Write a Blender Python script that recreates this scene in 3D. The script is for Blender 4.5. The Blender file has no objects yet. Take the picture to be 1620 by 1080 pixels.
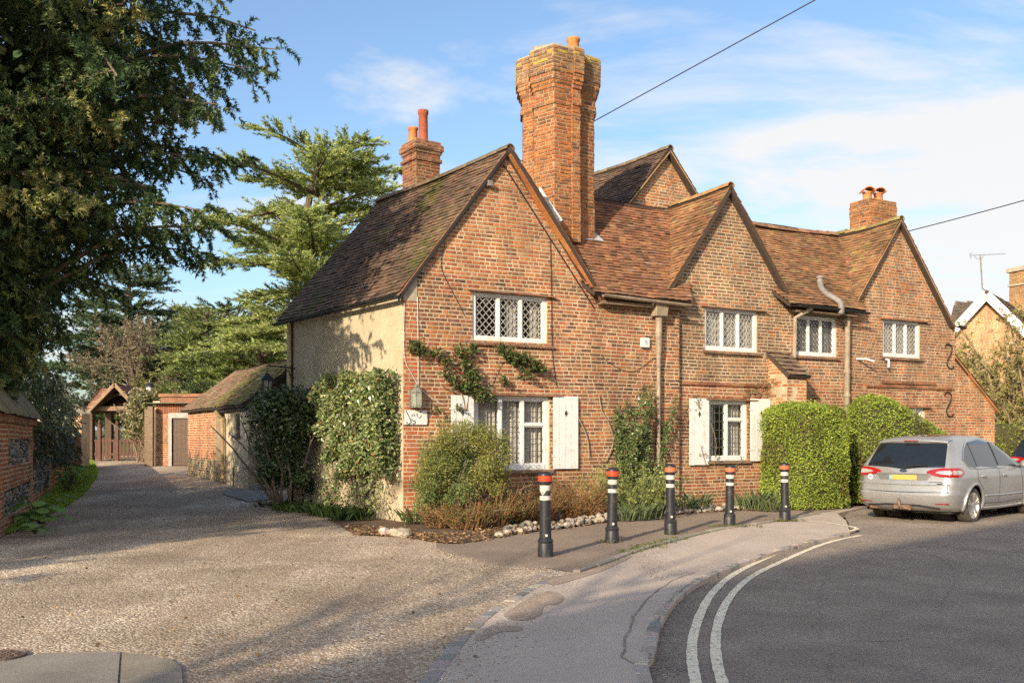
import bpy, math, random
import numpy as np
from mathutils import Vector, Matrix

R = random.Random(7)
rng = np.random.default_rng(7)
scene = bpy.context.scene
COL = scene.collection

# ------------------------------------------------------------------ camera, sky, sun, exposure
FPX, HORIZ, CXP, CAM_H = 1450.0, 692.0, 810.0, 1.5
cam_d = bpy.data.cameras.new("camera")
cam_d.sensor_width = 36.0
cam_d.lens = FPX / 1620.0 * 36.0
cam_d.shift_y = (HORIZ - 540.0) / 1620.0
cam_d.clip_start = 0.05
cam_d.clip_end = 2000.0
cam = bpy.data.objects.new("camera", cam_d)
COL.objects.link(cam)
cam.location = (0, 0, CAM_H)
cam.rotation_euler = (math.radians(90), 0, 0)
scene.camera = cam

SUN_AZ = math.radians(28.0)      # light travels towards +Y, swung 28 degrees to +X
SUN_EL = math.radians(22.0)
world = bpy.data.worlds.new("World")
scene.world = world
world.use_nodes = True
wn, wl = world.node_tree.nodes, world.node_tree.links
wn.clear()
w_out = wn.new("ShaderNodeOutputWorld")
sky = wn.new("ShaderNodeTexSky")
sky.sky_type = 'NISHITA'
sky.sun_disc = False
sky.sun_elevation = SUN_EL
sky.sun_rotation = math.pi + SUN_AZ
sky.air_density = 1.0
sky.dust_density = 2.2
sky.ozone_density = 1.6
bg = wn.new("ShaderNodeBackground")
bg.inputs[1].default_value = 0.10
bgc = wn.new("ShaderNodeBackground")
bgc.inputs[0].default_value = (1.0, 0.985, 0.965, 1)
bgc.inputs[1].default_value = 0.362
tc = wn.new("ShaderNodeTexCoord")
sep = wn.new("ShaderNodeSeparateXYZ")
wl.new(tc.outputs["Generated"], sep.inputs[0])
def wmath(op, a, b=None, c=None, clamp=False):
    n = wn.new("ShaderNodeMath"); n.operation = op; n.use_clamp = clamp
    for i, x in enumerate((a, b, c)):
        if x is None: continue
        if isinstance(x, (int, float)): n.inputs[i].default_value = x
        else: wl.new(x, n.inputs[i])
    return n.outputs[0]
# clouds live on a high flat layer: project the view direction on a plane
zc = wmath('MAXIMUM', sep.outputs[2], 0.0)
den = wmath('ADD', zc, 0.16)
cx_ = wmath('DIVIDE', sep.outputs[0], den)
cy_ = wmath('DIVIDE', sep.outputs[1], den)
cmb = wn.new("ShaderNodeCombineXYZ")
wl.new(cx_, cmb.inputs[0]); wl.new(cy_, cmb.inputs[1])
mp = wn.new("ShaderNodeMapping")
mp.inputs["Rotation"].default_value = (0, 0, math.radians(-52))
mp.inputs["Scale"].default_value = (0.9, 1.75, 1.0)
mp.inputs["Location"].default_value = (3.1, 1.35, 0.0)
wl.new(cmb.outputs[0], mp.inputs[0])
nz = wn.new("ShaderNodeTexNoise")
nz.inputs["Scale"].default_value = 1.3
nz.inputs["Detail"].default_value = 9.0
nz.inputs["Roughness"].default_value = 0.6
nz.inputs["Distortion"].default_value = 0.35
wl.new(mp.outputs[0], nz.inputs["Vector"])
# more cloud low down and towards the east (right)
low = wmath('MULTIPLY', wmath('SUBTRACT', 0.36, zc), 0.50)
east = wmath('MULTIPLY', sep.outputs[0], 0.26)
cov = wmath('ADD', wmath('ADD', nz.outputs[0], low), east)
cl = wmath('MULTIPLY', wmath('SUBTRACT', cov, 0.478), 5.4, clamp=True)
cl = wmath('POWER', cl, 1.15)
cl = wmath('MULTIPLY', cl, 0.92)
mixs = wn.new("ShaderNodeMixShader")
tint = wn.new("ShaderNodeMix"); tint.data_type = 'RGBA'; tint.blend_type = 'MULTIPLY'
tint.inputs[0].default_value = 1.0
tint.inputs[7].default_value = (0.84, 0.91, 0.95, 1)
wl.new(sky.outputs[0], tint.inputs[6])
wl.new(tint.outputs[2], bg.inputs[0])
wl.new(cl, mixs.inputs[0]); wl.new(bg.outputs[0], mixs.inputs[1]); wl.new(bgc.outputs[0], mixs.inputs[2])
wl.new(mixs.outputs[0], w_out.inputs[0])

sun_d = bpy.data.lights.new("sun", 'SUN')
sun_d.energy = 2.65
sun_d.angle = math.radians(0.55)
sun_d.color = (1.0, 0.85, 0.62)
sun = bpy.data.objects.new("sun", sun_d)
COL.objects.link(sun)
SUNV = Vector((math.sin(SUN_AZ) * math.cos(SUN_EL), math.cos(SUN_AZ) * math.cos(SUN_EL), -math.sin(SUN_EL)))
sun.rotation_euler = SUNV.to_track_quat('-Z', 'Y').to_euler()
sun.location = (-20, -40, 30)

vs = scene.view_settings
vs.view_transform = 'Standard'
vs.look = 'None'
vs.exposure = 1.4
vs.gamma = 1.0
vs.use_curve_mapping = False
try:
    scene.cycles.max_bounces = 6
    scene.cycles.transparent_max_bounces = 12
    scene.cycles.use_denoising = False
except Exception:
    pass

# ------------------------------------------------------------------ measuring helpers
def at(px, py, Y):
    "point of the place seen at photo pixel px,py at distance Y"
    return np.array([(px - CXP) / FPX * Y, Y, CAM_H + (HORIZ - py) / FPX * Y])
def gz(x, y):
    "height of the rising drive"
    t = min(1.0, max(0.0, (1.5 - x) / 3.0)); t = t * t * (3 - 2 * t)
    return 0.03 * max(0.0, y - 16.0) * t
def gp(px, py, z=0.0):
    "ground point under a photo pixel"
    Y = 16.0
    if py <= HORIZ + 2: py = HORIZ + 2
    for _ in range(60):
        x = (px - CXP) / FPX * Y
        Y = 0.5 * Y + 0.5 * FPX * (CAM_H - z - gz(x, Y)) / (py - HORIZ)
    x = (px - CXP) / FPX * Y
    return np.array([x, Y, z + gz(x, Y)])
def proj(p):
    return (CXP + FPX * p[0] / p[1], HORIZ - FPX * (p[2] - CAM_H) / p[1])

# ------------------------------------------------------------------ materials
MATS = {}
def mk(name, col, rough=0.85, col2=None, mix_scale=3.0, var=0.25, bump=0.15, bscale=40.0, metal=0.0,
       attr=False, stain=0.0, coat=0.0, spec=0.4, translucent=0.0, stretch=None, detail=6.0, lo=0.35, hi=0.65, fine=0.0):
    if name in MATS: return MATS[name]
    m = bpy.data.materials.new(name); m.use_nodes = True
    nt = m.node_tree; n, l = nt.nodes, nt.links
    b = n["Principled BSDF"]
    b.inputs["Roughness"].default_value = rough
    b.inputs["Metallic"].default_value = metal
    b.inputs["Specular IOR Level"].default_value = spec
    if coat:
        b.inputs["Coat Weight"].default_value = coat
        b.inputs["Coat Roughness"].default_value = 0.12
    t = n.new("ShaderNodeTexCoord")
    vec = t.outputs["Object"]
    if stretch:
        mpn = n.new("ShaderNodeMapping"); mpn.inputs["Scale"].default_value = stretch
        l.new(vec, mpn.inputs[0]); vec = mpn.outputs[0]
    def noise(scale, det=detail):
        x = n.new("ShaderNodeTexNoise"); x.inputs["Scale"].default_value = scale; x.inputs["Detail"].default_value = det
        x.inputs["Roughness"].default_value = 0.6
        l.new(vec, x.inputs["Vector"]); return x.outputs[0]
    if attr:
        a = n.new("ShaderNodeAttribute"); a.attribute_name = "Col"; c = a.outputs["Color"]
    else:
        rgb = n.new("ShaderNodeRGB"); rgb.outputs[0].default_value = (*col, 1); c = rgb.outputs[0]
    if col2 is not None:
        mr = n.new("ShaderNodeMapRange"); mr.inputs[1].default_value = lo; mr.inputs[2].default_value = hi
        l.new(noise(mix_scale), mr.inputs[0])
        mx = n.new("ShaderNodeMix"); mx.data_type = 'RGBA'
        l.new(mr.outputs[0], mx.inputs[0]); l.new(c, mx.inputs[6]); mx.inputs[7].default_value = (*col2, 1)
        c = mx.outputs[2]
    if var:
        mr = n.new("ShaderNodeMapRange"); mr.inputs[1].default_value = 0.25; mr.inputs[2].default_value = 0.75
        mr.inputs[3].default_value = 1 - var; mr.inputs[4].default_value = 1 + var
        l.new(noise(bscale * 0.35), mr.inputs[0])
        mx = n.new("ShaderNodeMix"); mx.data_type = 'RGBA'; mx.blend_type = 'MULTIPLY'; mx.inputs[0].default_value = 1
        l.new(c, mx.inputs[6]); l.new(mr.outputs[0], mx.inputs[7]); c = mx.outputs[2]
    if stain:
        mr = n.new("ShaderNodeMapRange"); mr.inputs[1].default_value = 0.3; mr.inputs[2].default_value = 0.7
        mr.inputs[3].default_value = 1 - stain; mr.inputs[4].default_value = 1 + stain * 0.45
        l.new(noise(0.75, 5), mr.inputs[0])
        ms_ = n.new("ShaderNodeMapping"); ms_.inputs["Scale"].default_value = (2.6, 2.6, 0.28); l.new(t.outputs["Object"], ms_.inputs[0])
        xs_ = n.new("ShaderNodeTexNoise"); xs_.inputs["Scale"].default_value = 1.0; xs_.inputs["Detail"].default_value = 6; l.new(ms_.outputs[0], xs_.inputs["Vector"])
        mq = n.new("ShaderNodeMapRange"); mq.inputs[1].default_value = 0.35; mq.inputs[2].default_value = 0.6; mq.inputs[3].default_value = 1 - stain * 0.8; mq.inputs[4].default_value = 1.06; l.new(xs_.outputs[0], mq.inputs[0])
        mz = n.new("ShaderNodeMix"); mz.data_type = 'RGBA'; mz.blend_type = 'MULTIPLY'; mz.inputs[0].default_value = 1; l.new(c, mz.inputs[6]); l.new(mq.outputs[0], mz.inputs[7]); c = mz.outputs[2]
        mx = n.new("ShaderNodeMix"); mx.data_type = 'RGBA'; mx.blend_type = 'MULTIPLY'; mx.inputs[0].default_value = 1
        l.new(c, mx.inputs[6]); l.new(mr.outputs[0], mx.inputs[7]); c = mx.outputs[2]
    l.new(c, b.inputs["Base Color"])
    if bump:
        bn = n.new("ShaderNodeBump"); bn.inputs["Strength"].default_value = bump; bn.inputs["Distance"].default_value = 0.02
        l.new(noise(bscale), bn.inputs["Height"]); l.new(bn.outputs[0], b.inputs["Normal"])
    if translucent:
        tr = n.new("ShaderNodeBsdfTranslucent"); l.new(c, tr.inputs[0])
        ms = n.new("ShaderNodeMixShader"); ms.inputs[0].default_value = translucent
        l.new(b.outputs[0], ms.inputs[1]); l.new(tr.outputs[0], ms.inputs[2])
        l.new(ms.outputs[0], n["Material Output"].inputs[0])
    MATS[name] = m
    return m

def mk_glass(name, tint=(0.02, 0.025, 0.025), opacity=0.35, rough=0.02, boost=0.10):
    m = bpy.data.materials.new(name); m.use_nodes = True
    nt = m.node_tree; n, l = nt.nodes, nt.links
    n.remove(n["Principled BSDF"])
    lw = n.new("ShaderNodeLayerWeight"); lw.inputs[0].default_value = 0.5
    pw_ = n.new("ShaderNodeMath"); pw_.operation = 'POWER'; pw_.inputs[1].default_value = 4.0; l.new(lw.outputs["Facing"], pw_.inputs[0])
    add = n.new("ShaderNodeMath"); add.operation = 'ADD'; add.use_clamp = True; add.inputs[1].default_value = 0.04 + boost
    l.new(pw_.outputs[0], add.inputs[0])
    g = n.new("ShaderNodeBsdfGlossy"); g.inputs["Roughness"].default_value = rough
    tr = n.new("ShaderNodeBsdfTransparent")
    df = n.new("ShaderNodeBsdfDiffuse"); df.inputs[0].default_value = (*tint, 1)
    m1 = n.new("ShaderNodeMixShader"); m1.inputs[0].default_value = opacity
    l.new(tr.outputs[0], m1.inputs[1]); l.new(df.outputs[0], m1.inputs[2])
    m2 = n.new("ShaderNodeMixShader")
    l.new(add.outputs[0], m2.inputs[0]); l.new(m1.outputs[0], m2.inputs[1]); l.new(g.outputs[0], m2.inputs[2])
    l.new(m2.outputs[0], n["Material Output"].inputs[0])
    MATS[name] = m
    return m

# ------------------------------------------------------------------ mesh building
class MB:
    def __init__(self): self.v = []; self.f = []; self.c = []
    def add(self, verts, faces, col=None):
        o = len(self.v)
        self.v.extend([tuple(p) for p in verts])
        self.f.extend([tuple(i + o for i in f) for f in faces])
        self.c.extend([col if col is not None else (0.5, 0.5, 0.5)] * len(verts))
        return self
    def hexa(self, p, col=None):
        "8 points: bottom ring 0-3, top ring 4-7"
        return self.add(p, [(3, 2, 1, 0), (4, 5, 6, 7), (0, 1, 5, 4), (1, 2, 6, 5), (2, 3, 7, 6), (3, 0, 4, 7)], col)
    def box(self, c, s, rz=0.0, col=None):
        x, y, z = s[0] / 2, s[1] / 2, s[2] / 2
        ca, sa = math.cos(rz), math.sin(rz)
        pts = []
        for dz in (-z, z):
            for dx, dy in ((-x, -y), (x, -y), (x, y), (-x, y)):
                pts.append((c[0] + dx * ca - dy * sa, c[1] + dx * sa + dy * ca, c[2] + dz))
        return self.hexa(pts, col)
    def bar(self, a, b, w, h=None, up=(0, 0, 1), col=None):
        "rectangular bar from a to b"
        a, b = Vector(a), Vector(b); h = h or w
        t = (b - a).normalized(); up = Vector(up)
        s = t.cross(up)
        if s.length < 1e-4: s = t.cross(Vector((1, 0, 0)))
        s.normalize(); k = s.cross(t).normalized()
        pts = []
        for q in (a, b):
            for i, j in ((-1, -1), (1, -1), (1, 1), (-1, 1)):
                pts.append(q + s * (w / 2 * i) + k * (h / 2 * j))
        return self.hexa(pts, col)
    def tube(self, pts, r, n=6, col=None, cap=True):
        pts = [Vector(p) for p in pts]
        m = len(pts)
        rr = r if hasattr(r, '__len__') else [r] * m
        ref = Vector((0.13, 0.21, 0.97))
        vs_, fs = [], []
        for i, p in enumerate(pts):
            t = (pts[min(i + 1, m - 1)] - pts[max(i - 1, 0)])
            if t.length < 1e-9: t = Vector((0, 0, 1))
            t.normalize()
            s = t.cross(ref)
            if s.length < 0.05: s = t.cross(Vector((1, 0, 0)))
            s.normalize(); k = t.cross(s)
            for j in range(n):
                a = 2 * math.pi * j / n
                vs_.append(p + (s * math.cos(a) + k * math.sin(a)) * rr[i])
        for i in range(m - 1):
            for j in range(n):
                j2 = (j + 1) % n
                fs.append((i * n + j, i * n + j2, (i + 1) * n + j2, (i + 1) * n + j))
        if cap:
            fs.append(tuple(range(n))[::-1]); fs.append(tuple((m - 1) * n + j for j in range(n)))
        return self.add(vs_, fs, col)
    def lathe(self, prof, n=20, c=(0, 0, 0), col=None, ax=None):
        "profile [(r,z)] about vertical axis at c (or about frame ax=(x,y,z axes))"
        X, Y, Z = ax if ax else (Vector((1, 0, 0)), Vector((0, 1, 0)), Vector((0, 0, 1)))
        c = Vector(c); vs_, fs = [], []
        for r, z in prof:
            for j in range(n):
                a = 2 * math.pi * j / n
                vs_.append(c + X * (r * math.cos(a)) + Y * (r * math.sin(a)) + Z * z)
        m = len(prof)
        for i in range(m - 1):
            for j in range(n):
                j2 = (j + 1) % n
                fs.append((i * n + j, i * n + j2, (i + 1) * n + j2, (i + 1) * n + j))
        if prof[0][0] > 1e-6: fs.append(tuple(range(n))[::-1])
        if prof[-1][0] > 1e-6: fs.append(tuple((m - 1) * n + j for j in range(n)))
        return self.add(vs_, fs, col)
    def prism(self, poly, n, depth, col=None):
        "3-D polygon extruded by vector n*depth"
        n = Vector(n) * depth; k = len(poly)
        a = [Vector(p) for p in poly]; b = [p + n for p in a]
        fs = [tuple(range(k))[::-1], tuple(range(k, 2 * k))]
        for i in range(k):
            j = (i + 1) % k
            fs.append((i, j, k + j, k + i))
        return self.add(a + b, fs, col)
    def sphere(self, c, r, n=10, m=7, col=None):
        prof = [(max(1e-7, r[0] * math.sin(math.pi * i / m)), -r[2] * math.cos(math.pi * i / m)) for i in range(m + 1)]
        o = len(self.v); self.lathe(prof, n, c, col)
        for i in range(o, len(self.v)):
            x, y, z = self.v[i]; self.v[i] = (x, c[1] + (y - c[1]) * r[1] / r[0], z)
        return self
    def build(self, name, mat, parent=None, smooth=False, bevel=0.0):
        me = bpy.data.meshes.new(name)
        me.from_pydata(self.v, [], self.f)
        at_ = me.attributes.new("Col", 'FLOAT_COLOR', 'POINT')
        cc = np.ones((len(self.v), 4), dtype=np.float32)
        if len(self.v): cc[:, :3] = np.array(self.c, dtype=np.float32)
        at_.data.foreach_set("color", cc.ravel())
        if mat: me.materials.append(mat)
        if smooth:
            me.polygons.foreach_set("use_smooth", [True] * len(me.polygons))
        me.update()
        o = link(name, me, parent)
        if bevel:
            md = o.modifiers.new("bevel", 'BEVEL'); md.width = bevel; md.segments = 2; md.limit_method = 'ANGLE'
        return o

def link(name, me, parent=None):
    o = bpy.data.objects.new(name, me)
    COL.objects.link(o)
    if parent is not None: setp(o, parent)
    return o
def setp(o, parent):
    o.parent = parent
    m = Matrix.Identity(4); p = parent; chain = []
    while p is not None: chain.append(p); p = p.parent
    for p in reversed(chain):
        if p.parent is not None: m = m @ p.matrix_parent_inverse
        m = m @ Matrix.LocRotScale(p.location, p.rotation_euler, p.scale)
    o.matrix_parent_inverse = m.inverted()
def np_mesh(name, V, Fq, C, mat, parent=None, smooth=False):
    "fast mesh: V (n,3), Fq (m,k), C (n,3)"
    V = np.asarray(V, np.float32); Fq = np.asarray(Fq, np.int32)
    me = bpy.data.meshes.new(name)
    me.vertices.add(len(V)); me.vertices.foreach_set("co", V.ravel())
    k = Fq.shape[1]
    me.loops.add(Fq.size); me.loops.foreach_set("vertex_index", Fq.ravel())
    me.polygons.add(len(Fq)); me.polygons.foreach_set("loop_start", np.arange(0, Fq.size, k, dtype=np.int32))
    me.polygons.foreach_set("loop_total", np.full(len(Fq), k, np.int32))
    if smooth: me.polygons.foreach_set("use_smooth", np.ones(len(Fq), dtype=bool))
    a = me.attributes.new("Col", 'FLOAT_COLOR', 'POINT')
    cc = np.ones((len(V), 4), np.float32); cc[:, :3] = C
    a.data.foreach_set("color", cc.ravel())
    me.materials.append(mat)
    me.update(calc_edges=True)
    return link(name, me, parent)
def tag(o, label=None, cat=None, group=None, kind=None):
    if label: o["label"] = label
    if cat: o["category"] = cat
    if group: o["group"] = group
    if kind: o["kind"] = kind
    return o
def thing(name, loc, label, cat, group=None, kind=None):
    o = bpy.data.objects.new(name, None)
    o.empty_display_size = 0.3
    COL.objects.link(o)
    o.location = [float(x) for x in loc]
    return tag(o, label, cat, group, kind)
def lerp(a, b, t): return tuple(x + (y - x) * t for x, y in zip(a, b))
def jit(c, a=0.15):
    k = 1 + R.uniform(-a, a)
    return tuple(max(0.0, x * k * (1 + R.uniform(-a, a) * 0.35)) for x in c)
def smooth_curve(pts, n=8):
    "Catmull-Rom through points"
    P = [np.array(p, float) for p in pts]
    P = [2 * P[0] - P[1]] + P + [2 * P[-1] - P[-2]]
    out = []
    for i in range(1, len(P) - 2):
        for k in range(n):
            t = k / n
            a, b, c, d = P[i - 1], P[i], P[i + 1], P[i + 2]
            out.append(0.5 * ((2 * b) + (c - a) * t + (2 * a - 5 * b + 4 * c - d) * t * t + (3 * b - a - 3 * c + d) * t ** 3))
    out.append(P[-2])
    return out

# ------------------------------------------------------------------ scanline clipping of a flat outline
def span(poly, y):
    xs = []
    for i in range(len(poly)):
        (x0, y0), (x1, y1) = poly[i], poly[(i + 1) % len(poly)]
        if (y0 <= y < y1) or (y1 <= y < y0):
            xs.append(x0 + (x1 - x0) * (y - y0) / (y1 - y0))
    return (min(xs), max(xs)) if len(xs) >= 2 else None

# ------------------------------------------------------------------ brickwork
class Frame:
    "flat wall frame: s along, z up, d outward"
    def __init__(self, o, u, n):
        self.o = np.array([o[0], o[1], 0.0]); self.u = np.array([u[0], u[1], 0.0]); self.n = np.array([n[0], n[1], 0.0])
    def __call__(self, s, d, z):
        p = self.o + self.u * s + self.n * d
        return (p[0], p[1], p[2] + z)

def lay_bricks(fr, poly, holes, pal, course=0.073, L=0.235, d=0.0, wave=0.010, proud=0.003, backing=None, back_d=0.28, z_start=None, soldier=None):
    """bricks of one wall as (8 points, colour, along, z); fills backing MB with the mortar body."""
    out = []
    z0 = min(p[1] for p in poly); z1 = max(p[1] for p in poly)
    z = z_start if z_start is not None else z0
    ph = R.uniform(0, 9)
    def wz(s, zz): return wave * (math.sin(s * 0.9 + ph + zz * 0.4) + 0.5 * math.sin(s * 2.3 + zz * 1.7 + ph * 2))
    row = 0
    while z < z1 - 0.01:
        za, zb = max(z, z0), min(z + course, z1)
        if zb - za < 0.02: z += course; row += 1; continue
        A = span(poly, za + 1e-4) or span(poly, (za + zb) / 2); B = span(poly, zb - 1e-4) or A
        if A is None: z += course; row += 1; continue
        zc = (za + zb) / 2
        segs = [(min(A[0], B[0]), max(A[1], B[1]))]
        for h in holes:
            if h[2] < zc < h[3]:
                ns = []
                for a, b in segs:
                    if h[1] <= a or h[0] >= b: ns.append((a, b)); continue
                    if h[0] > a: ns.append((a, h[0]))
                    if h[1] < b: ns.append((h[1], b))
                segs = ns
        for a, b in segs:
            if backing is not None:
                la, lb_ = max(a, A[0]), max(a, B[0]); ra, rb = min(b, A[1]), min(b, B[1])
                if ra > la:
                    if rb <= lb_: rb = lb_ + 0.005
                    p = [fr(la, d - back_d, za), fr(ra, d - back_d, za), fr(ra, d - 0.006, za), fr(la, d - 0.006, za),
                         fr(lb_, d - back_d, zb), fr(rb, d - back_d, zb), fr(rb, d - 0.006, zb), fr(lb_, d - 0.006, zb)]
                    backing.hexa(p)
            s = a - (R.uniform(0, L) if row % 2 else R.uniform(0, L * 0.5)); hd = R.random() < 0.5
            while s < b:
                ln = (L * 0.52 if hd else L) * R.uniform(0.9, 1.08)
                hd = (not hd) if R.random() < 0.7 else hd
                j = R.uniform(0.012, 0.019)
                s0, s1 = s + j / 2, s + ln - j / 2
                s += ln
                mj = R.uniform(0.0065, 0.0095)
                zl, zh = za + mj, zb - mj
                q = []
                l0, l1 = max(s0, a, A[0]), max(s0, a, B[0]); r0, r1 = min(s1, b, A[1]), min(s1, b, B[1])
                if r0 - l0 < 0.035 and r1 - l1 < 0.035: continue
                r0 = max(r0, l0 + 0.004); r1 = max(r1, l1 + 0.004)
                df = d + R.uniform(-proud, proud * 1.2); e = 0.005; tl = R.uniform(-0.002, 0.002)
                w = wz((l0 + r0) / 2, zc)
                q = [fr(l0, d - 0.03, zl + w), fr(r0, d - 0.03, zl + w), fr(r1, d - 0.03, zh + w), fr(l1, d - 0.03, zh + w),
                     fr(l0 + e, df - tl, zl + e + w), fr(r0 - e, df + tl, zl + e + w), fr(r1 - e, df + tl, zh - e + w), fr(l1 + e, df - tl, zh - e + w)]
                out.append((q, pal((l0 + r0) / 2, zc), r0 - l0))
        z += course; row += 1
    return out

BRICK_F = [(4, 5, 6, 7), (0, 1, 5, 4), (1, 2, 6, 5), (2, 3, 7, 6), (3, 0, 4, 7)]
def pieces_build(pieces, faces, mat, parent_of, single, stuff_name, stuff_parent, name, limit, pick):
    """pieces: list of (points, colour, size, key). The `limit` best for which pick() is positive become objects, the rest one mesh."""
    sc = sorted(range(len(pieces)), key=lambda i: -pick(pieces[i]))
    chosen = set(i for i in sc[:limit] if pick(pieces[i]) > 0)
    rest = MB()
    for i, p in enumerate(pieces):
        if i in chosen:
            c = np.mean(np.array(p[0]), axis=0)
            m = MB(); m.add([tuple(np.array(q) - c) for q in p[0]], faces, p[1])
            o = m.build(name, mat)
            o.location = c
            setp(o, parent_of(p))
        else:
            rest.add(p[0], faces, p[1])
    if rest.v:
        o = rest.build(stuff_name, mat, stuff_parent)
        o["kind"] = "stuff"
    return chosen

# ------------------------------------------------------------------ roof tiles
TILE_F = [(0, 1, 2, 3), (4, 5, 1, 0), (0, 3, 4), (1, 5, 2)]
def lay_tiles(O, A, B, N, poly, pal, gauge=0.10, width=0.165, length=0.155, sag=None, rough=1.0):
    """plain tiles on a plane. poly in (a,b) metres; returns pieces (6 points, colour, size)."""
    O, A, B, N = (np.array(x, float) for x in (O, A, B, N))
    out = []
    b0 = min(p[1] for p in poly); b1 = max(p[1] for p in poly)
    rows = int((b1 - b0) / gauge) + 1
    def pt(a, b, h):
        w = sag(a, b) if sag else 0.0
        return tuple(O + A * a + B * b + N * (h + w))
    for r in range(rows):
        y = b0 + r * gauge
        sp = span(poly, min(max(y + gauge * 0.5, b0 + 1e-4), b1 - 1e-4))
        if not sp: continue
        off = (width / 2 if r % 2 else 0) + R.uniform(-0.015, 0.015)
        a = sp[0] - (width - off % width) if off else sp[0]
        rowj = R.uniform(-0.006, 0.006) * rough
        while a < sp[1]:
            l, h = max(a + 0.002, sp[0]), min(a + width - 0.002, sp[1])
            a += width
            if h - l < 0.04: continue
            yy = y + rowj + R.uniform(-0.008, 0.008) * rough
            t = 0.017; k1 = 0.033 + R.uniform(-0.004, 0.012) * rough * (1.8 if R.random() < 0.08 else 1); k2 = k1 + R.uniform(-0.008, 0.008) * rough
            up = min(length, b1 + 0.02 - yy)
            out.append(([pt(l, yy, k1), pt(h, yy, k2), pt(h, yy + up, 0.008), pt(l, yy + up, 0.008),
                         pt(l, yy + 0.002, k1 - t), pt(h, yy + 0.002, k2 - t)], pal((l + h) / 2, y), h - l))
    return out

# ------------------------------------------------------------------ foliage
def unit(v): return v / (np.linalg.norm(v, axis=-1, keepdims=True) + 1e-9)
def leaf_quads(P, T, Nn, ln, wd, C, fold=0.0):
    """diamond leaves: base P, direction T, normal Nn, lengths ln, widths wd, colours C -> V,F,C"""
    n = len(P)
    ln = np.broadcast_to(np.asarray(ln, float), (n,))[:, None]; wd = np.broadcast_to(np.asarray(wd, float), (n,))[:, None]
    S = unit(np.cross(T, Nn))
    V = np.empty((n, 4, 3))
    V[:, 0] = P
    V[:, 1] = P + T * ln * 0.45 + S * wd * 0.5 + Nn * ln * fold
    V[:, 2] = P + T * ln
    V[:, 3] = P + T * ln * 0.45 - S * wd * 0.5 + Nn * ln * fold
    F = np.arange(n * 4).reshape(n, 4)
    return V.reshape(-1, 3), F, np.repeat(C, 4, axis=0)
def palette(n, cols, jitter=0.22, weights=None):
    cols = np.array(cols, float)
    i = rng.choice(len(cols), n, p=weights)
    c = cols[i] * (1 + rng.uniform(-jitter, jitter, (n, 1))) * (1 + rng.uniform(-0.08, 0.08, (n, 3)))
    return np.clip(c, 0, 1)
def sprays(P, D, L, n, ll, lw, cols, splay=0.9, droop=0.0, weights=None, jitter=0.22, cl=None, flat=0.0, tri=False):
    """clusters of n leaves along short twigs at P pointing D, length L"""
    N = len(P); D = unit(D)
    base = np.repeat(P, n, axis=0); d = np.repeat(D, n, axis=0)
    f = rng.uniform(0, 1, (N * n, 1))
    LL = np.repeat(np.broadcast_to(np.asarray(L, float), (N,)), n)[:, None]
    rnd = rng.normal(size=(N * n, 3))
    if flat: rnd[:, 2] *= (1 - flat)
    side = unit(rnd - d * np.sum(rnd * d, axis=1, keepdims=True) * 0.8)
    T = unit(d * (1 - splay * 0.5) + side * splay + np.array([0, 0, -droop]))
    pos = base + d * f * LL + np.array([0, 0, -1.0]) * (f ** 2) * LL * droop
    Nn = unit(rng.normal(size=(N * n, 3)) + np.array([-0.1, -0.3, 0.3]))
    k = rng.uniform(0.7, 1.25, N * n)
    if cl is None: C = palette(N * n, cols, jitter, weights)
    else: C = np.clip(np.repeat(cl, n, axis=0) * (1 + rng.uniform(-jitter, jitter, (N * n, 1))), 0, 1)
    if tri:      # needles: one face each
        S = unit(np.cross(T, Nn)) * (lw * k)[:, None] * 0.5
        V = np.empty((N * n, 3, 3)); V[:, 0] = pos - S; V[:, 1] = pos + S; V[:, 2] = pos + T * (ll * k)[:, None]
        return V.reshape(-1, 3), np.arange(N * n * 3).reshape(-1, 3), np.repeat(C, 3, axis=0)
    return leaf_quads(pos, T, Nn, ll * k, lw * k, C, 0.12)
def merge(parts):
    Vs, Fs, Cs, o = [], [], [], 0
    for V, F, C in parts:
        Vs.append(V); Fs.append(F + o); Cs.append(C); o += len(V)
    return np.concatenate(Vs), np.concatenate(Fs), np.concatenate(Cs)
# ------------------------------------------------------------------ shared materials
M_BRICK = mk("brick", (0.4, 0.16, 0.07), 0.92, (0.50, 0.36, 0.22), 7.0, attr=True, var=0.32, bump=0.5, bscale=70, lo=0.55, hi=0.90, stain=0.28)
M_MORTAR = mk("lime_mortar", (0.60, 0.47, 0.315), 0.95, (0.40, 0.30, 0.195), 2.2, 0.2, 0.35, 120, stain=0.25)
M_TILE = mk("clay_tile", (0.2, 0.1, 0.06), 0.9, attr=True, var=0.3, bump=0.35, bscale=60, stain=0.3)
M_SLAB = mk("roof_underlay", (0.06, 0.04, 0.03), 0.95)
M_RENDER = mk("cream_render", (0.52, 0.43, 0.295), 0.95, (0.41, 0.335, 0.225), 1.6, 0.12, 0.45, 26)
M_WHITE = mk("white_paint", (0.64, 0.63, 0.61), 0.55, (0.46, 0.42, 0.35), 7.0, 0.09, 0.2, 60, lo=0.54, hi=0.80)
M_LEAD = mk("lead_came", (0.33, 0.31, 0.285), 0.6, metal=0.0)
M_DARKLEAD = mk("dark_lead", (0.08, 0.08, 0.08), 0.6)
M_GLASS = mk_glass("old_glass", opacity=0.12, boost=0.03)
M_ROOM = mk("unlit_dark", (0.05, 0.04, 0.035), 0.9)  # near-black colour stands for the shade inside rooms and holes
M_CURTAIN = mk("curtain", (0.74, 0.70, 0.62), 0.9, (0.55, 0.50, 0.42), 6.0, 0.2, 0.1, 30, translucent=0.2)
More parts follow.
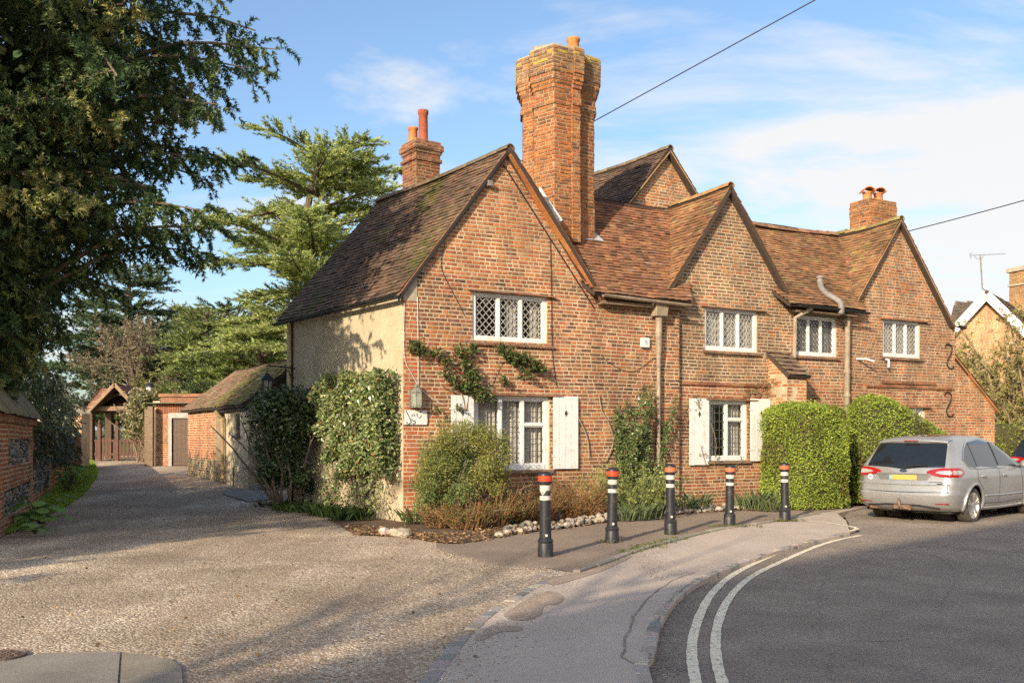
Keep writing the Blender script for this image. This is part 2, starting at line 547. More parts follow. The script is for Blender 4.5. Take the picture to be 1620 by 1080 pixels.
M_BLACK = mk("black_iron", (0.018, 0.018, 0.02), 0.45, var=0.2)
M_PIPE = mk("stone_painted_pipe", (0.36, 0.28, 0.20), 0.7, (0.22, 0.17, 0.12), 4.0)
M_PIPEGREY = mk("grey_lead_pipe", (0.25, 0.22, 0.205), 0.65, (0.15, 0.13, 0.12), 5.0)
M_OAK = mk("weathered_wood", (0.25, 0.17, 0.11), 0.85, (0.14, 0.095, 0.065), 5.0, 0.25, 0.3, 50, stretch=(1, 1, 6))
M_POT = mk("terracotta_pot", (0.55, 0.20, 0.06), 0.85, (0.33, 0.12, 0.05), 4.0)
M_FLASH = mk("lead_flashing", (0.42, 0.42, 0.43), 0.5, (0.27, 0.27, 0.29), 5.0)
M_STONE = mk("pale_stone", (0.42, 0.36, 0.27), 0.92, (0.3, 0.25, 0.18), 6.0)

# ------------------------------------------------------------------ house frame
UV2 = np.array([2690.0, 1450.0]); UV2 /= np.hypot(*UV2)
NV2 = np.array([UV2[1], -UV2[0]])
P0 = np.array([(638 - CXP) / FPX * 16.2, 16.2])
VV2 = np.array([-1130.0, 1450.0]); VV2 /= np.hypot(*VV2)          # run of the left wing, away from the road
U3, N3, V3 = (np.array([a[0], a[1], 0.0]) for a in (UV2, NV2, VV2))
HF = Frame(P0, UV2, NV2)
def H(s, d, z): return np.array(HF(s, d, z))
def s_at(px, d=0.0):
    k = (px - CXP) / FPX; q = P0 + d * NV2
    return (k * q[1] - q[0]) / (UV2[0] - k * UV2[1])
def sz(px, py, d=0.0):
    s = s_at(px, d); p = H(s, d, 0)
    return s, CAM_H + (HORIZ - py) / FPX * p[1]

house = thing("house", (P0[0], P0[1], 0), "long old red brick house with gables, leaded windows and a tall clustered brick chimney", "house")

RED, ORG, PUR, BRN, PAL, DRK = (0.32, 0.088, 0.04), (0.42, 0.15, 0.048), (0.135, 0.07, 0.05), (0.215, 0.098, 0.046), (0.43, 0.25, 0.12), (0.07, 0.046, 0.036)
def pick(ws): 
    x = R.random() * sum(w for w, _ in ws)
    for w, c in ws:
        x -= w
        if x <= 0: break
    tot = sum(w for w, _ in ws); mean = tuple(sum(w * k[i] for w, k in ws) / tot for i in range(3))
    return jit(lerp(c, mean, 0.28), 0.2)
def nse(s, z, k=1.0): return math.sin(s * 1.7 * k + 1.3) * math.cos(z * 2.1 * k + s * 0.6) + 0.5 * math.sin(s * 4.1 * k - z * 3.3 * k)
def pal_A(s, z):
    q = nse(s, z)
    if s < 0.27 and z < 4: return jit((0.40, 0.11, 0.045), 0.16)
    if z > 4.45: return pick([(2.6, ORG), (2.2, (0.38, 0.155, 0.072)), (0.8, PAL), (1.1 + max(0, q), BRN), (0.4, PUR), (1.4, RED)])
    if z < 2.8 and s < 3.8: return pick([(2.8, RED), (1.2, PUR), (1.4, BRN), (1.0, ORG), (0.3, PAL)])
    if s < 2.0 and z > 3.2: return pick([(1.6, RED), (1.3 + max(0, q), PUR), (0.9, DRK), (1.4, ORG), (1.5, BRN)])
    q = nse(s, z); return pick([(2.1, ORG), (1.8, RED), (1.2 + max(0, q), PUR), (1.7, BRN), (0.35, PAL), (0.35, DRK)])
def pal_B(s, z):
    q = nse(s, z)
    if z > 2.7: return pick([(2.6 + q, (0.20, 0.115, 0.062)), (1.8, (0.14, 0.085, 0.055)), (1.5, (0.31, 0.15, 0.065)), (0.5, ORG), (0.2, RED)])
    return pick([(2, RED), (1.6, (0.36, 0.17, 0.08)), (1.4, BRN), (0.8, ORG), (0.5, PUR)])
def pal_C(s, z):
    if z > 4.9: return pick([(2.8, ORG), (1.5, (0.22, 0.15, 0.10)), (0.5, BRN), (0.6, RED)])
    if z > 2.8: return pick([(1.6, (0.19, 0.11, 0.075)), (1.7, (0.36, 0.16, 0.08)), (1.0, ORG), (0.8, BRN), (0.5, RED)])
    return pick([(1.7, ORG), (1.5, RED), (1.2, BRN), (0.5, PAL)])
def pal_D(s, z): return pick([(3, ORG), (1.2, (0.42, 0.17, 0.07)), (0.5, BRN), (0.5, PAL)])
def pal_ch(s, z):
    if z > 9.1 and R.random() < 0.16: return jit((0.40, 0.29, 0.05), 0.2)
    if z > 8.88: return pick([(2, (0.26, 0.145, 0.07)), (1.6, (0.17, 0.115, 0.075)), (0.8, ORG)])
    return pick([(2.6, (0.41, 0.145, 0.04)), (2.4, (0.33, 0.10, 0.036)), (1.1, BRN), (0.8, PUR)])

# openings: s0, s1, z0, z1
WIN_A1, WIN_A2 = (1.36, 2.95, 3.28, 4.20), (1.39, 3.00, 0.89, 2.30)
WIN_B1, WIN_B2 = (6.93, 8.42, 3.38, 4.30), (7.02, 8.12, 1.00, 2.32)
WIN_C1, WIN_C2, WIN_C3 = (9.56, 10.88, 3.38, 4.30), (12.47, 13.80, 3.47, 4.38), (13.33, 13.98, 0.95, 2.25)
DB, DC, DD = -0.12, -0.12, -0.22

bricks = []
def wall_part(name, fr, poly, holes, pal, d, label=None, weight=1.0, **kw):
    bk = MB()
    ps = lay_bricks(fr, poly, holes, pal, d=d, backing=bk, **kw)
    w = bk.build(name, M_MORTAR, house)
    if label: w["label"] = label
    for q, c, ln in ps: bricks.append((q, c, ln, w, weight))
    return w
wA = wall_part("gable_wall", HF, [(0, -0.2), (6.15, -0.2), (6.15, 4.3), (4.05, 4.38), (2.05, 6.86), (0, 4.1)], [WIN_A1, WIN_A2], pal_A, 0.0, weight=1.0)
wB = wall_part("gable_wall", HF, [(6.1, -0.2), (9.42, -0.2), (9.42, 4.5), (9.31, 4.62), (7.54, 6.88), (5.95, 4.6), (6.1, 4.4)], [WIN_B1, WIN_B2], pal_B, DB, weight=0.0)
wC = wall_part("gable_wall", HF, [(9.42, -0.2), (15.15, -0.2), (15.15, 4.40), (14.9, 4.46), (12.98, 6.78), (11.34, 4.6), (11.3, 4.5), (9.42, 4.5)], [WIN_C1, WIN_C2, WIN_C3], pal_C, DC, weight=0.0, wave=0.018)
wD = wall_part("lean_to_wall", HF, [(15.15, -0.2), (16.92, -0.2), (16.92, 2.30), (15.15, 3.62)], [], pal_D, DD, weight=0.0)
wR = wall_part("rear_gable_wall", HF, [(6.4, 6.2), (9.3, 6.2), (9.3, 6.85), (7.85, 8.42), (6.4, 6.85)], [], pal_C, -2.6, weight=0.0)

# sloped buttress in front of the wall beside the hedge
bs0, bs1, bdf = 8.74, 9.32, 0.46
bt = MB()
p = lay_bricks(HF, [(bs0, -0.1), (bs1, -0.1), (bs1, 2.9), (bs0, 2.9)], [], pal_D, d=bdf, backing=bt, back_d=0.5)
bf = Frame(H(bs0, DB, 0), NV2, -UV2)
p += lay_bricks(bf, [(0, -0.1), (0.58, -0.1), (0.58, 2.9), (0, 3.38)], [], pal_D, d=0.0, backing=bt, back_d=0.3)
but = bt.build("buttress", M_MORTAR, house)
for q, c, ln in p: bricks.append((q, c, ln, but, 0.0))

# string courses standing proud of the wall
for s0, s1, z, d in ((6.3, 8.7, 2.62, DB), (11.9, 15.1, 2.72, DC), (12.4, 14.4, 2.82, DC)):
    s = s0; m = MB()
    while s < s1:
        l = min(R.uniform(0.2, 0.24), s1 - s); 
        m.hexa([H(s, d, z), H(s + l - 0.01, d, z), H(s + l - 0.01, d + 0.035, z), H(s, d + 0.035, z),
                H(s, d, z + 0.06), H(s + l - 0.01, d, z + 0.06), H(s + l - 0.01, d + 0.03, z + 0.06), H(s, d + 0.03, z + 0.06)], jit((0.27, 0.115, 0.055), 0.25))
        s += l
    m.build("string_course", M_BRICK, house)

# rendered flank of the left wing, rear and end walls
m = MB()
m.prism([H(0.0, -0.02, -0.2), H(0.0, -0.02, 4.02), H(0.0, -0.02, 4.02) + V3 * 4.72, H(0.0, -0.02, -0.2) + V3 * 4.72], np.array([V3[1], -V3[0], 0]), 0.28)
m.build("rendered_wall", M_RENDER, house)
m = MB()
b1, b2 = H(0, 0, 0) + V3 * 4.7, H(15.1, -4.4, 0)
m.bar(b1 + [0, 0, 2], H(3.9, -4.4, 2.0), 0.25, 4.2)
m.bar(H(3.9, -4.4, 2.1), H(15.1, -4.4, 2.1), 0.25, 4.6)
m.bar(H(15.0, -0.5, 2.1), H(15.0, -4.4, 2.1), 0.25, 4.5)
# floor and back of the rooms behind the windows, their shade put into the colour
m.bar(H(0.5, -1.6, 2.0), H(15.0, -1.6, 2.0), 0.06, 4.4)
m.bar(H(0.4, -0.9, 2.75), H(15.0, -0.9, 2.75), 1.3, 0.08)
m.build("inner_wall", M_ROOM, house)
# corner stone under the eave and cement fillet at the corner
m = MB()
m.prism([H(0.0, 0.012, 3.92), H(0.26, 0.012, 3.92), H(0.26, 0.012, 4.3), H(0.16, 0.012, 4.3), H(0.0, 0.012, 4.12)], N3, -0.1)
m.build("corner_stone", M_STONE, house)

# ------------------------------------------------------------------ roofs
tiles = []
LEFT = [(3.4, (0.15, 0.092, 0.056)), (2, (0.19, 0.108, 0.062)), (1.6, (0.11, 0.075, 0.05)), (0.4, (0.22, 0.15, 0.105)), (0.35, (0.25, 0.13, 0.075))]
MAIN = [(3, (0.29, 0.13, 0.063)), (2, (0.22, 0.105, 0.057)), (1.2, (0.35, 0.16, 0.075)), (0.8, (0.15, 0.085, 0.055)), (0.2, (0.33, 0.22, 0.15))]
OCHR = [(3, (0.28, 0.14, 0.065)), (2, (0.21, 0.11, 0.06)), (1.2, (0.36, 0.17, 0.075)), (0.9, (0.28, 0.20, 0.08)), (0.5, (0.13, 0.08, 0.05))]
DARK = [(3, (0.13, 0.08, 0.055)), (2, (0.18, 0.10, 0.06)), (1, (0.09, 0.06, 0.05))]
def roof(corners, pals, weight, label=None, moss=0.0, sag=0.03, th=0.07, name="roof", parent=None, store=None, gauge=0.10):
    c = [np.array(x, float) for x in corners]
    A = c[1] - c[0]; A /= np.linalg.norm(A)
    N = np.cross(A, c[-1] - c[0]); N /= np.linalg.norm(N)
    if N[2] < 0: N = -N
    B = np.cross(N, A)
    if np.dot(B, c[-1] - c[0]) < 0: B = -B
    poly = [(float(np.dot(x - c[0], A)), float(np.dot(x - c[0], B))) for x in c]
    amax = max(p[0] for p in poly); amin = min(p[0] for p in poly); bmax = max(p[1] for p in poly)
    ph = R.uniform(0, 6)
    def sg(a, b):
        return -sag * math.sin(math.pi * (a - amin) / (amax - amin)) * (0.4 + 0.6 * b / bmax) + 0.012 * math.sin(a * 2.3 + b * 1.1 + ph) - 0.012
    def pal(a, b):
        col = pick(pals)
        if moss:
            q = nse(a * 0.8 + ph, b * 0.7) + R.uniform(-0.5, 0.5)
            if q > 1.15 - moss: col = lerp(col, (0.13, 0.12, 0.025), min(0.9, (q - 1.15 + moss) * 1.4))
        return col
    ts = lay_tiles(c[0], A, B, N, poly, pal, sag=sg, gauge=gauge)
    m = MB()
    # the boarded body of the slope, following the sag in strips
    ns = 10
    for i in range(ns):
        f0, f1 = i / ns, (i + 1) / ns
        y0, y1 = bmax * f0 + 1e-4, bmax * f1 - 1e-4
        p0, p1 = span(poly, y0), span(poly, y1)
        if not p0 or not p1: continue
        k = max(1, int((p0[1] - p0[0]) / 0.8))
        for j in range(k):
            g0, g1 = j / k, (j + 1) / k
            q = []
            for (g, y, pp) in ((g0, y0, p0), (g1, y0, p0), (g1, y1, p1), (g0, y1, p1)):
                a = pp[0] + (pp[1] - pp[0]) * g
                q.append(c[0] + A * a + B * y + N * (sg(a, y) - 0.006))
            m.hexa([x - N * th for x in q] + q)
    o = m.build(name, M_SLAB, parent or house)
    if label: o["label"] = label
    dst = tiles if store is None else store
    for q, col, ln in ts: dst.append((q, col, ln, o, weight))
    return o, (c, A, B, N)
RZ = 6.92
roof([H(-0.12, 0, 4.05) - V3 * 0.08, H(-0.12, 0, 4.05) + V3 * 5.16, H(2.05, 0, RZ) + V3 * 4.8, H(2.05, 0, RZ) - V3 * 0.08], LEFT, 1.0, "mossy dark brown tiled slope over the rendered flank", moss=0.45, sag=0.05)
roof([H(2.05, 0, RZ) - V3 * 0.16, H(2.05, 0, RZ) + V3 * 4.8, H(4.18, 0, 4.2) + V3 * 4.8, H(4.18, 0, 4.2) - V3 * 0.16][::-1], MAIN, 0.0)
def Rm(s, z, e=4.33, t=6.85, d0=0.24, d1=-1.95): return H(s, d0 + (d1 - d0) * (z - e) / (t - e), z)
roof([Rm(3.9, 4.33), Rm(6.28, 4.33), Rm(7.9, 6.85), Rm(2.0, 6.85)], MAIN, 1.0, "warm red brown tiled slope below the tall chimney", sag=0.04)
roof([Rm(9.1, 4.5, 4.5, 6.8), Rm(11.5, 4.5, 4.5, 6.8), Rm(13.2, 6.8, 4.5, 6.8), Rm(7.4, 6.8, 4.5, 6.8)], OCHR, 0.4, sag=0.06)
roof([H(2.6, -4.5, 4.3), H(15.0, -4.5, 4.3), H(15.0, -1.95, 6.84), H(2.6, -1.95, 6.84)], DARK, 0.0)
# middle gable, both slopes
roof([H(5.80, 0.02, 4.48), H(5.80, -0.3, 4.48), H(7.54, -2.2, 6.95), H(7.54, 0.02, 6.95)], OCHR, 0.7, sag=0.03)
roof([H(9.36, 0.02, 4.6), H(9.36, -0.3, 4.6), H(7.54, -2.2, 6.95), H(7.54, 0.02, 6.95)], OCHR, 0.0, sag=0.03)
# right gable
roof([H(11.30, 0.0, 4.58), H(11.30, -0.3, 4.58), H(12.98, -2.2, 6.86), H(12.98, 0.0, 6.86)], OCHR, 0.4, sag=0.05, moss=0.35)
roof([H(15.0, 0.0, 4.36), H(15.0, -4.3, 4.36), H(12.98, -4.3, 6.86), H(12.98, 0.0, 6.86)], OCHR, 0.0, sag=0.05)
# rear wing above the ridge, and the lean-to at the far end
roof([H(6.2, -2.46, 6.58), H(6.2, -2.46, 6.58) + V3 * 4.0, H(7.85, -2.46, 8.49) + V3 * 4.0, H(7.85, -2.46, 8.49)], DARK, 0.3, sag=0.05, moss=0.2)
roof([H(9.5, -2.46, 6.58), H(9.5, -2.46, 6.58) + V3 * 4.0, H(7.85, -2.46, 8.49) + V3 * 4.0, H(7.85, -2.46, 8.49)], DARK, 0.0, sag=0.05)
roof([H(17.02, -0.17, 2.26), H(17.02, -3.5, 2.26), H(15.1, -3.5, 3.74), H(15.1, -0.17, 3.74)], OCHR, 0.0, sag=0.0)
# little roof on the buttress
roof([H(bs0 - 0.05, bdf + 0.1, 2.86), H(bs1 + 0.05, bdf + 0.1, 2.86), H(bs1 + 0.05, DB, 3.44), H(bs0 - 0.05, DB, 3.44)], [(2, (0.2, 0.13, 0.085)), (1, (0.28, 0.19, 0.12))], 0.0, "small worn tiled cap on the buttress", sag=0.0, gauge=0.16)

# ridge tiles
def ridge(a, b, r=0.105, col=(0.22, 0.12, 0.07), sag=0.05, L=0.33):
    a, b = np.array(a), np.array(b); n = max(1, int(np.linalg.norm(b - a) / L)); t = (b - a) / np.linalg.norm(b - a)
    side = np.array([-t[1], t[0], 0]); side /= np.linalg.norm(side)
    for i in range(n):
        f = (i + 0.5) / n
        c = a + (b - a) * f + np.array([0, 0, -sag * math.sin(math.pi * f) - 0.05])
        m = MB(); k = 6; hl = L * 0.485 * np.linalg.norm(b - a) / n / L
        V = []
        for q, rr in ((-hl, r), (hl, r * 0.95)):
            for off in (0, -0.018):
                for j in range(k + 1):
                    an = math.pi * j / k
                    V.append(t * q + side * math.cos(an) * (rr + off) + np.array([0, 0, 1]) * math.sin(an) * (rr + off))
        K = k + 1; F = []
        for j in range(k):
            F += [(j, j + 1, 2 * K + j + 1, 2 * K + j), (K + j, 3 * K + j, 3 * K + j + 1, K + j + 1), (j, K + j, K + j + 1, j + 1), (2 * K + j, 2 * K + j + 1, 3 * K + j + 1, 3 * K + j)]
        m.add(V, F, jit(col, 0.25))
        o = m.build("ridge_tile", M_TILE); o.location = c; setp(o, house)
ridge(H(2.05, 0, RZ) - V3 * 0.16, H(2.05, 0, RZ) + V3 * 4.8, col=(0.14, 0.10, 0.06))
ridge(H(7.54, 0.03, 6.97), H(7.54, -2.0, 6.97), col=(0.34, 0.20, 0.08), sag=0.02)
ridge(H(12.98, 0.02, 6.88), H(12.98, -2.0, 6.88), col=(0.27, 0.19, 0.07), sag=0.05)
ridge(H(9.0, -1.95, 6.84), H(12.9, -1.95, 6.84), col=(0.24, 0.12, 0.07), sag=0.07)
ridge(H(7.85, -2.44, 8.51), H(7.85, -2.44, 8.51) + V3 * 3.9, col=(0.16, 0.11, 0.07), sag=0.07)

# verges: undercloak tiles under the open gable edge, pale mortar lines on the others
def verge(s0, z0, s1, z1, d0, d1, mat, th=0.03, drop=0.05, name="verge", nseg=1, col=None, gap=0.0):
    a, b = (s0, z0), (s1, z1)
    for i in range(nseg):
        f0, f1 = i / nseg, (i + 1) / nseg - gap
        m = MB(); jj = R.uniform(-0.006, 0.006)
        p = [(a[0] + (b[0] - a[0]) * f, a[1] + (b[1] - a[1]) * f - drop + jj) for f in (f0, f1)]
        m.hexa([H(p[0][0], d0, p[0][1] - th), H(p[1][0], d0, p[1][1] - th), H(p[1][0], d1, p[1][1] - th), H(p[0][0], d1, p[0][1] - th),
                H(p[0][0], d0, p[0][1]), H(p[1][0], d0, p[1][1]), H(p[1][0], d1, p[1][1]), H(p[0][0], d1, p[0][1])], jit(col or (0.3, 0.2, 0.12), 0.15))
        m.build(name, mat, house)
verge(2.07, 6.88, 4.15, 4.22, 0.0, 0.17, M_TILE, 0.02, 0.10, "undercloak_tile", 11, (0.52, 0.20, 0.06), 0.004)  # orange stands for sun and bounced light, put into the tile colour
verge(2.0, 6.74, 4.02, 4.20, 0.0, 0.02, M_BLACK, 0.03, 0.13, "dark_verge_strip")  # thin black strip drawn below the orange tiles
verge(-0.12, 4.0, 2.03, 6.86, 0.04, 0.085, M_BLACK, 0.05, 0.07, "dark_verge_strip")  # black strip set close under the left verge tiles
verge(-0.12, 4.05, 2.03, 6.91, -0.02, 0.08, M_TILE, 0.03, 0.035, "undercloak_tile", 11, (0.32, 0.17, 0.10), 0.004)
for (a, b, c_, e, dd) in ((5.80, 4.48, 7.54, 6.95, DB), (9.36, 4.6, 7.54, 6.95, DB), (11.3, 4.58, 12.98, 6.86, DC), (15.0, 4.36, 12.98, 6.86, DC)):
    verge(a, b, c_, e, dd - 0.02, dd + 0.125, M_TILE, 0.035, 0.04, "verge_mortar", 9, (0.40, 0.24, 0.11), 0.002)
verge(6.25, 6.62, 7.85, 8.47, -2.62, -2.45, M_TILE, 0.04, 0.045, "verge_mortar", 7, (0.36, 0.24, 0.12), 0.002)
verge(9.45, 6.62, 7.85, 8.47, -2.62, -2.45, M_TILE, 0.04, 0.045, "verge_mortar", 7, (0.42, 0.26, 0.10), 0.002)
verge(15.12, 3.72, 17.02, 2.24, -0.24, -0.15, M_TILE, 0.04, 0.05, "verge_mortar", 7, (0.50, 0.22, 0.08), 0.002)
# lead strip near the foot of the rear gable
m = MB(); m.hexa([H(6.5, -2.6, 6.86), H(8.6, -2.6, 6.86), H(8.6, -2.55, 6.86), H(6.5, -2.55, 6.86), H(6.5, -2.6, 6.93), H(8.6, -2.6, 6.93), H(8.6, -2.56, 6.93), H(6.5, -2.56, 6.93)], (0.33, 0.08, 0.04))
m.build("string_course", M_BRICK, house)

# ------------------------------------------------------------------ chimneys
def stack(name, centre, plan, bands, pal, label=None, top=True, base_mat=None):
    base_mat = base_mat or mk("sooty_mortar", (0.40, 0.26, 0.14), 0.95, (0.26, 0.17, 0.10), 3.0)
    body = MB(); ps = []
    for (z0, z1, k) in bands:
        pl = [np.array([centre[0] + x * k, centre[1] + y * k]) for x, y in plan]
        n = len(pl)
        ar = sum(pl[i][0] * pl[(i + 1) % n][1] - pl[(i + 1) % n][0] * pl[i][1] for i in range(n))
        if ar < 0: pl = pl[::-1]
        for i in range(n):
            a, b = pl[i], pl[(i + 1) % n]
            L_ = np.linalg.norm(b - a)
            if L_ < 0.03: continue
            u = (b - a) / L_; nn = np.array([u[1], -u[0]])
            fr = Frame(a, u, nn)
            if L_ > 0.06:
                ps += lay_bricks(fr, [(0, z0), (L_, z0), (L_, z1), (0, z1)], [], pal, d=0.006, wave=0.004, proud=0.006, course=(z1 - z0) / max(1, round((z1 - z0) / 0.073)), z_start=z0)
        body.prism([(p[0] * 1.0, p[1], z0) for p in [centre + (q - centre) * (1 - 0.006) for q in pl]], (0, 0, 1), z1 - z0)
    o = body.build(name, base_mat, house)
    if label: o["label"] = label
    for q, c, ln in ps: bricks.append((q, c, ln, o, 0.0))
    return o
CH = np.array([0.975, 19.05])
plan = [(-.743, .30), (-.743, .20), (-.52, .00), (-.52, -.17), (-.12, -.50), (.24, -.29), (.24, -.40), (.42, -.29), (.42, -.07), (.743, .16), (.743, .62), (.40, .80), (.40, .92), (.1, 1.05), (-.25, .92), (-.25, .80), (-.743, .62)]
bands = [(5.5, 6.35, 1.02), (6.35, 8.27, 1.0), (8.27, 8.42, 1.06), (8.42, 8.60, 1.02), (8.60, 8.68, 1.06), (8.68, 8.76, 1.10), (8.76, 8.90, 1.15), (8.90, 9.42, 1.19)]
big = stack("chimney", CH, plan, bands, pal_ch, "tall clustered brick chimney with a corbelled head")
m = MB()
m.prism([(CH[0] + x * 1.15, CH[1] + y * 1.15, 9.42) for x, y in plan[::-1]], (0, 0, 1), 0.03)
m.build("mortar_cap", M_STONE, big)
def pot(c, r, h, parent, col=M_POT, hood=False):
    m = MB(); t = 0.018
    m.lathe([(r * 1.12, 0), (r * 1.12, 0.04), (r * 0.95, 0.06), (r * 0.88, h * 0.85), (r * 1.05, h * 0.9), (r * 1.05, h), (r * 0.85, h), (r * 0.8, h * 0.5)], 16, c)
    o = m.build("chimney_pot", col, parent, smooth=True)
    if hood:
        m = MB(); k = 8; V = []; 
        for q in (-r * 1.35, r * 1.35):
            for off in (0, -0.02):
                for j in range(k + 1):
                    a = math.pi * j / k
                    V.append(np.array(c) + np.array([math.cos(a) * (r * 1.25 + off), q, h + 0.0 + math.sin(a) * (r * 1.0 + off)]))
        K = k + 1; F = []
        for j in range(k):
            F += [(j, j + 1, 2 * K + j + 1, 2 * K + j), (K + j, 3 * K + j, 3 * K + j + 1, K + j + 1), (j, K + j, K + j + 1, j + 1), (2 * K + j, 2 * K + j + 1, 3 * K + j + 1, 3 * K + j)]
        m.add(V, F); m.build("hood", col, o)
    return o
pot(at(907, 97, 19.0), 0.135, 0.46, big)
m = MB(); c = at(855, 85, 19.1); m.bar(c + [-0.16, 0, 0.05], c + [0.16, 0.05, 0.12], 0.3, 0.07); m.box(c + [0, 0, -0.1], (0.34, 0.3, 0.24)); m.build("flue_cap", M_STONE, big)
# lead flashing where the stack meets the slope
m = MB()
def flash(pts): m.prism(pts, (0.1, -0.5, 0.6), 0.012)
flash([Rm(3.30, 5.62), Rm(4.62, 5.62), Rm(4.62, 5.86), Rm(3.30, 5.86)])
flash([Rm(4.58, 5.62), Rm(4.86, 5.62), Rm(4.64, 6.12), Rm(4.42, 6.12)])
a0, a1 = at(850, 300, 18.55), at(885, 352, 18.35)
m.bar(a0, a1, 0.16, 0.03, up=(-0.5, -0.6, 0.6))
m.build("lead_flashing", M_FLASH, house)

def sq(w, d, rot):
    c, s = math.cos(rot), math.sin(rot)
    return [(x * c - y * s, x * s + y * c) for x, y in ((-w, -d), (w, -d), (w, d), (-w, d))]
pal_s = lambda s, z: pick([(2, RED), (1, PUR), (1, BRN), (0.6, (0.3, 0.16, 0.1))])
st2 = stack("chimney", np.array([-2.07, 20.9]), sq(0.31, 0.31, 0.62), [(6.3, 7.72, 1.0), (7.72, 7.80, 1.12), (7.80, 7.90, 1.0), (7.90, 7.97, 1.10), (7.97, 8.11, 1.2), (8.11, 8.19, 1.06)], pal_s, "small square brick chimney on the left wing")
pot((-2.02, 20.85, 8.19), 0.115, 0.74, st2, mk("red_pot", (0.30, 0.075, 0.035), 0.8)); pot((-2.27, 21.0, 8.19), 0.115, 0.40, st2)
cr = H(14.05, -1.75, 0)[:2]
st3 = stack("chimney", cr, sq(0.50, 0.33, math.atan2(UV2[1], UV2[0])), [(5.4, 7.35, 1.0), (7.35, 7.62, 1.03), (7.62, 7.75, 1.0)], pal_ch, "squat brick chimney with two hooded pots")
pot((cr[0] - 0.2, cr[1] - 0.12, 7.75), 0.125, 0.24, st3, M_POT, True); pot((cr[0] + 0.16, cr[1] + 0.06, 7.75), 0.125, 0.26, st3, M_POT, True)

# ------------------------------------------------------------------ windows
def hb(m, s0, s1, d0, d1, z0, z1, col=None):
    m.hexa([H(s0, d0, z0), H(s1, d0, z0), H(s1, d1, z0), H(s0, d1, z0), H(s0, d0, z1), H(s1, d0, z1), H(s1, d1, z1), H(s0, d1, z1)], col)
def clip_rect(poly, x0, x1, y0, y1):
    def cl(ps, f, inter):
        out = []
        for i in range(len(ps)):
            a, b = ps[i], ps[(i + 1) % len(ps)]
            fa, fb = f(a), f(b)
            if fa: out.append(a)
            if fa != fb: out.append(inter(a, b))
        return out
    def ix(v): return lambda a, b: (v, a[1] + (b[1] - a[1]) * (v - a[0]) / (b[0] - a[0]))
    def iy(v): return lambda a, b: (a[0] + (b[0] - a[0]) * (v - a[1]) / (b[1] - a[1]), v)
    for f, i in ((lambda p: p[0] >= x0, ix(x0)), (lambda p: p[0] <= x1, ix(x1)), (lambda p: p[1] >= y0, iy(y0)), (lambda p: p[1] <= y1, iy(y1))):
        poly = cl(poly, f, i)
        if len(poly) < 3: return []
    return poly
def light(win, s0, s1, z0, z1, d, pattern, came, pw, ph, tilt=0.03):
    "one leaded light: every quarry its own slightly tilted pane"
    g, b = MB(), MB()
    W, Hh = s1 - s0, z1 - z0
    t = 0.0065
    def tri(poly):
        cx = sum(p[0] for p in poly) / len(poly); cz = sum(p[1] for p in poly) / len(poly)
        tt = tilt if pattern == 'diamond' else tilt * 0.4; ax, az = R.gauss(0, tt), R.gauss(0, tt)
        g.add([H(p[0], d + (p[0] - cx) * ax + (p[1] - cz) * az, p[1]) for p in poly], [tuple(range(len(poly)))])
    if pattern == 'diamond':
        nx = max(3, round(W / pw)); px_ = W / nx; nz_ = max(4, round(Hh / ph)); pz_ = Hh / nz_
        for i in range(-1, 2 * nx + 2):
            for j in range(-1, 2 * nz_ + 2):
                if (i + j) % 2: continue
                cx, cz = s0 + i * px_ / 2, z0 + j * pz_ / 2
                poly = clip_rect([(cx - px_ / 2, cz), (cx, cz - pz_ / 2), (cx + px_ / 2, cz), (cx, cz + pz_ / 2)], s0, s1, z0, z1)
                if len(poly) >= 3: tri(poly)
        for sg in (1, -1):
            for i in range(-2 * nz_ - nx, 2 * nx + 2 * nz_ + 1):
                # lines x - s0 = i*px/… through lattice points
                xa = s0 + (i + 0.5) * px_; a = (xa, z0); bq = (xa + sg * px_ * nz_ , z0 + pz_ * nz_)
                # clip to rectangle
                pts = []
                f0, f1 = 0.0, 1.0
                dx = bq[0] - a[0]
                fa, fb = (s0 - a[0]) / dx, (s1 - a[0]) / dx
                f0, f1 = max(0, min(fa, fb)), min(1, max(fa, fb))
                if f1 - f0 < 0.01: continue
                p, q = (a[0] + dx * f0, z0 + Hh * f0), (a[0] + dx * f1, z0 + Hh * f1)
                b.bar(H(p[0], d + 0.006, p[1]), H(q[0], d + 0.006, q[1]), 2 * t, 0.008, up=N3)
    else:
        nx = max(2, round(W / pw)); nz_ = max(2, round(Hh / ph))
        for i in range(nx):
            for j in range(nz_):
                x0, x1 = s0 + W * i / nx, s0 + W * (i + 1) / nx; y0, y1 = z0 + Hh * j / nz_, z0 + Hh * (j + 1) / nz_
                tri([(x0, y0), (x1, y0), (x1, y1), (x0, y1)])
        for i in range(1, nx): b.bar(H(s0 + W * i / nx, d + 0.006, z0), H(s0 + W * i / nx, d + 0.006, z1), 2 * t, 0.008, up=N3)
        for j in range(1, nz_): b.bar(H(s0, d + 0.008, z0 + Hh * j / nz_), H(s1, d + 0.008, z0 + Hh * j / nz_), 2 * t, 0.008, up=N3)
    o = g.build("leaded_glass", M_GLASS, win); o["kind"] = "stuff"
    o = b.build("lead_lattice", came, win); o["kind"] = "stuff"
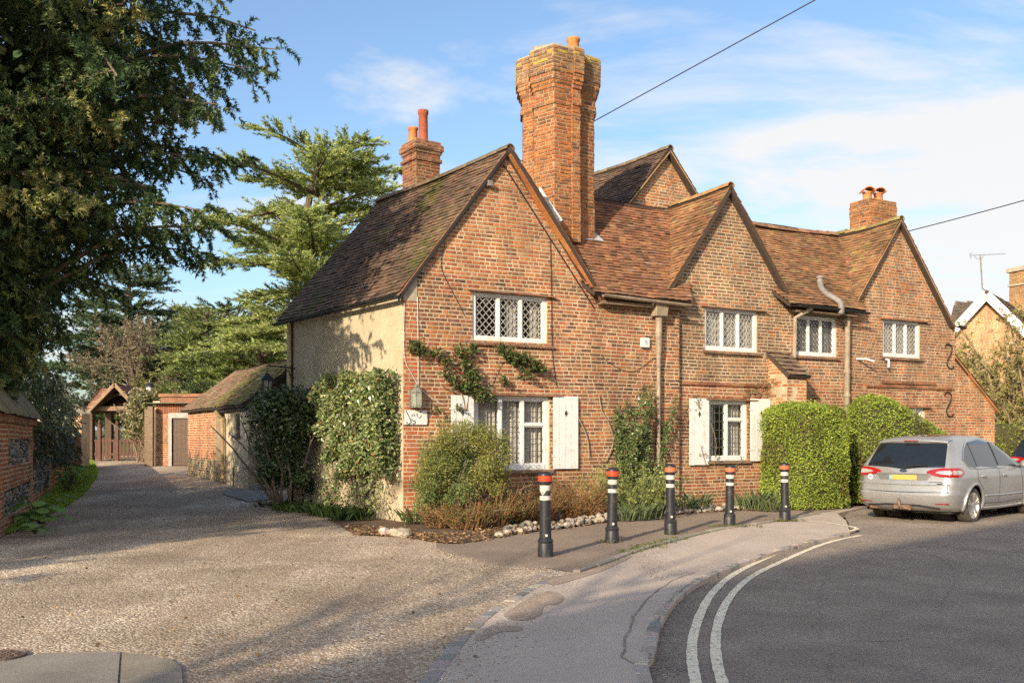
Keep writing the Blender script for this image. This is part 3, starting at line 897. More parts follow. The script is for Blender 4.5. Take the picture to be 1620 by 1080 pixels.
def curtain(win, s0, s1, z0, z1, d, amp=0.025, per=0.09, gather=0.0):
    n = max(4, int((s1 - s0) / 0.02)); V = []; F = []
    for i in range(n + 1):
        s = s0 + (s1 - s0) * i / n
        dd = d + amp * math.sin(s / per * 2 * math.pi) + 0.4 * amp * math.sin(s / per * 3.7)
        V += [H(s, dd, z0), H(s + gather * (i / n - 0.5), dd, z1)]
        if i: F.append((2 * i - 2, 2 * i, 2 * i + 1, 2 * i - 1))
    m = MB(); m.add(V, F); return m.build("curtain", M_CURTAIN, win, smooth=True)
def window(op, dw, nl, pattern, came, pw, ph, trans=None, curtains=(), label=None, fw=0.065, deep=0.035, drip=True, sill='tile'):
    s0, s1, z0, z1 = op
    m = MB(); df = dw - deep; db = df - 0.09
    hb(m, s0, s0 + fw, db, df, z0, z1); hb(m, s1 - fw, s1, db, df, z0, z1)
    hb(m, s0 + fw, s1 - fw, db, df, z1 - fw, z1); hb(m, s0 + fw, s1 - fw, db, df + 0.012, z0, z0 + fw * 1.15)
    w = m.build("window", M_WHITE, house, bevel=0.004)
    if label: w["label"] = label
    i0, i1 = s0 + fw, s1 - fw; lw = (i1 - i0) / nl
    mm = MB()
    for i in range(1, nl): hb(mm, i0 + lw * i - 0.027, i0 + lw * i + 0.027, db, df + 0.003, z0 + fw * 1.15, z1 - fw)
    if nl > 1: mm.build("mullion", M_WHITE, w, bevel=0.003)
    for i in range(nl):
        a, b = i0 + lw * i + (0.027 if i else 0), i0 + lw * (i + 1) - (0.027 if i < nl - 1 else 0)
        c, e = z0 + fw * 1.15, z1 - fw
        sections = [(c, e)]
        if trans and i in trans:
            zt = c + (e - c) * trans[i]; sections = [(c, zt - 0.022), (zt + 0.022, e)]
            m2 = MB(); hb(m2, a, b, df - 0.05, df - 0.002, zt - 0.022, zt + 0.022); m2.build("glazing_bar", M_WHITE, w)
        for (c1, e1) in sections:
            m2 = MB(); k = 0.02
            hb(m2, a, a + k, df - 0.06, df - 0.018, c1, e1); hb(m2, b - k, b, df - 0.06, df - 0.018, c1, e1)
            hb(m2, a + k, b - k, df - 0.06, df - 0.018, c1, c1 + k); hb(m2, a + k, b - k, df - 0.06, df - 0.018, e1 - k, e1)
            m2.build("casement", M_WHITE if i % 2 == 0 or trans else M_WHITE, w)
            light(w, a + k, b - k, c1 + k, e1 - k, df - 0.035, pattern, came, pw, ph)
    for (a, b) in curtains: curtain(w, s0 + (s1 - s0) * a, s0 + (s1 - s0) * b, z0 + 0.05, z1 - 0.05, df - 0.17)
    if drip:
        m = MB(); s = s0 - 0.1
        while s < s1 + 0.12:
            l = R.uniform(0.15, 0.18); j = R.uniform(-0.004, 0.004)
            m.hexa([H(s, dw - 0.02, z1 + 0.012 + j), H(s + l - 0.004, dw - 0.02, z1 + 0.012 + j), H(s + l - 0.004, dw + 0.085, z1 + j - 0.012), H(s, dw + 0.085, z1 + j - 0.012),
                    H(s, dw - 0.02, z1 + 0.03 + j), H(s + l - 0.004, dw - 0.02, z1 + 0.03 + j), H(s + l - 0.004, dw + 0.085, z1 + 0.008 + j), H(s, dw + 0.085, z1 + 0.008 + j)], jit((0.26, 0.13, 0.08), 0.2))
            s += l
        m.build("drip_course", M_TILE, w)
    if sill == 'tile':
        m = MB(); s = s0 - 0.07
        while s < s1 + 0.07:
            l = R.uniform(0.055, 0.07)
            m.tube([H(s + l / 2, dw - 0.03, z0 - 0.035), H(s + l / 2, dw + 0.06, z0 - 0.05)], l * 0.5, 6, jit((0.24, 0.14, 0.09), 0.2))
            s += l
        m.build("tile_sill", M_TILE, w)
    elif sill:
        m = MB(); hb(m, s0 - 0.06, s1 + 0.06, dw - 0.06, dw + 0.07, z0 - 0.06, z0 - 0.005); m.build("sill", M_OAK, w)
    return w
window(WIN_A1, 0.0, 3, 'diamond', M_LEAD, 0.118, 0.135, curtains=((0.5, 0.66), (0.82, 0.96)), label="upper leaded window in the nearest gable, three lights over the climbing rose", fw=0.08)
window(WIN_A2, 0.0, 3, 'grid', M_DARKLEAD, 0.12, 0.20, trans={2: 0.62}, curtains=((0.04, 0.97),), label="lower window behind the rounded bush", fw=0.09, sill='wood')
window(WIN_B1, DB, 3, 'diamond', M_LEAD, 0.11, 0.135, curtains=((0.03, 0.97),), label="upper leaded window of the middle gable")
window(WIN_B2, DB, 2, 'grid', M_DARKLEAD, 0.15, 0.2, trans={1: 0.7}, curtains=((0.03, 0.30), (0.5, 0.97)), label="lower window of the middle gable between white shutters", fw=0.08, sill='wood')
window(WIN_C1, DC, 3, 'diamond', M_DARKLEAD, 0.105, 0.13, curtains=((0.03, 0.97),), label="upper window tucked under the eave between two downpipes", drip=False)
window(WIN_C2, DC, 3, 'diamond', M_LEAD, 0.105, 0.13, curtains=((0.03, 0.97),), label="upper leaded window of the farthest gable")
window(WIN_C3, DC, 2, 'grid', M_DARKLEAD, 0.13, 0.2, curtains=((0.5, 0.97),), label="lower window half hidden by the car and hedge", fw=0.1, sill='wood')

# ------------------------------------------------------------------ shutters
def shutter(s0, s1, z0, z1, d, np_=4, label=None, lean=0.0):
    m = MB()
    for z in (z0 + (z1 - z0) * 0.15, z0 + (z1 - z0) * 0.82): hb(m, s0 + 0.02, s1 - 0.02, d - 0.01, d + 0.012, z - 0.045, z + 0.045)
    sh = m.build("shutter", M_WHITE, house)
    if label: sh["label"] = label
    for i in range(np_):
        a, b = s0 + (s1 - s0) * i / np_, s0 + (s1 - s0) * (i + 1) / np_
        m = MB(); j = R.uniform(-0.002, 0.002)
        hb(m, a + 0.0035, b - 0.0035, d + 0.012, d + 0.034 + j, z0 + R.uniform(-.003, .003), z1)
        m.build("plank", M_WHITE, sh, bevel=0.003)
    c, z = (s0 + s1) / 2, z0 + (z1 - z0) * 0.765
    m = MB(); w = 0.036; h = 0.065
    m.prism([H(c - w, d + 0.039, z), H(c, d + 0.039, z - h), H(c + w, d + 0.039, z), H(c, d + 0.039, z + h)], N3, -0.012)
    m.build("dark_diamond", M_ROOM, sh)  # dark piece laid on the planks, a hole's shade in its colour
    m = MB()
    for zz in (z0 + 0.25, z1 - 0.25): hb(m, s0 - 0.04, s0 + 0.05, d + 0.034, d + 0.042, zz - 0.012, zz + 0.012)
    m.build("hinge", M_WHITE, sh)
shutter(0.90, 1.36, 0.92, 2.27, 0.03, label="shutter mostly hidden behind the rounded bush")
shutter(3.05, 3.62, 0.90, 2.30, 0.03, label="white shutter with a diamond hole right of the bush")
shutter(6.47, 7.00, 0.92, 2.33, DB + 0.03, label="left shutter of the middle gable window")
shutter(8.17, 8.80, 0.98, 2.36, DB + 0.03, label="right shutter of the middle gable window, against the hedge")

# ------------------------------------------------------------------ gutters, pipes, tie irons
def gutter(a, b, r, mat, name="gutter"):
    a, b = np.array(a), np.array(b); t = (b - a) / np.linalg.norm(b - a); sd = np.array([t[1], -t[0], 0]); m = MB(); V = []; F = []; k = 6
    for q in (a, b):
        for off in (0, 0.008):
            for j in range(k + 1):
                an = math.pi * j / k
                V.append(q + sd * math.cos(an) * (r - off) - np.array([0, 0, 1]) * math.sin(an) * (r - off))
    K = k + 1
    for j in range(k): F += [(j, j + 1, 2 * K + j + 1, 2 * K + j), (K + j, 3 * K + j, 3 * K + j + 1, K + j + 1), (j, K + j, K + j + 1, j + 1), (2 * K + j, 2 * K + j + 1, 3 * K + j + 1, 3 * K + j)]
    F += [(0, 2 * K, 3 * K, K), (k, K + k, 3 * K + k, 2 * K + k)]
    m.add(V, F); return m.build(name, mat, house)
gutter(H(-0.19, 0, 4.0) - V3 * 0.1, H(-0.19, 0, 4.0) + V3 * 5.1, 0.065, M_BLACK)
gutter(H(4.05, 0.29, 4.30), H(6.2, 0.29, 4.24), 0.06, M_PIPE)
gutter(H(9.3, 0.29, 4.47), H(11.5, 0.29, 4.42), 0.055, M_BLACK)
gutter(H(14.85, 0.15, 4.34), H(15.5, -0.1, 4.34), 0.06, M_BLACK)
m = MB(); m.bar(H(4.1, 0.1, 4.16), H(6.15, 0.1, 4.16), 0.2, 0.06); m.build("soffit", M_OAK, house)
m = MB(); m.bar(H(9.4, -0.02, 4.36), H(11.35, -0.02, 4.36), 0.2, 0.06); m.build("soffit", M_OAK, house)
# stone coloured downpipe with a square hopper head
s = 5.53
m = MB()
m.hexa([H(s - 0.14, 0.03, 3.97), H(s + 0.14, 0.03, 3.97), H(s + 0.14, 0.22, 3.97), H(s - 0.14, 0.22, 3.97), H(s - 0.16, 0.02, 4.22), H(s + 0.16, 0.02, 4.22), H(s + 0.16, 0.25, 4.22), H(s - 0.16, 0.25, 4.22)])
hp = m.build("rainwater_hopper", M_PIPE, house, bevel=0.01)
m = MB(); m.tube([H(s, 0.11, 3.98), H(s, 0.11, 3.30)], [0.072, 0.062], 12); m.tube([H(s, 0.11, 3.32), H(s, 0.105, 3.05)], [0.062, 0.042], 12); m.tube([H(s, 0.105, 3.06), H(s, 0.10, 0.05)], 0.04, 12)
for z in (3.62, 2.95, 1.3, 0.9): m.tube([H(s, 0.105, z), H(s, 0.105, z + 0.06)], 0.075 if z > 3 else 0.052, 12)
m.build("downpipe", M_PIPE, house, smooth=False)
m = MB(); s = 9.44; m.tube([H(s + 0.3, 0.22, 4.42), H(s + 0.2, 0.15, 4.34), H(s, 0.0, 4.2), H(s, -0.02, 3.3)], 0.045, 10); m.build("downpipe", M_PIPE, house)
m = MB(); s = 11.08; m.tube([H(s, 0.03, 4.30), H(s, 0.0, 1.4)], 0.062, 12)
for z in (4.18, 3.0, 2.45): m.tube([H(s, 0.01, z), H(s, 0.01, z + 0.08)], 0.082, 12)
m.build("downpipe", M_PIPE, house)
pts = [at(1297, 441, 21.35), at(1299, 455, 21.25), at(1308, 465, 21.15), at(1322, 473, 21.0), at(1330, 481, 20.95), at(1331, 497, 20.95)]
m = MB(); m.tube(smooth_curve(pts, 4), 0.07, 10); m.tube([pts[0], pts[0] + [0, 0, 0.06]], 0.09, 10); m.build("swan_neck_pipe", M_PIPEGREY, house, smooth=True)
m = MB(); e = H(0, 0, 0) + V3 * 4.62; o_ = np.array([-V3[1], V3[0], 0]) * 0.07
m.tube([e + o_ + [0, 0, 3.95], e + o_ + [0, 0, 0.2]], 0.05, 10); m.build("downpipe", mk("cream_pipe", (0.5, 0.4, 0.24), 0.6), house)
def tie(s, z, h, label):
    pts = []
    for i in range(25):
        t = i / 24
        a = t * 2 * math.pi
        pts.append(H(s + 0.12 * math.sin(a * 1.0 - 0.9) * (1.15 if 0.1 < t < 0.9 else 0.9), DC + 0.03, z + h * (0.5 - t) + 0.05 * math.cos(a * 1.5)))
    c1 = [H(s - 0.16, DC + 0.03, z + h * 0.36), H(s - 0.15, DC + 0.03, z + h * 0.46), H(s - 0.06, DC + 0.03, z + h * 0.5), H(s + 0.07, DC + 0.03, z + h * 0.42), H(s + 0.09, DC + 0.03, z + h * 0.25),
          H(s + 0.0, DC + 0.03, z), H(s - 0.10, DC + 0.03, z - h * 0.22), H(s - 0.07, DC + 0.03, z - h * 0.42), H(s + 0.05, DC + 0.03, z - h * 0.5), H(s + 0.15, DC + 0.03, z - h * 0.44), H(s + 0.16, DC + 0.03, z - h * 0.36)]
    m = MB(); m.tube(smooth_curve(c1, 4), 0.0145, 8); o = m.build("tie_iron", M_BLACK, house, smooth=True); o["label"] = label
tie(14.90, 3.57, 0.62, "upper S shaped wall tie"); tie(14.88, 2.35, 0.62, "lower S shaped wall tie")
m = MB(); m.tube([H(11.55, DC, 3.37), H(11.62, DC + 0.2, 3.36), H(11.8, DC + 0.3, 3.3)], 0.025, 8); m.build("overflow_pipe", M_WHITE, house)
m = MB(); m.tube([H(12.52, DC, 3.4), H(12.52, DC + 0.12, 3.38), H(12.52, DC + 0.12, 3.2)], 0.03, 8); m.build("overflow_pipe", M_WHITE, house)
# wires stapled to the brick
m = MB()
m.tube(smooth_curve([H(3.13, 0.012, 6.0) * 0 + H(*[sz(870, 380)[0], 0.014, sz(870, 380)[1]]), H(s_at(872), 0.014, 4.3), H(s_at(873), 0.014, 3.2), H(s_at(880), 0.014, 2.5)], 4), 0.007, 5)
m.build("wall_wire", M_BLACK, house); m = MB()
q = [(704, 382), (697, 420), (712, 455), (735, 500)]
m.tube(smooth_curve([H(sz(*k)[0], 0.014, sz(*k)[1]) for k in q], 4), 0.006, 5)
m.build("wall_wire", M_BLACK, house); m = MB()
q = [(1035, 565), (1000, 588), (965, 575), (950, 560)]
m.tube(smooth_curve([H(sz(*k)[0], 0.014, sz(*k)[1]) for k in q], 4), 0.005, 5)
m.build("wall_wire", M_BLACK, house)
m = MB(); q = [(636, 480), (637, 560), (650, 590), (670, 620), (700, 640)]
m.tube(smooth_curve([H(max(0.01, sz(*k)[0]), 0.016, sz(*k)[1]) for k in q], 4), 0.005, 5)
q = [(660, 470), (661, 560), (661, 640)]
m.tube([H(sz(*k)[0], 0.014, sz(*k)[1]) for k in q], 0.006, 5)
m.build("pale_wall_wire", M_WHITE, house)
m = MB(); c = sz(772, 292); m.hexa([H(c[0] + x, dd, c[1] + z) for z in (-0.05, 0.05) for x, dd in ((-0.05, 0.0), (0.05, 0.0), (0.05, 0.12), (-0.05, 0.12))]); m.build("security_lamp", M_PIPEGREY, house, bevel=0.005)

# put the pieces in: the largest in view one by one
def px_area(p):
    a = [proj(q) for q in p[0][:4]]
    s = 0
    for i in range(4): s += a[i][0] * a[(i + 1) % 4][1] - a[(i + 1) % 4][0] * a[i][1]
    return abs(s)
def brick_pick(p):
    if p[4] <= 0 or p[2] < 0.12: return -1
    c = np.mean(np.array(p[0]), axis=0)
    if c[2] < 2.35: return -1
    return px_area(p) * p[4]
pieces_build(bricks, BRICK_F, M_BRICK, lambda p: p[3], None, "brickwork", house, "brick", 300, brick_pick)
def tile_pick(p):
    if p[4] <= 0 or p[2] < 0.12: return -1
    return px_area(p) * p[4]
pieces_build(tiles, TILE_F, M_TILE, lambda p: p[3], None, "tiling", house, "roof_tile", 300, tile_pick)
# ------------------------------------------------------------------ ground sheets
def mk_gravel(name):
    m = bpy.data.materials.new(name); m.use_nodes = True
    nt = m.node_tree; n, l = nt.nodes, nt.links
    b = n["Principled BSDF"]; b.inputs["Roughness"].default_value = 0.95; b.inputs["Specular IOR Level"].default_value = 0.2
    t = n.new("ShaderNodeTexCoord")
    v = n.new("ShaderNodeTexVoronoi"); v.inputs["Scale"].default_value = 48; v.inputs["Randomness"].default_value = 1.0
    l.new(t.outputs["Object"], v.inputs["Vector"])
    v2 = n.new("ShaderNodeTexVoronoi"); v2.inputs["Scale"].default_value = 150
    l.new(t.outputs["Object"], v2.inputs["Vector"])
    s = n.new("ShaderNodeSeparateColor"); l.new(v.outputs["Color"], s.inputs[0])
    r = n.new("ShaderNodeValToRGB"); cr = r.color_ramp; cr.interpolation = 'CONSTANT'
    stops = [(0, (0.30, 0.22, 0.15)), (0.2, (0.45, 0.345, 0.24)), (0.36, (0.20, 0.15, 0.11)), (0.48, (0.55, 0.44, 0.325)), (0.62, (0.35, 0.255, 0.175)), (0.76, (0.48, 0.375, 0.265)), (0.88, (0.67, 0.575, 0.45)), (0.95, (0.30, 0.27, 0.235))]
    cr.elements[0].position = 0; cr.elements[0].color = (*stops[0][1], 1)
    cr.elements[1].position = stops[1][0]; cr.elements[1].color = (*stops[1][1], 1)
    for p, c in stops[2:]:
        e = cr.elements.new(p); e.color = (*c, 1)
    l.new(s.outputs[0], r.inputs[0])
    s2 = n.new("ShaderNodeSeparateColor"); l.new(v2.outputs["Color"], s2.inputs[0])
    mr2 = n.new("ShaderNodeMapRange"); mr2.inputs[3].default_value = 0.65; mr2.inputs[4].default_value = 1.3; l.new(s2.outputs[1], mr2.inputs[0])
    mm = n.new("ShaderNodeMix"); mm.data_type = 'RGBA'; mm.blend_type = 'MULTIPLY'; mm.inputs[0].default_value = 1
    l.new(r.outputs[0], mm.inputs[6]); l.new(mr2.outputs[0], mm.inputs[7])
    # worn wheel tracks, damp and mossy patches
    nz = n.new("ShaderNodeTexNoise"); nz.inputs["Scale"].default_value = 0.8; nz.inputs["Detail"].default_value = 7; nz.inputs["Distortion"].default_value = 0.6
    l.new(t.outputs["Object"], nz.inputs["Vector"])
    mr = n.new("ShaderNodeMapRange"); mr.inputs[1].default_value = 0.3; mr.inputs[2].default_value = 0.7; mr.inputs[3].default_value = 0.85; mr.inputs[4].default_value = 1.6
    l.new(nz.outputs[0], mr.inputs[0])
    m3 = n.new("ShaderNodeMix"); m3.data_type = 'RGBA'; m3.blend_type = 'MULTIPLY'; m3.inputs[0].default_value = 1
    l.new(mm.outputs[2], m3.inputs[6]); l.new(mr.outputs[0], m3.inputs[7])
    mpp = n.new("ShaderNodeMapping"); mpp.inputs["Rotation"].default_value = (0, 0, math.radians(-28)); mpp.inputs["Scale"].default_value = (0.62, 0.07, 1)
    l.new(t.outputs["Object"], mpp.inputs[0])
    nr_ = n.new("ShaderNodeTexNoise"); nr_.inputs["Scale"].default_value = 1.6; nr_.inputs["Detail"].default_value = 5; nr_.inputs["Distortion"].default_value = 0.25; l.new(mpp.outputs[0], nr_.inputs["Vector"])
    mrr = n.new("ShaderNodeMapRange"); mrr.inputs[1].default_value = 0.42; mrr.inputs[2].default_value = 0.62; l.new(nr_.outputs[0], mrr.inputs[0])
    mx4 = n.new("ShaderNodeMix"); mx4.data_type = 'RGBA'; l.new(mrr.outputs[0], mx4.inputs[0])
    md_ = n.new("ShaderNodeMix"); md_.data_type = 'RGBA'; md_.inputs[0].default_value = 0.5; l.new(m3.outputs[2], md_.inputs[6]); md_.inputs[7].default_value = (0.25, 0.17, 0.115, 1)
    l.new(md_.outputs[2], mx4.inputs[6]); l.new(m3.outputs[2], mx4.inputs[7])
    l.new(mx4.outputs[2], b.inputs["Base Color"])
    bp = n.new("ShaderNodeBump"); bp.inputs["Strength"].default_value = 0.9; bp.inputs["Distance"].default_value = 0.012; bp.invert = True
    l.new(v.outputs["Distance"], bp.inputs["Height"]); l.new(bp.outputs[0], b.inputs["Normal"])
    return m
M_GRAVEL = mk_gravel("gravel")
M_ROAD = mk("asphalt", (0.34, 0.27, 0.215), 0.88, (0.27, 0.215, 0.172), 0.7, 0.5, 0.7, 120, stain=0.14, spec=0.3)
M_PAVE = mk("old_pavement", (0.52, 0.42, 0.345), 0.93, (0.44, 0.355, 0.29), 1.1, 0.12, 0.25, 170, spec=0.25)
M_PATH = mk("dark_footpath", (0.235, 0.175, 0.135), 0.93, (0.30, 0.225, 0.17), 1.0, 0.25, 0.4, 140, spec=0.25)
M_PATCH = mk("patched_asphalt", (0.42, 0.32, 0.25), 0.95, (0.30, 0.23, 0.18), 5.0, 0.35, 0.6, 110, spec=0.2)
M_CONC = mk("worn_concrete", (0.30, 0.265, 0.225), 0.92, (0.22, 0.19, 0.16), 1.5, 0.22, 0.4, 120, spec=0.25)
M_SETT = mk("sett", (0.2, 0.2, 0.2), 0.85, attr=True, var=0.25, bump=0.4, bscale=70)
M_LINE = mk("worn_road_paint", (0.86, 0.74, 0.55), 0.85, (0.24, 0.2, 0.17), 30.0, 0.15, 0.3, 150, lo=0.50, hi=0.70, detail=8)
M_SOIL = mk("leafy_soil", (0.16, 0.095, 0.055), 0.97, (0.09, 0.06, 0.04), 6.0, 0.4, 0.7, 60)
M_GRASSG = mk("turf", (0.10, 0.14, 0.03), 0.95, (0.10, 0.075, 0.04), 2.5, 0.3, 0.5, 50)
M_LEAF = mk("leaf", (0.1, 0.15, 0.05), 0.55, attr=True, var=0.0, bump=0.0, spec=0.18, translucent=0.32)
M_LEAFG = mk("glossy_leaf", (0.1, 0.15, 0.05), 0.32, attr=True, var=0.0, bump=0.0, spec=0.5, translucent=0.12)
M_TWIG = mk("bark", (0.12, 0.085, 0.06), 0.95, (0.19, 0.15, 0.11), 7.0, 0.3, 0.4, 40)
M_PEB = mk("pebble", (0.4, 0.3, 0.2), 0.85, attr=True, var=0.15, bump=0.0)
M_FLINT = mk("flint", (0.3, 0.3, 0.3), 0.5, attr=True, var=0.25, bump=0.2, bscale=60)

def sheet(name, pts, z, mat, kind="structure", parent=None, rise=False):
    me = bpy.data.meshes.new(name)
    m = MB(); m.add([(p[0], p[1], z + (gz(p[0], p[1]) if rise else 0)) for p in pts], [tuple(range(len(pts)))])
    o = m.build(name, mat, parent)
    if kind: o["kind"] = kind
    return o
# far terrain, following the rise of the drive
xs = [-600, -300, -150, -90, -60, -40, -30, -24, -20, -17, -14, -11, -8, -5, -2, 0, 1, 2, 6, 12, 20, 30, 45, 80, 150, 300, 600]
ys = [-400, -150, -60, -30, -15, -5, 5, 10, 14, 16, 18, 20, 23, 26, 30, 34, 38, 45, 55, 70, 100, 160, 300, 700, 1400]
m = MB()
V = [(x, y, -0.16 + min(gz(x, y), 2.5)) for y in ys for x in xs]
F = [(j * len(xs) + i, j * len(xs) + i + 1, (j + 1) * len(xs) + i + 1, (j + 1) * len(xs) + i) for j in range(len(ys) - 1) for i in range(len(xs) - 1)]
m.add(V, F); m.build("ground", M_GRASSG, smooth=True)["kind"] = "structure"

# kerb line (road edge)
kerb_px = [(1033, 1080), (1036, 1030), (1051, 976), (1083, 936), (1130, 908), (1200, 881), (1262, 862), (1345, 842)]
kerb = [gp(*p) for p in kerb_px]
kerb = [np.array([0.62, -3.0, 0]), np.array([0.72, 2.0, 0])] + kerb
kerb_c = smooth_curve(kerb, 10)
RZ0 = -0.05
road_pts = [(p[0], p[1]) for p in kerb_c] + [(6.1, 16.6), (6.6, 18.2), (7.4, 19.8), (9.2, 20.6), (11.5, 22.2), (13.5, 26.2), (15, 28.2), (30, 38), (60, 55), (64, 47), (36, 31), (20, 19), (13.5, 11), (10.5, 4), (9, -4), (8.5, -40), (0.3, -40), (0.5, -10)]
sheet("road", road_pts, RZ0, M_ROAD)
# pavement between the drive and the road
gset_px = [(668, 1115), (690, 1080), (715, 1045), (746, 1006), (790, 966), (838, 937), (872, 918)]
kerb2_px = [(905, 905), (950, 890), (1000, 872), (1060, 855), (1130, 838), (1200, 828), (1250, 819), (1330, 806), (1372, 800)]
gset = smooth_curve([np.array([-2.6, 0.5, 0]), np.array([-1.5, 3.0, 0])] + [gp(*p) for p in gset_px], 8)
kerb2 = smooth_curve([gp(*p) for p in kerb2_px], 6)
pav = [(p[0], p[1]) for p in gset] + [(p[0], p[1]) for p in kerb2] + [(6.45, 18.2), (6.05, 16.6)] + [(p[0], p[1]) for p in reversed(kerb_c)]
m = MB(); m.prism([(p[0], p[1], -0.12) for p in pav], (0, 0, 1), 0.12); m.build("pavement", M_PAVE)["kind"] = "structure"
# darker footpath behind the bollards
bord_px = [(560, 838), (640, 842), (720, 852), (815, 838), (900, 828), (1000, 814), (1100, 806), (1200, 800), (1240, 796), (1300, 797)]
bord = smooth_curve([gp(p[0], p[1], 0.07) for p in bord_px], 6)
for p in bord: p[2] = 0.0
path_l = [gp(*p) for p in [(870, 899), (800, 897), (760, 890), (725, 880), (690, 868)]]
fp = [(p[0], p[1]) for p in kerb2] + [(p[0], p[1]) for p in reversed(bord[10:])] + [(p[0], p[1]) for p in path_l[::-1]]
sheet("footpath", fp, 0.003, M_PATH)
def in_poly(x, y, poly):
    c = False; j = len(poly) - 1
    for i in range(len(poly)):
        if ((poly[i][1] > y) != (poly[j][1] > y)) and (x < (poly[j][0] - poly[i][0]) * (y - poly[i][1]) / (poly[j][1] - poly[i][1]) + poly[i][0]): c = not c
        j = i
    return c
def gset_x(y):
    for a, b in zip(gset[:-1], gset[1:]):
        if a[1] <= y <= b[1]: return a[0] + (b[0] - a[0]) * (y - a[1]) / (b[1] - a[1])
    return 1.5
# gravel drive, rising towards the gate
gx = np.concatenate([np.linspace(-26, -9, 18), np.linspace(-8.6, 1.2, 66)]); gy = np.concatenate([np.linspace(-6, 24, 151), np.linspace(24.5, 40, 20)])
V, F = [], []
for y in gy:
    for x in gx:
        V.append((x, y, -0.008 + gz(x, y) + 0.004 * math.sin(x * 1.9 + y * 0.7) * math.cos(y * 1.3 - x * 0.4)))
K = len(gx)
for j in range(len(gy) - 1):
    for i in range(K - 1):
        c = ((gx[i] + gx[i + 1]) / 2, (gy[j] + gy[j + 1]) / 2)
        if c[0] > -1.2 and c[1] > 17: continue
        if c[1] < 13.6 and c[0] > gset_x(c[1]) + 0.12: continue
        if c[0] > 1.0: continue
        F.append((j * K + i, j * K + i + 1, (j + 1) * K + i + 1, (j + 1) * K + i))
m = MB(); m.add(V, F); m.build("gravel_drive", M_GRAVEL, smooth=True)["kind"] = "structure"
# loose stones on the drive
def pebbles(name, pts, size, mat, cols, parent=None, zoff=0.0):
    n = len(pts)
    u_ = rng.uniform(0, 2 * math.pi, n); a = size * rng.uniform(0.6, 1.5, n); b = a * rng.uniform(0.55, 0.95, n); h = a * rng.uniform(0.35, 0.7, n)
    V = np.empty((n, 6, 3))
    c, s = np.cos(u_), np.sin(u_)
    P = np.asarray(pts)
    for k, (dx, dy) in enumerate(((1, 0), (0, 1), (-1, 0), (0, -1))):
        q = rng.uniform(0.75, 1.2, n)
        ex, ey = dx * a * q, dy * b * q
        V[:, k, 0] = P[:, 0] + ex * c - ey * s; V[:, k, 1] = P[:, 1] + ex * s + ey * c; V[:, k, 2] = P[:, 2] + zoff + h * rng.uniform(0.0, 0.5, n)
    V[:, 4] = P; V[:, 4, 2] += h * 0.9 + zoff; V[:, 4, :2] += rng.normal(size=(n, 2)) * (a * 0.2)[:, None]
    V[:, 5] = P; V[:, 5, 2] -= h * 0.5
    base = (np.arange(n) * 6)[:, None]
    T = np.array([[0, 1, 4], [1, 2, 4], [2, 3, 4], [3, 0, 4]])
    F = (base[:, None, :] + T[None]).reshape(-1, 3)
    C = np.repeat(palette(n, cols, 0.25), 6, axis=0)
    return np_mesh(name, V.reshape(-1, 3), F, C, mat, parent)
GCOL = [(0.42, 0.31, 0.22), (0.30, 0.21, 0.15), (0.54, 0.43, 0.32), (0.20, 0.145, 0.105), (0.68, 0.58, 0.47), (0.44, 0.31, 0.2)]
pts = []
while len(pts) < 62000:
    Y = 4.6 + (R.random() ** 1.7) * 22; px = R.uniform(-40, 900)
    x = (px - CXP) / FPX * Y
    if Y < 13.5 and x > gset_x(Y) - 0.06: continue
    if Y >= 11 and in_poly(x, Y, fp): continue
    if Y > 14.0 and x > -1.9 - (Y - 16.2) * 0.78: continue
    if Y >= 13.5 and x > -1.2: continue
    if x < -7.3 - (Y - 13.7) * 0.41: continue
    pts.append((x, Y, -0.013 + gz(x, Y)))
for k in range(1500):   # strays on the setts and the pavement edge
    y = R.uniform(4.8, 12); pts.append((gset_x(y) + abs(R.gauss(0, 0.22)), y, 0.001))
for k in range(2600):   # spread over the rim of the footpath
    i = R.randrange(len(path_l) - 1); f = R.random(); q = path_l[i] * (1 - f) + path_l[i + 1] * f; pts.append((q[0] + R.gauss(0, .05), q[1] + abs(R.gauss(0, .13)) - 0.1, 0.0))
pebbles("loose_gravel", pts, 0.0085, M_PEB, GCOL)["kind"] = "stuff"
# grit in the channel beside the kerb
pts = []
for k in range(5000):
    i = R.randrange(14, len(kerb_c) - 1); f = R.random(); p = kerb_c[i] * (1 - f) + kerb_c[i + 1] * f
    t = kerb_c[i + 1] - kerb_c[i]; nr = np.array([t[1], -t[0], 0]) / np.linalg.norm(t)
    q = p + nr * abs(R.gauss(0.02, 0.13)); pts.append((q[0], q[1], RZ0 + 0.002))
pebbles("channel_grit", pts, 0.006, M_PEB, [(0.22, 0.17, 0.13), (0.14, 0.11, 0.09), (0.3, 0.25, 0.2)])["kind"] = "stuff"

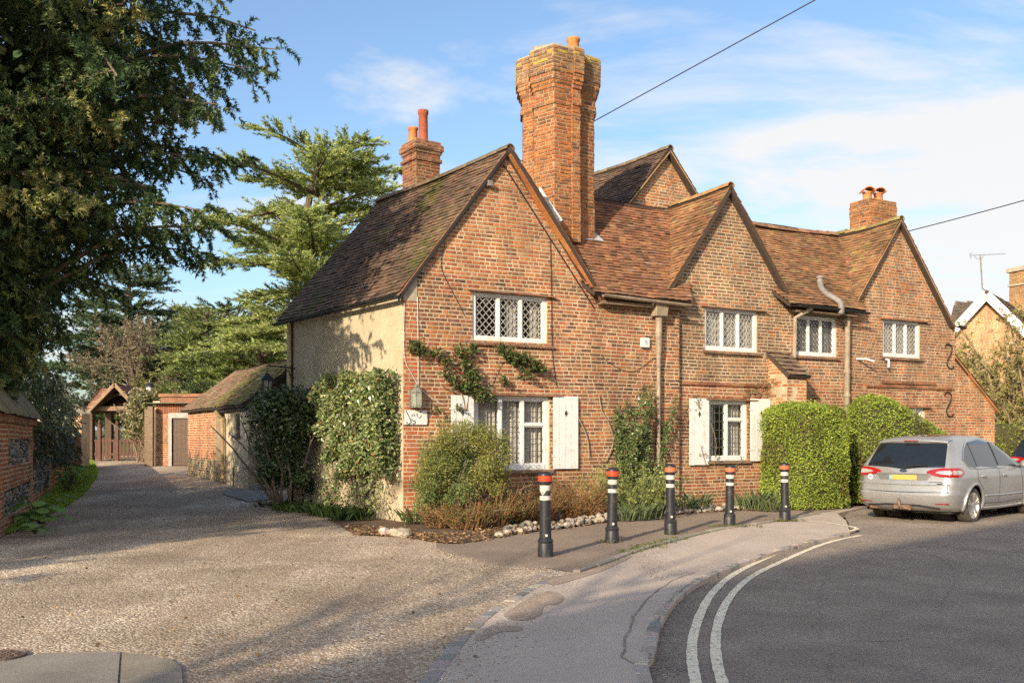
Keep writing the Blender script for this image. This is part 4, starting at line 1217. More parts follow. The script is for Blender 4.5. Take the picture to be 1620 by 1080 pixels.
# kerb setts
def setts(name, curve, L, W, side, cols, z, hgt=0.10, label=None, skip=0.0, rough=0.012, parent_kind="structure"):
    root = bpy.data.objects.new(name, None); COL.objects.link(root); root["kind"] = parent_kind
    acc, i = 0.0, 0
    P = [np.array(p) for p in curve]
    segl = [np.linalg.norm(P[k + 1][:2] - P[k][:2]) for k in range(len(P) - 1)]
    tot = sum(segl); s = 0.0
    def pos(s):
        k = 0
        while k < len(segl) - 1 and s > segl[k]: s -= segl[k]; k += 1
        t = (P[k + 1] - P[k]); t[2] = 0; t /= np.linalg.norm(t)
        return P[k] + t * s, t
    while s < tot - L:
        l = L * R.uniform(0.75, 1.2)
        if R.random() >= skip:
            c, t = pos(s + l / 2); nr = np.array([t[1], -t[0], 0])
            w = W * R.uniform(0.88, 1.08); c = c + nr * side * W / 2
            m = MB(); e = 0.012; pts = []
            hl, hw = (l - 0.014) / 2, w / 2
            for zz, k in ((-hgt, 0), (-0.008, 0), (0.0, 1)):
                ring = []
                for a, b in ((-1, -1), (0, -1.04), (1, -1), (1.03, 0), (1, 1), (0, 1.04), (-1, 1), (-1.03, 0)):
                    q = t * a * (hl - e * k) * R.uniform(0.95, 1.03) + nr * b * (hw - e * k) * R.uniform(0.95, 1.03)
                    ring.append((q[0], q[1], zz + (R.uniform(-0.004, 0.003) if k else 0)))
                pts += ring
            F = [tuple(16 + j for j in range(8))]
            for rg in range(2):
                for j in range(8):
                    j2 = (j + 1) % 8; F.append((rg * 8 + j, rg * 8 + j2, rg * 8 + 8 + j2, rg * 8 + 8 + j))
            m.add(pts, F, jit(R.choice(cols), 0.2))
            o = m.build("sett", M_SETT); o.location = (c[0], c[1], z + R.uniform(-0.006, 0.004)); setp(o, root)
        s += l
    return root
GREYS = [(0.35, 0.30, 0.265), (0.40, 0.33, 0.28), (0.28, 0.25, 0.235), (0.43, 0.34, 0.28), (0.25, 0.225, 0.21)]
setts("kerb", kerb_c[12:], 0.20, 0.095, -1, GREYS, 0.006)
setts("drive_edging", gset[9:], 0.235, 0.11, -1, [(0.27, 0.24, 0.215), (0.32, 0.275, 0.24), (0.37, 0.305, 0.25), (0.22, 0.20, 0.19)], 0.006, skip=0.13)
setts("footpath_kerb", kerb2[:-8], 0.6, 0.10, 1, [(0.30, 0.26, 0.22), (0.24, 0.21, 0.18)], 0.034, skip=0.05)

# hollows where the pavement surface has broken away beside the edging
def blob(pts, z, name, mat):
    c = smooth_curve([gp(*p) for p in pts] + [gp(*pts[0])], 5)[:-1]
    sheet(name, [(p[0], p[1]) for p in c], z, mat)
blob([(848, 940), (872, 935), (892, 944), (884, 955), (862, 958), (855, 972), (838, 980), (808, 980), (798, 972), (822, 955)], 0.004, "worn_patch", M_PATCH)
blob([(772, 992), (800, 989), (826, 992), (820, 998), (790, 1000), (765, 1012), (752, 1010)], 0.004, "worn_patch", M_PATCH)
blob([(856, 914), (900, 908), (960, 892), (985, 884), (1000, 880), (960, 900), (915, 915), (875, 925)], 0.004, "worn_patch", M_PATCH)
# slabs at the foot of the photograph
cp = [gp(*p) for p in [(-60, 1050), (20, 1040), (75, 1032), (190, 1030), (186, 1080), (185, 1130)]]
sheet("concrete_slab", [(p[0], p[1]) for p in cp] + [(-2.2, 3.4), (-3.6, 3.4)], 0.002, M_CONC)
cp = [gp(*p) for p in [(193, 1033), (225, 1036), (272, 1044), (287, 1056), (289, 1082), (290, 1140)]]
sheet("concrete_slab", [(p[0], p[1]) for p in cp] + [(-1.7, 3.4), (-2.15, 3.4)] + [(gp(189, 1130)[0], gp(189, 1130)[1]), (gp(190, 1080)[0], gp(190, 1080)[1])], 0.008, mk("buff_concrete", (0.30, 0.25, 0.19), 0.92, (0.24, 0.2, 0.15), 2.0, 0.2, 0.4, 120))
cp = [gp(*p) for p in [(358, 772), (420, 776), (432, 790), (395, 794), (352, 782)]]
sheet("concrete_slab", [(p[0], p[1]) for p in cp], 0.012, M_CONC, rise=True)
# cracks in the pavement: thin slots with a dark filling
def crack(pts, w=0.009):
    c = smooth_curve([gp(*p) for p in pts], 6); L_, R_ = [], []
    for i, p in enumerate(c):
        t = c[min(i + 1, len(c) - 1)] - c[max(i - 1, 0)]; t /= np.linalg.norm(t); nr = np.array([t[1], -t[0], 0])
        ww = w * R.uniform(0.4, 1.3); j = R.uniform(-0.012, 0.012)
        L_.append(p + nr * (j - ww)); R_.append(p + nr * (j + ww))
    m = MB(); k = len(c)
    m.add([(p[0], p[1], 0.0035) for p in L_ + R_], [(i, i + 1, k + i + 1, k + i) for i in range(k - 1)])
    m.build("pavement_crack", mk("crack_grit", (0.17, 0.13, 0.10), 0.97, (0.34, 0.27, 0.21), 16.0), None)["kind"] = "structure"
crack([(985, 1040), (990, 1010), (1003, 975), (1022, 950), (1048, 928), (1072, 914), (1100, 905)])
crack([(985, 1040), (1000, 1048), (1018, 1050), (1030, 1046)])
crack([(1028, 1042), (1030, 1010), (1042, 975), (1060, 950), (1085, 928), (1110, 913)], 0.008)
# painted double lines and their end bar
def ribbon(name, c, w, z, mat):
    m = MB(); L_, R_ = [], []
    for i, p in enumerate(c):
        t = c[min(i + 1, len(c) - 1)] - c[max(i - 1, 0)]; t[2] = 0; t /= np.linalg.norm(t); nr = np.array([t[1], -t[0], 0])
        ww = w * R.uniform(0.9, 1.08); L_.append(p - nr * ww / 2); R_.append(p + nr * ww / 2)
    k = len(c); m.add([(p[0], p[1], z) for p in L_ + R_], [(i, i + 1, k + i + 1, k + i) for i in range(k - 1)])
    m.build(name, mat)["kind"] = "structure"
def zp(x, y): return (1020 + x / 2.7, 780 + y / 2.7)
l1 = [gp(*zp(*p), RZ0) for p in [(228, 850), (219, 810), (206, 740), (201, 670), (210, 600), (240, 510), (290, 425), (375, 350), (505, 283), (650, 225), (780, 193), (872, 175)]]
l2 = [gp(*zp(*p), RZ0) for p in [(345, 850), (333, 810), (312, 740), (302, 650), (312, 560), (345, 475), (398, 405), (475, 345), (600, 285), (740, 225), (840, 196), (925, 180)]]
ribbon("road_marking", smooth_curve([l1[0] * 2.2 - l1[2] * 1.2] + l1, 6), 0.078, RZ0 + 0.005, M_LINE)
ribbon("road_marking", smooth_curve([l2[0] * 2.2 - l2[2] * 1.2] + l2, 6), 0.078, RZ0 + 0.005, M_LINE)
l3 = [gp(*zp(*p), RZ0) for p in [(872, 175), (905, 166), (890, 157), (840, 148), (760, 138), (690, 130)]]
ribbon("road_marking", smooth_curve(l3, 5), 0.07, 0.006, M_LINE)
# fine cracks and a seam in the road
def road_crack(pts, w):
    c = smooth_curve([gp(*p, RZ0) for p in pts], 8); m = MB(); L_, R_ = [], []
    for i, p in enumerate(c):
        t = c[min(i + 1, len(c) - 1)] - c[max(i - 1, 0)]; t /= np.linalg.norm(t); nr = np.array([t[1], -t[0], 0]); j = R.uniform(-0.02, 0.02); ww = w * R.uniform(0.15, 1.2)
        L_.append(p + nr * (j - ww)); R_.append(p + nr * (j + ww))
    k = len(c); m.add([(p[0], p[1], RZ0 + 0.003) for p in L_ + R_], [(i, i + 1, k + i + 1, k + i) for i in range(k - 1)]); m.build("road_crack", mk("tar_seam", (0.20, 0.16, 0.135), 0.9, (0.27, 0.22, 0.18), 9.0), None)["kind"] = "structure"
road_crack([(1320, 895), (1302, 925), (1297, 955), (1296, 985), (1299, 1010)], 0.014)
road_crack([(1400, 868), (1480, 880), (1510, 905), (1500, 940), (1480, 960)], 0.010)
road_crack([(1350, 1012), (1400, 1014), (1440, 1010)], 0.008)
road_crack([(1320, 1080), (1312, 1050), (1318, 1030)], 0.010)
pts = []
for k in range(2600): p = gp(R.uniform(1050, 1640), 832 + 260 * R.random() ** 0.8, RZ0); pts.append((p[0], p[1], RZ0 + 0.0015)) if in_poly(p[0], p[1], road_pts) else None
pebbles("road_chippings", pts, 0.0045, M_PEB, [(0.38, 0.32, 0.27), (0.28, 0.23, 0.19), (0.14, 0.12, 0.11)])["kind"] = "stuff"
# planting bed in front of the house
bed = [(p[0], p[1]) for p in bord] + [tuple(H(9.3, 0.02, 0)[:2]), tuple(H(0.0, 0.02, 0)[:2]), tuple((H(0, 0, 0) + V3 * 4.4)[:2]), tuple((H(0, 0, 0) + V3 * 4.4 + np.array([-.789, -.615, 0]) * 0.75)[:2]), tuple((H(0, 0, 0) + V3 * 1.0 + np.array([-.789, -.615, 0]) * 0.9)[:2])]
sheet("flower_bed", bed, 0.014, M_SOIL)
M_LIT = mk("dead_leaf", (0.3, 0.16, 0.07), 0.8, attr=True, var=0.0, bump=0.0)
def scatter_leaves(name, pts, size, cols, up=0.6):
    n = len(pts); P = np.array(pts)
    T = unit(rng.normal(size=(n, 3)) * [1, 1, 0.25]); Nn = unit(rng.normal(size=(n, 3)) * 0.5 + [0, 0, up])
    V, F, C = leaf_quads(P, T, Nn, size * rng.uniform(0.6, 1.5, n), size * 0.55 * rng.uniform(0.6, 1.3, n), palette(n, cols, 0.3), 0.1)
    o = np_mesh(name, V, F, C, M_LIT); o["kind"] = "stuff"; return o
pts = []
while len(pts) < 5200:
    i = R.randrange(0, len(bord) - 1); f = R.random(); p = bord[i] * (1 - f) + bord[i + 1] * f
    d = R.uniform(-0.25, 2.0) * (0.6 if i < 18 else 0.8)
    q = p + np.array([-0.25, 0.95, 0]) * d
    pts.append((q[0], q[1], 0.018 + R.random() * 0.02))
scatter_leaves("leaf_litter", pts, 0.055, [(0.22, 0.125, 0.06), (0.16, 0.095, 0.05), (0.30, 0.19, 0.095), (0.11, 0.07, 0.04)])
pts = []
while len(pts) < 260:      # a few stray leaves blown over the drive
    Y_ = R.uniform(6, 24); x_ = (R.uniform(0, 760) - CXP) / FPX * Y_
    if in_poly(x_, Y_, fp) or x_ < -7.3 - max(0, Y_ - 13.7) * 0.41 or (Y_ > 14 and x_ > -1.9 - (Y_ - 16.2) * 0.78): continue
    pts.append((x_, Y_, gz(x_, Y_) + 0.004))
scatter_leaves("blown_leaves", pts, 0.045, [(0.20, 0.13, 0.06), (0.28, 0.19, 0.09), (0.12, 0.11, 0.04)])
# stones that edge the bed: each one its own flint
edging = bpy.data.objects.new("stone_edging", None); COL.objects.link(edging); edging["kind"] = "structure"
def stone(p, r, col, mat=None):
    m = MB(); m.sphere((0, 0, 0), (r, r * R.uniform(0.6, 0.95), r * R.uniform(0.45, 0.75)), 7, 4, col)
    V = []
    for v in m.v:
        k = 1 + R.uniform(-0.22, 0.2); V.append((v[0] * k, v[1] * k, v[2] * k))
    m.v = V
    o = m.build("edging_stone", mat or M_FLINT); o.location = p; o.rotation_euler = (R.uniform(-.4, .4), R.uniform(-.4, .4), R.uniform(0, 6)); setp(o, edging)
FL = [(0.30, 0.25, 0.20), (0.23, 0.19, 0.155), (0.37, 0.32, 0.265), (0.14, 0.12, 0.11), (0.33, 0.26, 0.19)]
n = 0
dist = 0.0
bl = []
for a, b in zip(bord[:-1], bord[1:]):
    L_ = np.linalg.norm(b - a); k = 0.0
    while k < L_:
        bl.append(a + (b - a) * k / L_); k += 0.075
for i, p in enumerate(bl):
    px_ = proj((p[0], p[1], 0.1))[0]
    if px_ < 600: continue
    if 655 < px_ < 800: 
        if R.random() < 0.93: continue
    rr = R.uniform(0.045, 0.085) if px_ > 780 else R.uniform(0.07, 0.15)
    if px_ < 680 and R.random() < 0.6: continue
    for k in range(2 if px_ > 780 and R.random() < 0.55 else 1):
        if n >= 290: break
        stone((p[0] + R.uniform(-.03, .03), p[1] + 0.03 + k * 0.10 + R.uniform(-.03, .03), 0.05 + k * 0.055 + R.uniform(-.01, .02)), rr, jit(R.choice(FL), 0.15)); n += 1
# ------------------------------------------------------------------ bollards
M_BOL = mk("black_bollard_paint", (0.020, 0.020, 0.024), 0.45, (0.085, 0.072, 0.062), 7.0, 0.3, 0.12, 50, lo=0.56, hi=0.72)
M_BANDW = mk("reflective_white", (0.58, 0.56, 0.48), 0.5, (0.40, 0.37, 0.31), 14.0, 0.15)
M_BANDR = mk("reflective_red", (0.80, 0.055, 0.02), 0.4, (0.6, 0.06, 0.02), 8.0, 0.1)
def bollard(loc, label, sticker=False, faded=False, lean=(0, 0), hgt=1.0):
    t = thing("bollard", loc, label, "bollard", "bollards along the footpath")
    x, y, z = loc
    k = hgt
    t.rotation_euler = (math.radians(R.uniform(-0.9, 0.9)), math.radians(R.uniform(-1.1, 1.1)), 0)
    t_rot = t.rotation_euler.copy(); t.rotation_euler = (0, 0, 0)
    def L(name, prof, mat, n=22):
        m = MB(); m.lathe([(r, zz * k) for r, zz in prof], n, (x, y, z)); return m.build(name, mat, t, smooth=False)
    def sm(o):
        o.data.polygons.foreach_set("use_smooth", [True] * len(o.data.polygons))
        md = o.modifiers.new("split", 'EDGE_SPLIT'); md.split_angle = math.radians(35)
    sm(L("base", [(0.098, -0.05), (0.098, 0.16), (0.092, 0.175), (0.098, 0.19), (0.1, 0.205), (0.088, 0.225), (0.078, 0.235)], M_BOL))
    sm(L("post", [(0.076, 0.225), (0.074, 0.3), (0.0665, 0.93)], M_BOL))
    sm(L("band", [(0.0695, 0.715), (0.070, 0.718), (0.0685, 0.768), (0.068, 0.771)], M_BANDW))
    sm(L("band", [(0.0685, 0.835), (0.0690, 0.838), (0.0678, 0.898), (0.067, 0.901)], M_BANDW))
    sm(L("collar", [(0.067, 0.915), (0.082, 0.922), (0.086, 0.935), (0.086, 0.95), (0.08, 0.952)], M_BOL))
    sm(L("red_band", [(0.08, 0.95), (0.0865, 0.952), (0.0885, 0.985), (0.0885, 1.02), (0.084, 1.024)], M_BANDR if not faded else mk("faded_red", (0.62, 0.12, 0.045), 0.55, (0.5, 0.16, 0.08), 10, 0.15)))
    sm(L("cap", [(0.086, 1.02), (0.092, 1.025), (0.088, 1.045), (0.06, 1.068), (0.0, 1.075)], M_BOL))
    # small round disc low on the front
    a = Vector((-x * 0.6 + 0.55 * y * 0.28, -y, 0)).normalized()
    c = Vector((x, y, z + 0.275 * k)) + a * 0.0735
    sx = a.cross(Vector((0, 0, 1)))
    m = MB(); m.lathe([(0.018, 0), (0.018, 0.006), (0.0, 0.007)], 12, c, None, (sx, Vector((0, 0, 1)), a)); m.build("disc", M_BANDW, t)
    if sticker:
        f = Vector((-x - 0.25 * y, -y, 0)).normalized(); s = f.cross(Vector((0, 0, 1))) * -1
        m = MB(); n = 6
        for i in range(n):
            u0, u1 = -0.8 + 1.15 * i / n, -0.8 + 1.15 * (i + 1) / n
            def pt(u, zz):
                return Vector((x, y, z + zz * k)) + (f * math.cos(u) + s * math.sin(u)) * 0.0712
            def low(u): return 0.775 + 0.05 * abs(u + 0.22) / 0.58
            m.add([pt(u0, low(u0)), pt(u1, low(u1)), pt(u1, 0.838), pt(u0, 0.838)], [(0, 1, 2, 3)])
        st = m.build("sticker", M_BANDW, t)
        m = MB()
        for r_, (zz, w) in enumerate(((0.825, 0.4), (0.812, 0.42), (0.80, 0.3))):
            for q in range(5):
                u0 = -0.22 - w / 2 + w * q / 5; u1 = u0 + w / 5 * 0.7
                pp = lambda u, h: Vector((x, y, z + h * k)) + (f * math.cos(u) + s * math.sin(u)) * 0.0722
                m.add([pp(u0, zz - 0.003), pp(u1, zz - 0.003), pp(u1, zz + 0.003), pp(u0, zz + 0.003)], [(0, 1, 2, 3)])
        m.build("small_print", M_BLACK, st)
    t.rotation_euler = t_rot
    return t
bl_px = [(863, 880), (968, 858), (1061, 845), (1154, 833), (1242, 824)]
bl_lab = ["nearest black bollard with a white arrow sticker on its upper bands", "second black bollard, in front of the leafy bush by the pipe", "third black bollard, with weeds at its foot in front of the house pier",
          "fourth black bollard, in front of the shuttered middle window", "farthest black bollard, standing before the box hedge"]
for i, (p, lb) in enumerate(zip(bl_px, bl_lab)):
    g = gp(*p)
    bollard((g[0], g[1], 0.0), lb, sticker=(i == 0), faded=(i >= 2), hgt=[1.0, 1.0, 1.02, 0.975, 0.98][i])

# ------------------------------------------------------------------ small fittings on the house
t = thing("alarm_box", H(5.23, 0.0, 3.42), "small white alarm box on the brick beside the downpipe", "alarm box")
m = MB(); c = (5.235, 3.43)
poly = [(-0.085, -0.10), (0.085, -0.10), (0.10, -0.08), (0.10, 0.08), (0.085, 0.10), (-0.085, 0.10), (-0.10, 0.08), (-0.10, -0.08)]
m.prism([H(c[0] + a, 0.005, c[1] + b) for a, b in poly], N3, 0.07); m.build("casing", M_WHITE, t, bevel=0.012)
m = MB(); m.lathe([(0.028, 0), (0.028, 0.004), (0.0, 0.004)], 12, H(c[0], 0.076, c[1] + 0.02), None, (Vector(U3), Vector((0, 0, 1)), Vector(N3))); m.box(H(c[0], 0.078, c[1] - 0.035), (0.05, 0.004, 0.014), math.atan2(UV2[1], UV2[0])); m.build("emblem", mk("pale_blue", (0.25, 0.38, 0.5), 0.5), t)
M_VERD = mk("verdigris_copper", (0.22, 0.24, 0.18), 0.7, (0.14, 0.12, 0.09), 9.0, 0.3, 0.3, 60)
t = thing("wall_lantern", H(0.22, 0.0, 2.2), "weathered copper lantern fixed to the brick corner above the name plaque", "lantern")
c = H(0.215, 0.10, 0)
def lan(prof, name, mat, n=6): m = MB(); m.lathe(prof, n, c, None, (Vector(U3), Vector(N3), Vector((0, 0, 1)))); return m.build(name, mat, t)
lan([(0.095, 2.03), (0.10, 2.05), (0.10, 2.08)], "base", M_VERD); lan([(0.098, 2.29), (0.11, 2.30), (0.075, 2.36), (0.05, 2.385), (0.058, 2.40), (0.05, 2.44), (0.0, 2.45)], "hood", M_VERD)
lan([(0.085, 2.08), (0.09, 2.29)], "glass", mk_glass("lantern_glass", (0.5, 0.52, 0.42), 0.5, 0.1, 0.1))
m = MB()
for j in range(6):
    a = 2 * math.pi * j / 6; p = Vector(c) + Vector(U3) * math.cos(a) * 0.097 + Vector(N3) * math.sin(a) * 0.097
    m.bar(p + Vector((0, 0, 2.06)), p + Vector((0, 0, 2.30)), 0.014)
m.build("bars", M_VERD, t)
m = MB(); m.hexa([H(0.11, 0.0, 2.02), H(0.32, 0.0, 2.02), H(0.32, 0.02, 2.02), H(0.11, 0.02, 2.02), H(0.11, 0.0, 2.36), H(0.32, 0.0, 2.36), H(0.32, 0.02, 2.36), H(0.11, 0.02, 2.36)]); m.build("back_plate", M_VERD, t)
m = MB(); m.lathe([(0.03, 2.08), (0.03, 2.2), (0.0, 2.22)], 8, c); m.build("bulb", M_WHITE, t)
t = thing("name_plaque", H(0.15, 0.0, 1.9), "white enamel plaque with dark flourishes below the copper lantern", "plaque")
m = MB(); m.prism([H(a, 0.02, b) for a, b in ((0.0, 1.73), (0.44, 1.73), (0.45, 1.80), (0.44, 1.99), (0.24, 1.975), (0.02, 2.0))], N3, 0.015); m.build("plate", M_WHITE, t, bevel=0.003)
m = MB()
def fl(pts, r=0.0075): m.tube(smooth_curve([H(a, 0.037, b) for a, b in pts], 5), r, 5)
fl([(0.03, 1.99), (0.05, 1.95), (0.08, 1.90), (0.11, 1.84), (0.13, 1.77), (0.10, 1.745), (0.06, 1.75), (0.05, 1.78)])
fl([(0.16, 1.75), (0.21, 1.755), (0.20, 1.80), (0.16, 1.80), (0.14, 1.83)]); fl([(0.15, 1.86), (0.15, 1.90), (0.19, 1.91), (0.20, 1.88)], 0.005)
fl([(0.29, 1.96), (0.33, 1.95), (0.31, 1.97)], 0.009); fl([(0.24, 1.93), (0.26, 1.87), (0.3, 1.85), (0.33, 1.9)], 0.005)
m.build("flourish", M_BLACK, t)
# hanging lantern on a bracket at the far end of the flank
ec = H(0, 0, 0) + V3 * 4.5; outv = np.array([-V3[1], V3[0], 0])
t = thing("hanging_lantern", ec + [0, 0, 2.7], "black lantern hanging from a scrolled bracket at the end of the rendered flank", "lantern")
b0 = ec + outv * 0.0; tip = ec + outv * 0.62
m = MB(); m.tube([b0 + [0, 0, 3.0], tip + [0, 0, 3.02]], 0.014, 6); m.tube(smooth_curve([b0 + [0, 0, 2.78], b0 + outv * 0.07 + [0, 0, 2.8], b0 + outv * 0.12 + [0, 0, 2.9], b0 + outv * 0.22 + [0, 0, 2.99]], 4), 0.011, 6); m.tube([tip + [0, 0, 3.02], tip + [0, 0, 2.86]], 0.008, 6); m.build("bracket", M_BLACK, t)
def lan2(prof, name, mat, n=6): m = MB(); m.lathe(prof, n, tip); return m.build(name, mat, t)
lan2([(0.0, 2.87), (0.03, 2.86), (0.06, 2.82), (0.16, 2.72), (0.165, 2.70), (0.12, 2.70)], "hood", M_BLACK); lan2([(0.07, 2.45), (0.105, 2.70)], "glass", MATS["lantern_glass"]); lan2([(0.0, 2.42), (0.07, 2.44), (0.072, 2.46)], "base", M_BLACK)
m = MB()
for j in range(6):
    a = 2 * math.pi * j / 6; e = np.array([math.cos(a), math.sin(a), 0])
    m.bar(tip + e * 0.072 + [0, 0, 2.45], tip + e * 0.108 + [0, 0, 2.70], 0.013)
m.build("bars", M_BLACK, t)

# ------------------------------------------------------------------ outhouse
of_o = np.array([-6.62, 23.0]); of_u = np.array([-0.535, 0.845]); of_u /= np.linalg.norm(of_u)
OF = Frame(of_o, -of_u, np.array([-of_u[1], of_u[0]]))       # s runs towards the viewer (negative s = away); d outward (left)
oh = thing("outhouse", (of_o[0], of_o[1], 0.2), "low outhouse with cream render, a brick end and a mossy tiled roof", "outhouse")
def O(s, d, z): return np.array(OF(-s, d, z))                # s metres away from the near corner
ez = 2.36
m = MB()
def slab(m, s0, s1, d0, d1, z0, z1, col=None): m.hexa([O(s0, d0, z0), O(s1, d0, z0), O(s1, d1, z0), O(s0, d1, z0), O(s0, d0, z1), O(s1, d0, z1), O(s1, d1, z1), O(s0, d1, z1)], col)
wn_ = (0.72, 1.13, 1.55, 2.12)
slab(m, 0, wn_[0], -0.22, 0, 0.0, ez); slab(m, wn_[1], 2.2, -0.22, 0, 0.0, ez); slab(m, wn_[0], wn_[1], -0.22, 0, 0.0, wn_[2]); slab(m, wn_[0], wn_[1], -0.22, 0, wn_[3], ez)
slab(m, 0.0, 0.22, -1.15, -0.22, 0.0, ez); slab(m, 0.9, 1.0, -3.0, -1.15, 0.0, 2.9)
m.build("rendered_wall", M_RENDER, oh)
M_GREYP = mk("grey_wood_paint", (0.17, 0.15, 0.14), 0.75, (0.1, 0.085, 0.075), 6.0, 0.2, 0.25, 50, stretch=(1, 1, 5))
m = MB()
for a, b in ((wn_[0], wn_[0] + 0.05), (wn_[1] - 0.05, wn_[1]), (0.90, 0.945)): slab(m, a, b, -0.12, -0.03, wn_[2], wn_[3])
slab(m, wn_[0], wn_[1], -0.12, -0.03, wn_[3] - 0.05, wn_[3]); ow = m.build("window", M_GREYP, oh)
m = MB(); slab(m, wn_[0] - 0.06, wn_[1] + 0.06, -0.08, 0.08, wn_[2] - 0.05, wn_[2] + 0.01); m.build("sill", M_GREYP, ow)
m = MB(); slab(m, wn_[0], wn_[1], -0.10, -0.09, wn_[2], wn_[3]); m.build("pane", mk("dusty_pane", (0.10, 0.09, 0.09), 0.25), ow)
# dark door recess then the brick end
m = MB(); 
for k in range(3): slab(m, 2.24 + 0.24 * k, 2.47 + 0.24 * k, -0.16, -0.12, 0.3, 2.15)
dr = m.build("door", mk("dark_door", (0.05, 0.035, 0.03), 0.7, (0.09, 0.06, 0.045), 5.0), oh)
m = MB(); slab(m, 2.2, 3.0, -0.3, 0.02, 0.1, 0.34); slab(m, 2.2, 2.24, -0.3, 0.0, 0.3, 2.2); slab(m, 2.2, 3.0, -0.22, 0, 2.15, ez); m.build("door_frame", M_GREYP, oh)
obr, bk = [], MB()
def pal_o(s, z):
    if z < 0.85: return pick([(2, (0.30, 0.27, 0.16)), (1, (0.36, 0.28, 0.17)), (1, BRN)])
    return pick([(3, (0.42, 0.14, 0.06)), (2, ORG), (1, RED), (0.5, PAL)])
for q, c, l in lay_bricks(OF, [(-6.3, 0.0), (-3.0, 0.0), (-3.0, ez + 0.05), (-6.3, ez + 0.05)], [], pal_o, d=0.03, backing=bk, wave=0.004): obr.append((q, c, l))
ow2 = bk.build("brick_wall", M_MORTAR, oh)
pieces_build(obr, BRICK_F, M_BRICK, lambda p: ow2, None, "brickwork", oh, "brick", 250, lambda p: px_area(p))
# roof: long slope down to the flank, ridge running back to the house
ot = []
D1 = -1.45; rz = 3.62
def pal_moss(a, b): pass
MOSS = [(2.5, (0.17, 0.155, 0.045)), (2, (0.21, 0.135, 0.07)), (1.5, (0.22, 0.19, 0.045)), (1, (0.26, 0.17, 0.10))]
BARE = [(2, (0.30, 0.18, 0.12)), (2, (0.24, 0.15, 0.10)), (0.8, (0.2, 0.17, 0.06)), (1, (0.36, 0.23, 0.15))]
roof([O(6.5, 0.22, ez - 0.02), O(3.1, 0.22, ez - 0.02), O(3.6, D1, rz), O(6.4, D1, rz)], BARE, 1.0, "bare far half of the outhouse roof", parent=oh, store=ot, sag=0.04, moss=0.2)
roof([O(3.1, 0.22, ez - 0.02), O(-0.15, 0.22, ez - 0.02), O(-0.15, D1, rz), O(3.6, D1, rz)], MOSS, 1.0, "mossy near half of the outhouse roof", parent=oh, store=ot, sag=0.04, moss=0.5)
roof([O(0.9, -1.3, 2.55), O(-1.4, -2.6, 2.75), O(-0.6, -3.0, 3.6), O(0.9, D1, rz)], MOSS, 0.3, parent=oh, store=ot, sag=0.0, moss=0.5)
roof([O(6.4, -3.2, ez), O(-0.15, -3.2, ez), O(-0.15, D1, rz), O(6.4, D1, rz)], MOSS, 0.0, parent=oh, store=ot, sag=0.0)
pieces_build(ot, TILE_F, M_TILE, lambda p: p[3], None, "tiling", oh, "roof_tile", 200, tile_pick)
m = MB(); slab(m, -0.1, 3.05, 0.02, 0.10, ez - 0.17, ez - 0.03); m.build("fascia", mk("dark_fascia", (0.035, 0.03, 0.028), 0.7), oh)
def opipe():
    m = MB(); m.tube([O(2.06, 0.28, 2.22), O(2.06, 0.2, 2.1), O(2.06, 0.09, 2.0), O(2.06, 0.09, 0.33), O(2.04, 0.16, 0.26), O(2.04, 0.3, 0.22)], 0.05, 9)
    for z in (1.95, 0.4): m.tube([O(2.06, 0.09, z), O(2.06, 0.09, z + 0.07)], 0.066, 9)
    return m.build("downpipe", mk("ochre_pipe", (0.40, 0.29, 0.15), 0.65, (0.3, 0.2, 0.1), 6), oh)
opipe()
m = MB(); m.tube([O(1.25, 0.03, 0.15), O(1.25, 0.03, 0.72)], 0.022, 6); m.build("stub_pipe", M_GREYP, oh)
# brick trough beside the step
m = MB(); tr_ = thing("brick_trough", O(-0.35, -0.55, 0.15), "small brick planter with a flat coping by the outhouse step", "planter")
tb, bk = [], MB()
TF = Frame(O(0.02, 0.0, 0)[:2], np.array([0.80, 0.60]) , np.array([0.60, -0.80]))
for q, c, l in lay_bricks(TF, [(0, 0.0), (0.95, 0.0), (0.95, 0.72), (0, 0.72)], [], lambda s, z: pick([(2, RED), (1, BRN), (1, PUR)]), d=0.0, backing=bk, wave=0.003): tb.append((q, c, l))
tw = bk.build("planter_wall", M_MORTAR, tr_)
pieces_build(tb, BRICK_F, M_BRICK, lambda p: tw, None, "brickwork", tr_, "brick", 60, lambda p: px_area(p))
m = MB(); m.hexa([TF(a, d, z) for z in (0.725, 0.79) for a, d in ((-0.04, 0.04), (0.99, 0.04), (0.99, -0.3), (-0.04, -0.3))]); m.build("coping", M_STONE, tr_)
sp = [TF(-0.02, 0.02, 0)[:2], TF(1.2, 0.02, 0)[:2], TF(1.2, 0.62, 0)[:2], TF(0.0, 0.62, 0)[:2]]
m = MB(); m.prism([(p[0], p[1], 0.1) for p in sp], (0, 0, 1), 0.2); tag(m.build("door_step", M_CONC), kind="structure")

# ------------------------------------------------------------------ brick store with a plank door
YB = 32.6
zB = gz(-12, YB)
st = thing("brick_store", (-12.0, YB, zB), "small red brick store with a plank door and white door frame", "store")
SF = Frame((-12.65, YB), np.array([1.0, 0.0]), np.array([0.0, -1.0]))
sb, bk = [], MB()
dl = at(272, 700, YB)[0] + 12.65
pal_st = lambda s, z: pick([(3, (0.42, 0.15, 0.06)), (2, ORG), (1, RED)])
for q, c, l in lay_bricks(SF, [(0.0, zB - 0.1), (2.2, zB - 0.1), (2.2, 2.72), (0.0, 2.72)], [(dl, dl + 0.95, zB - 0.2, zB + 1.86)], pal_st, backing=bk, wave=0.003): sb.append((q, c, l))
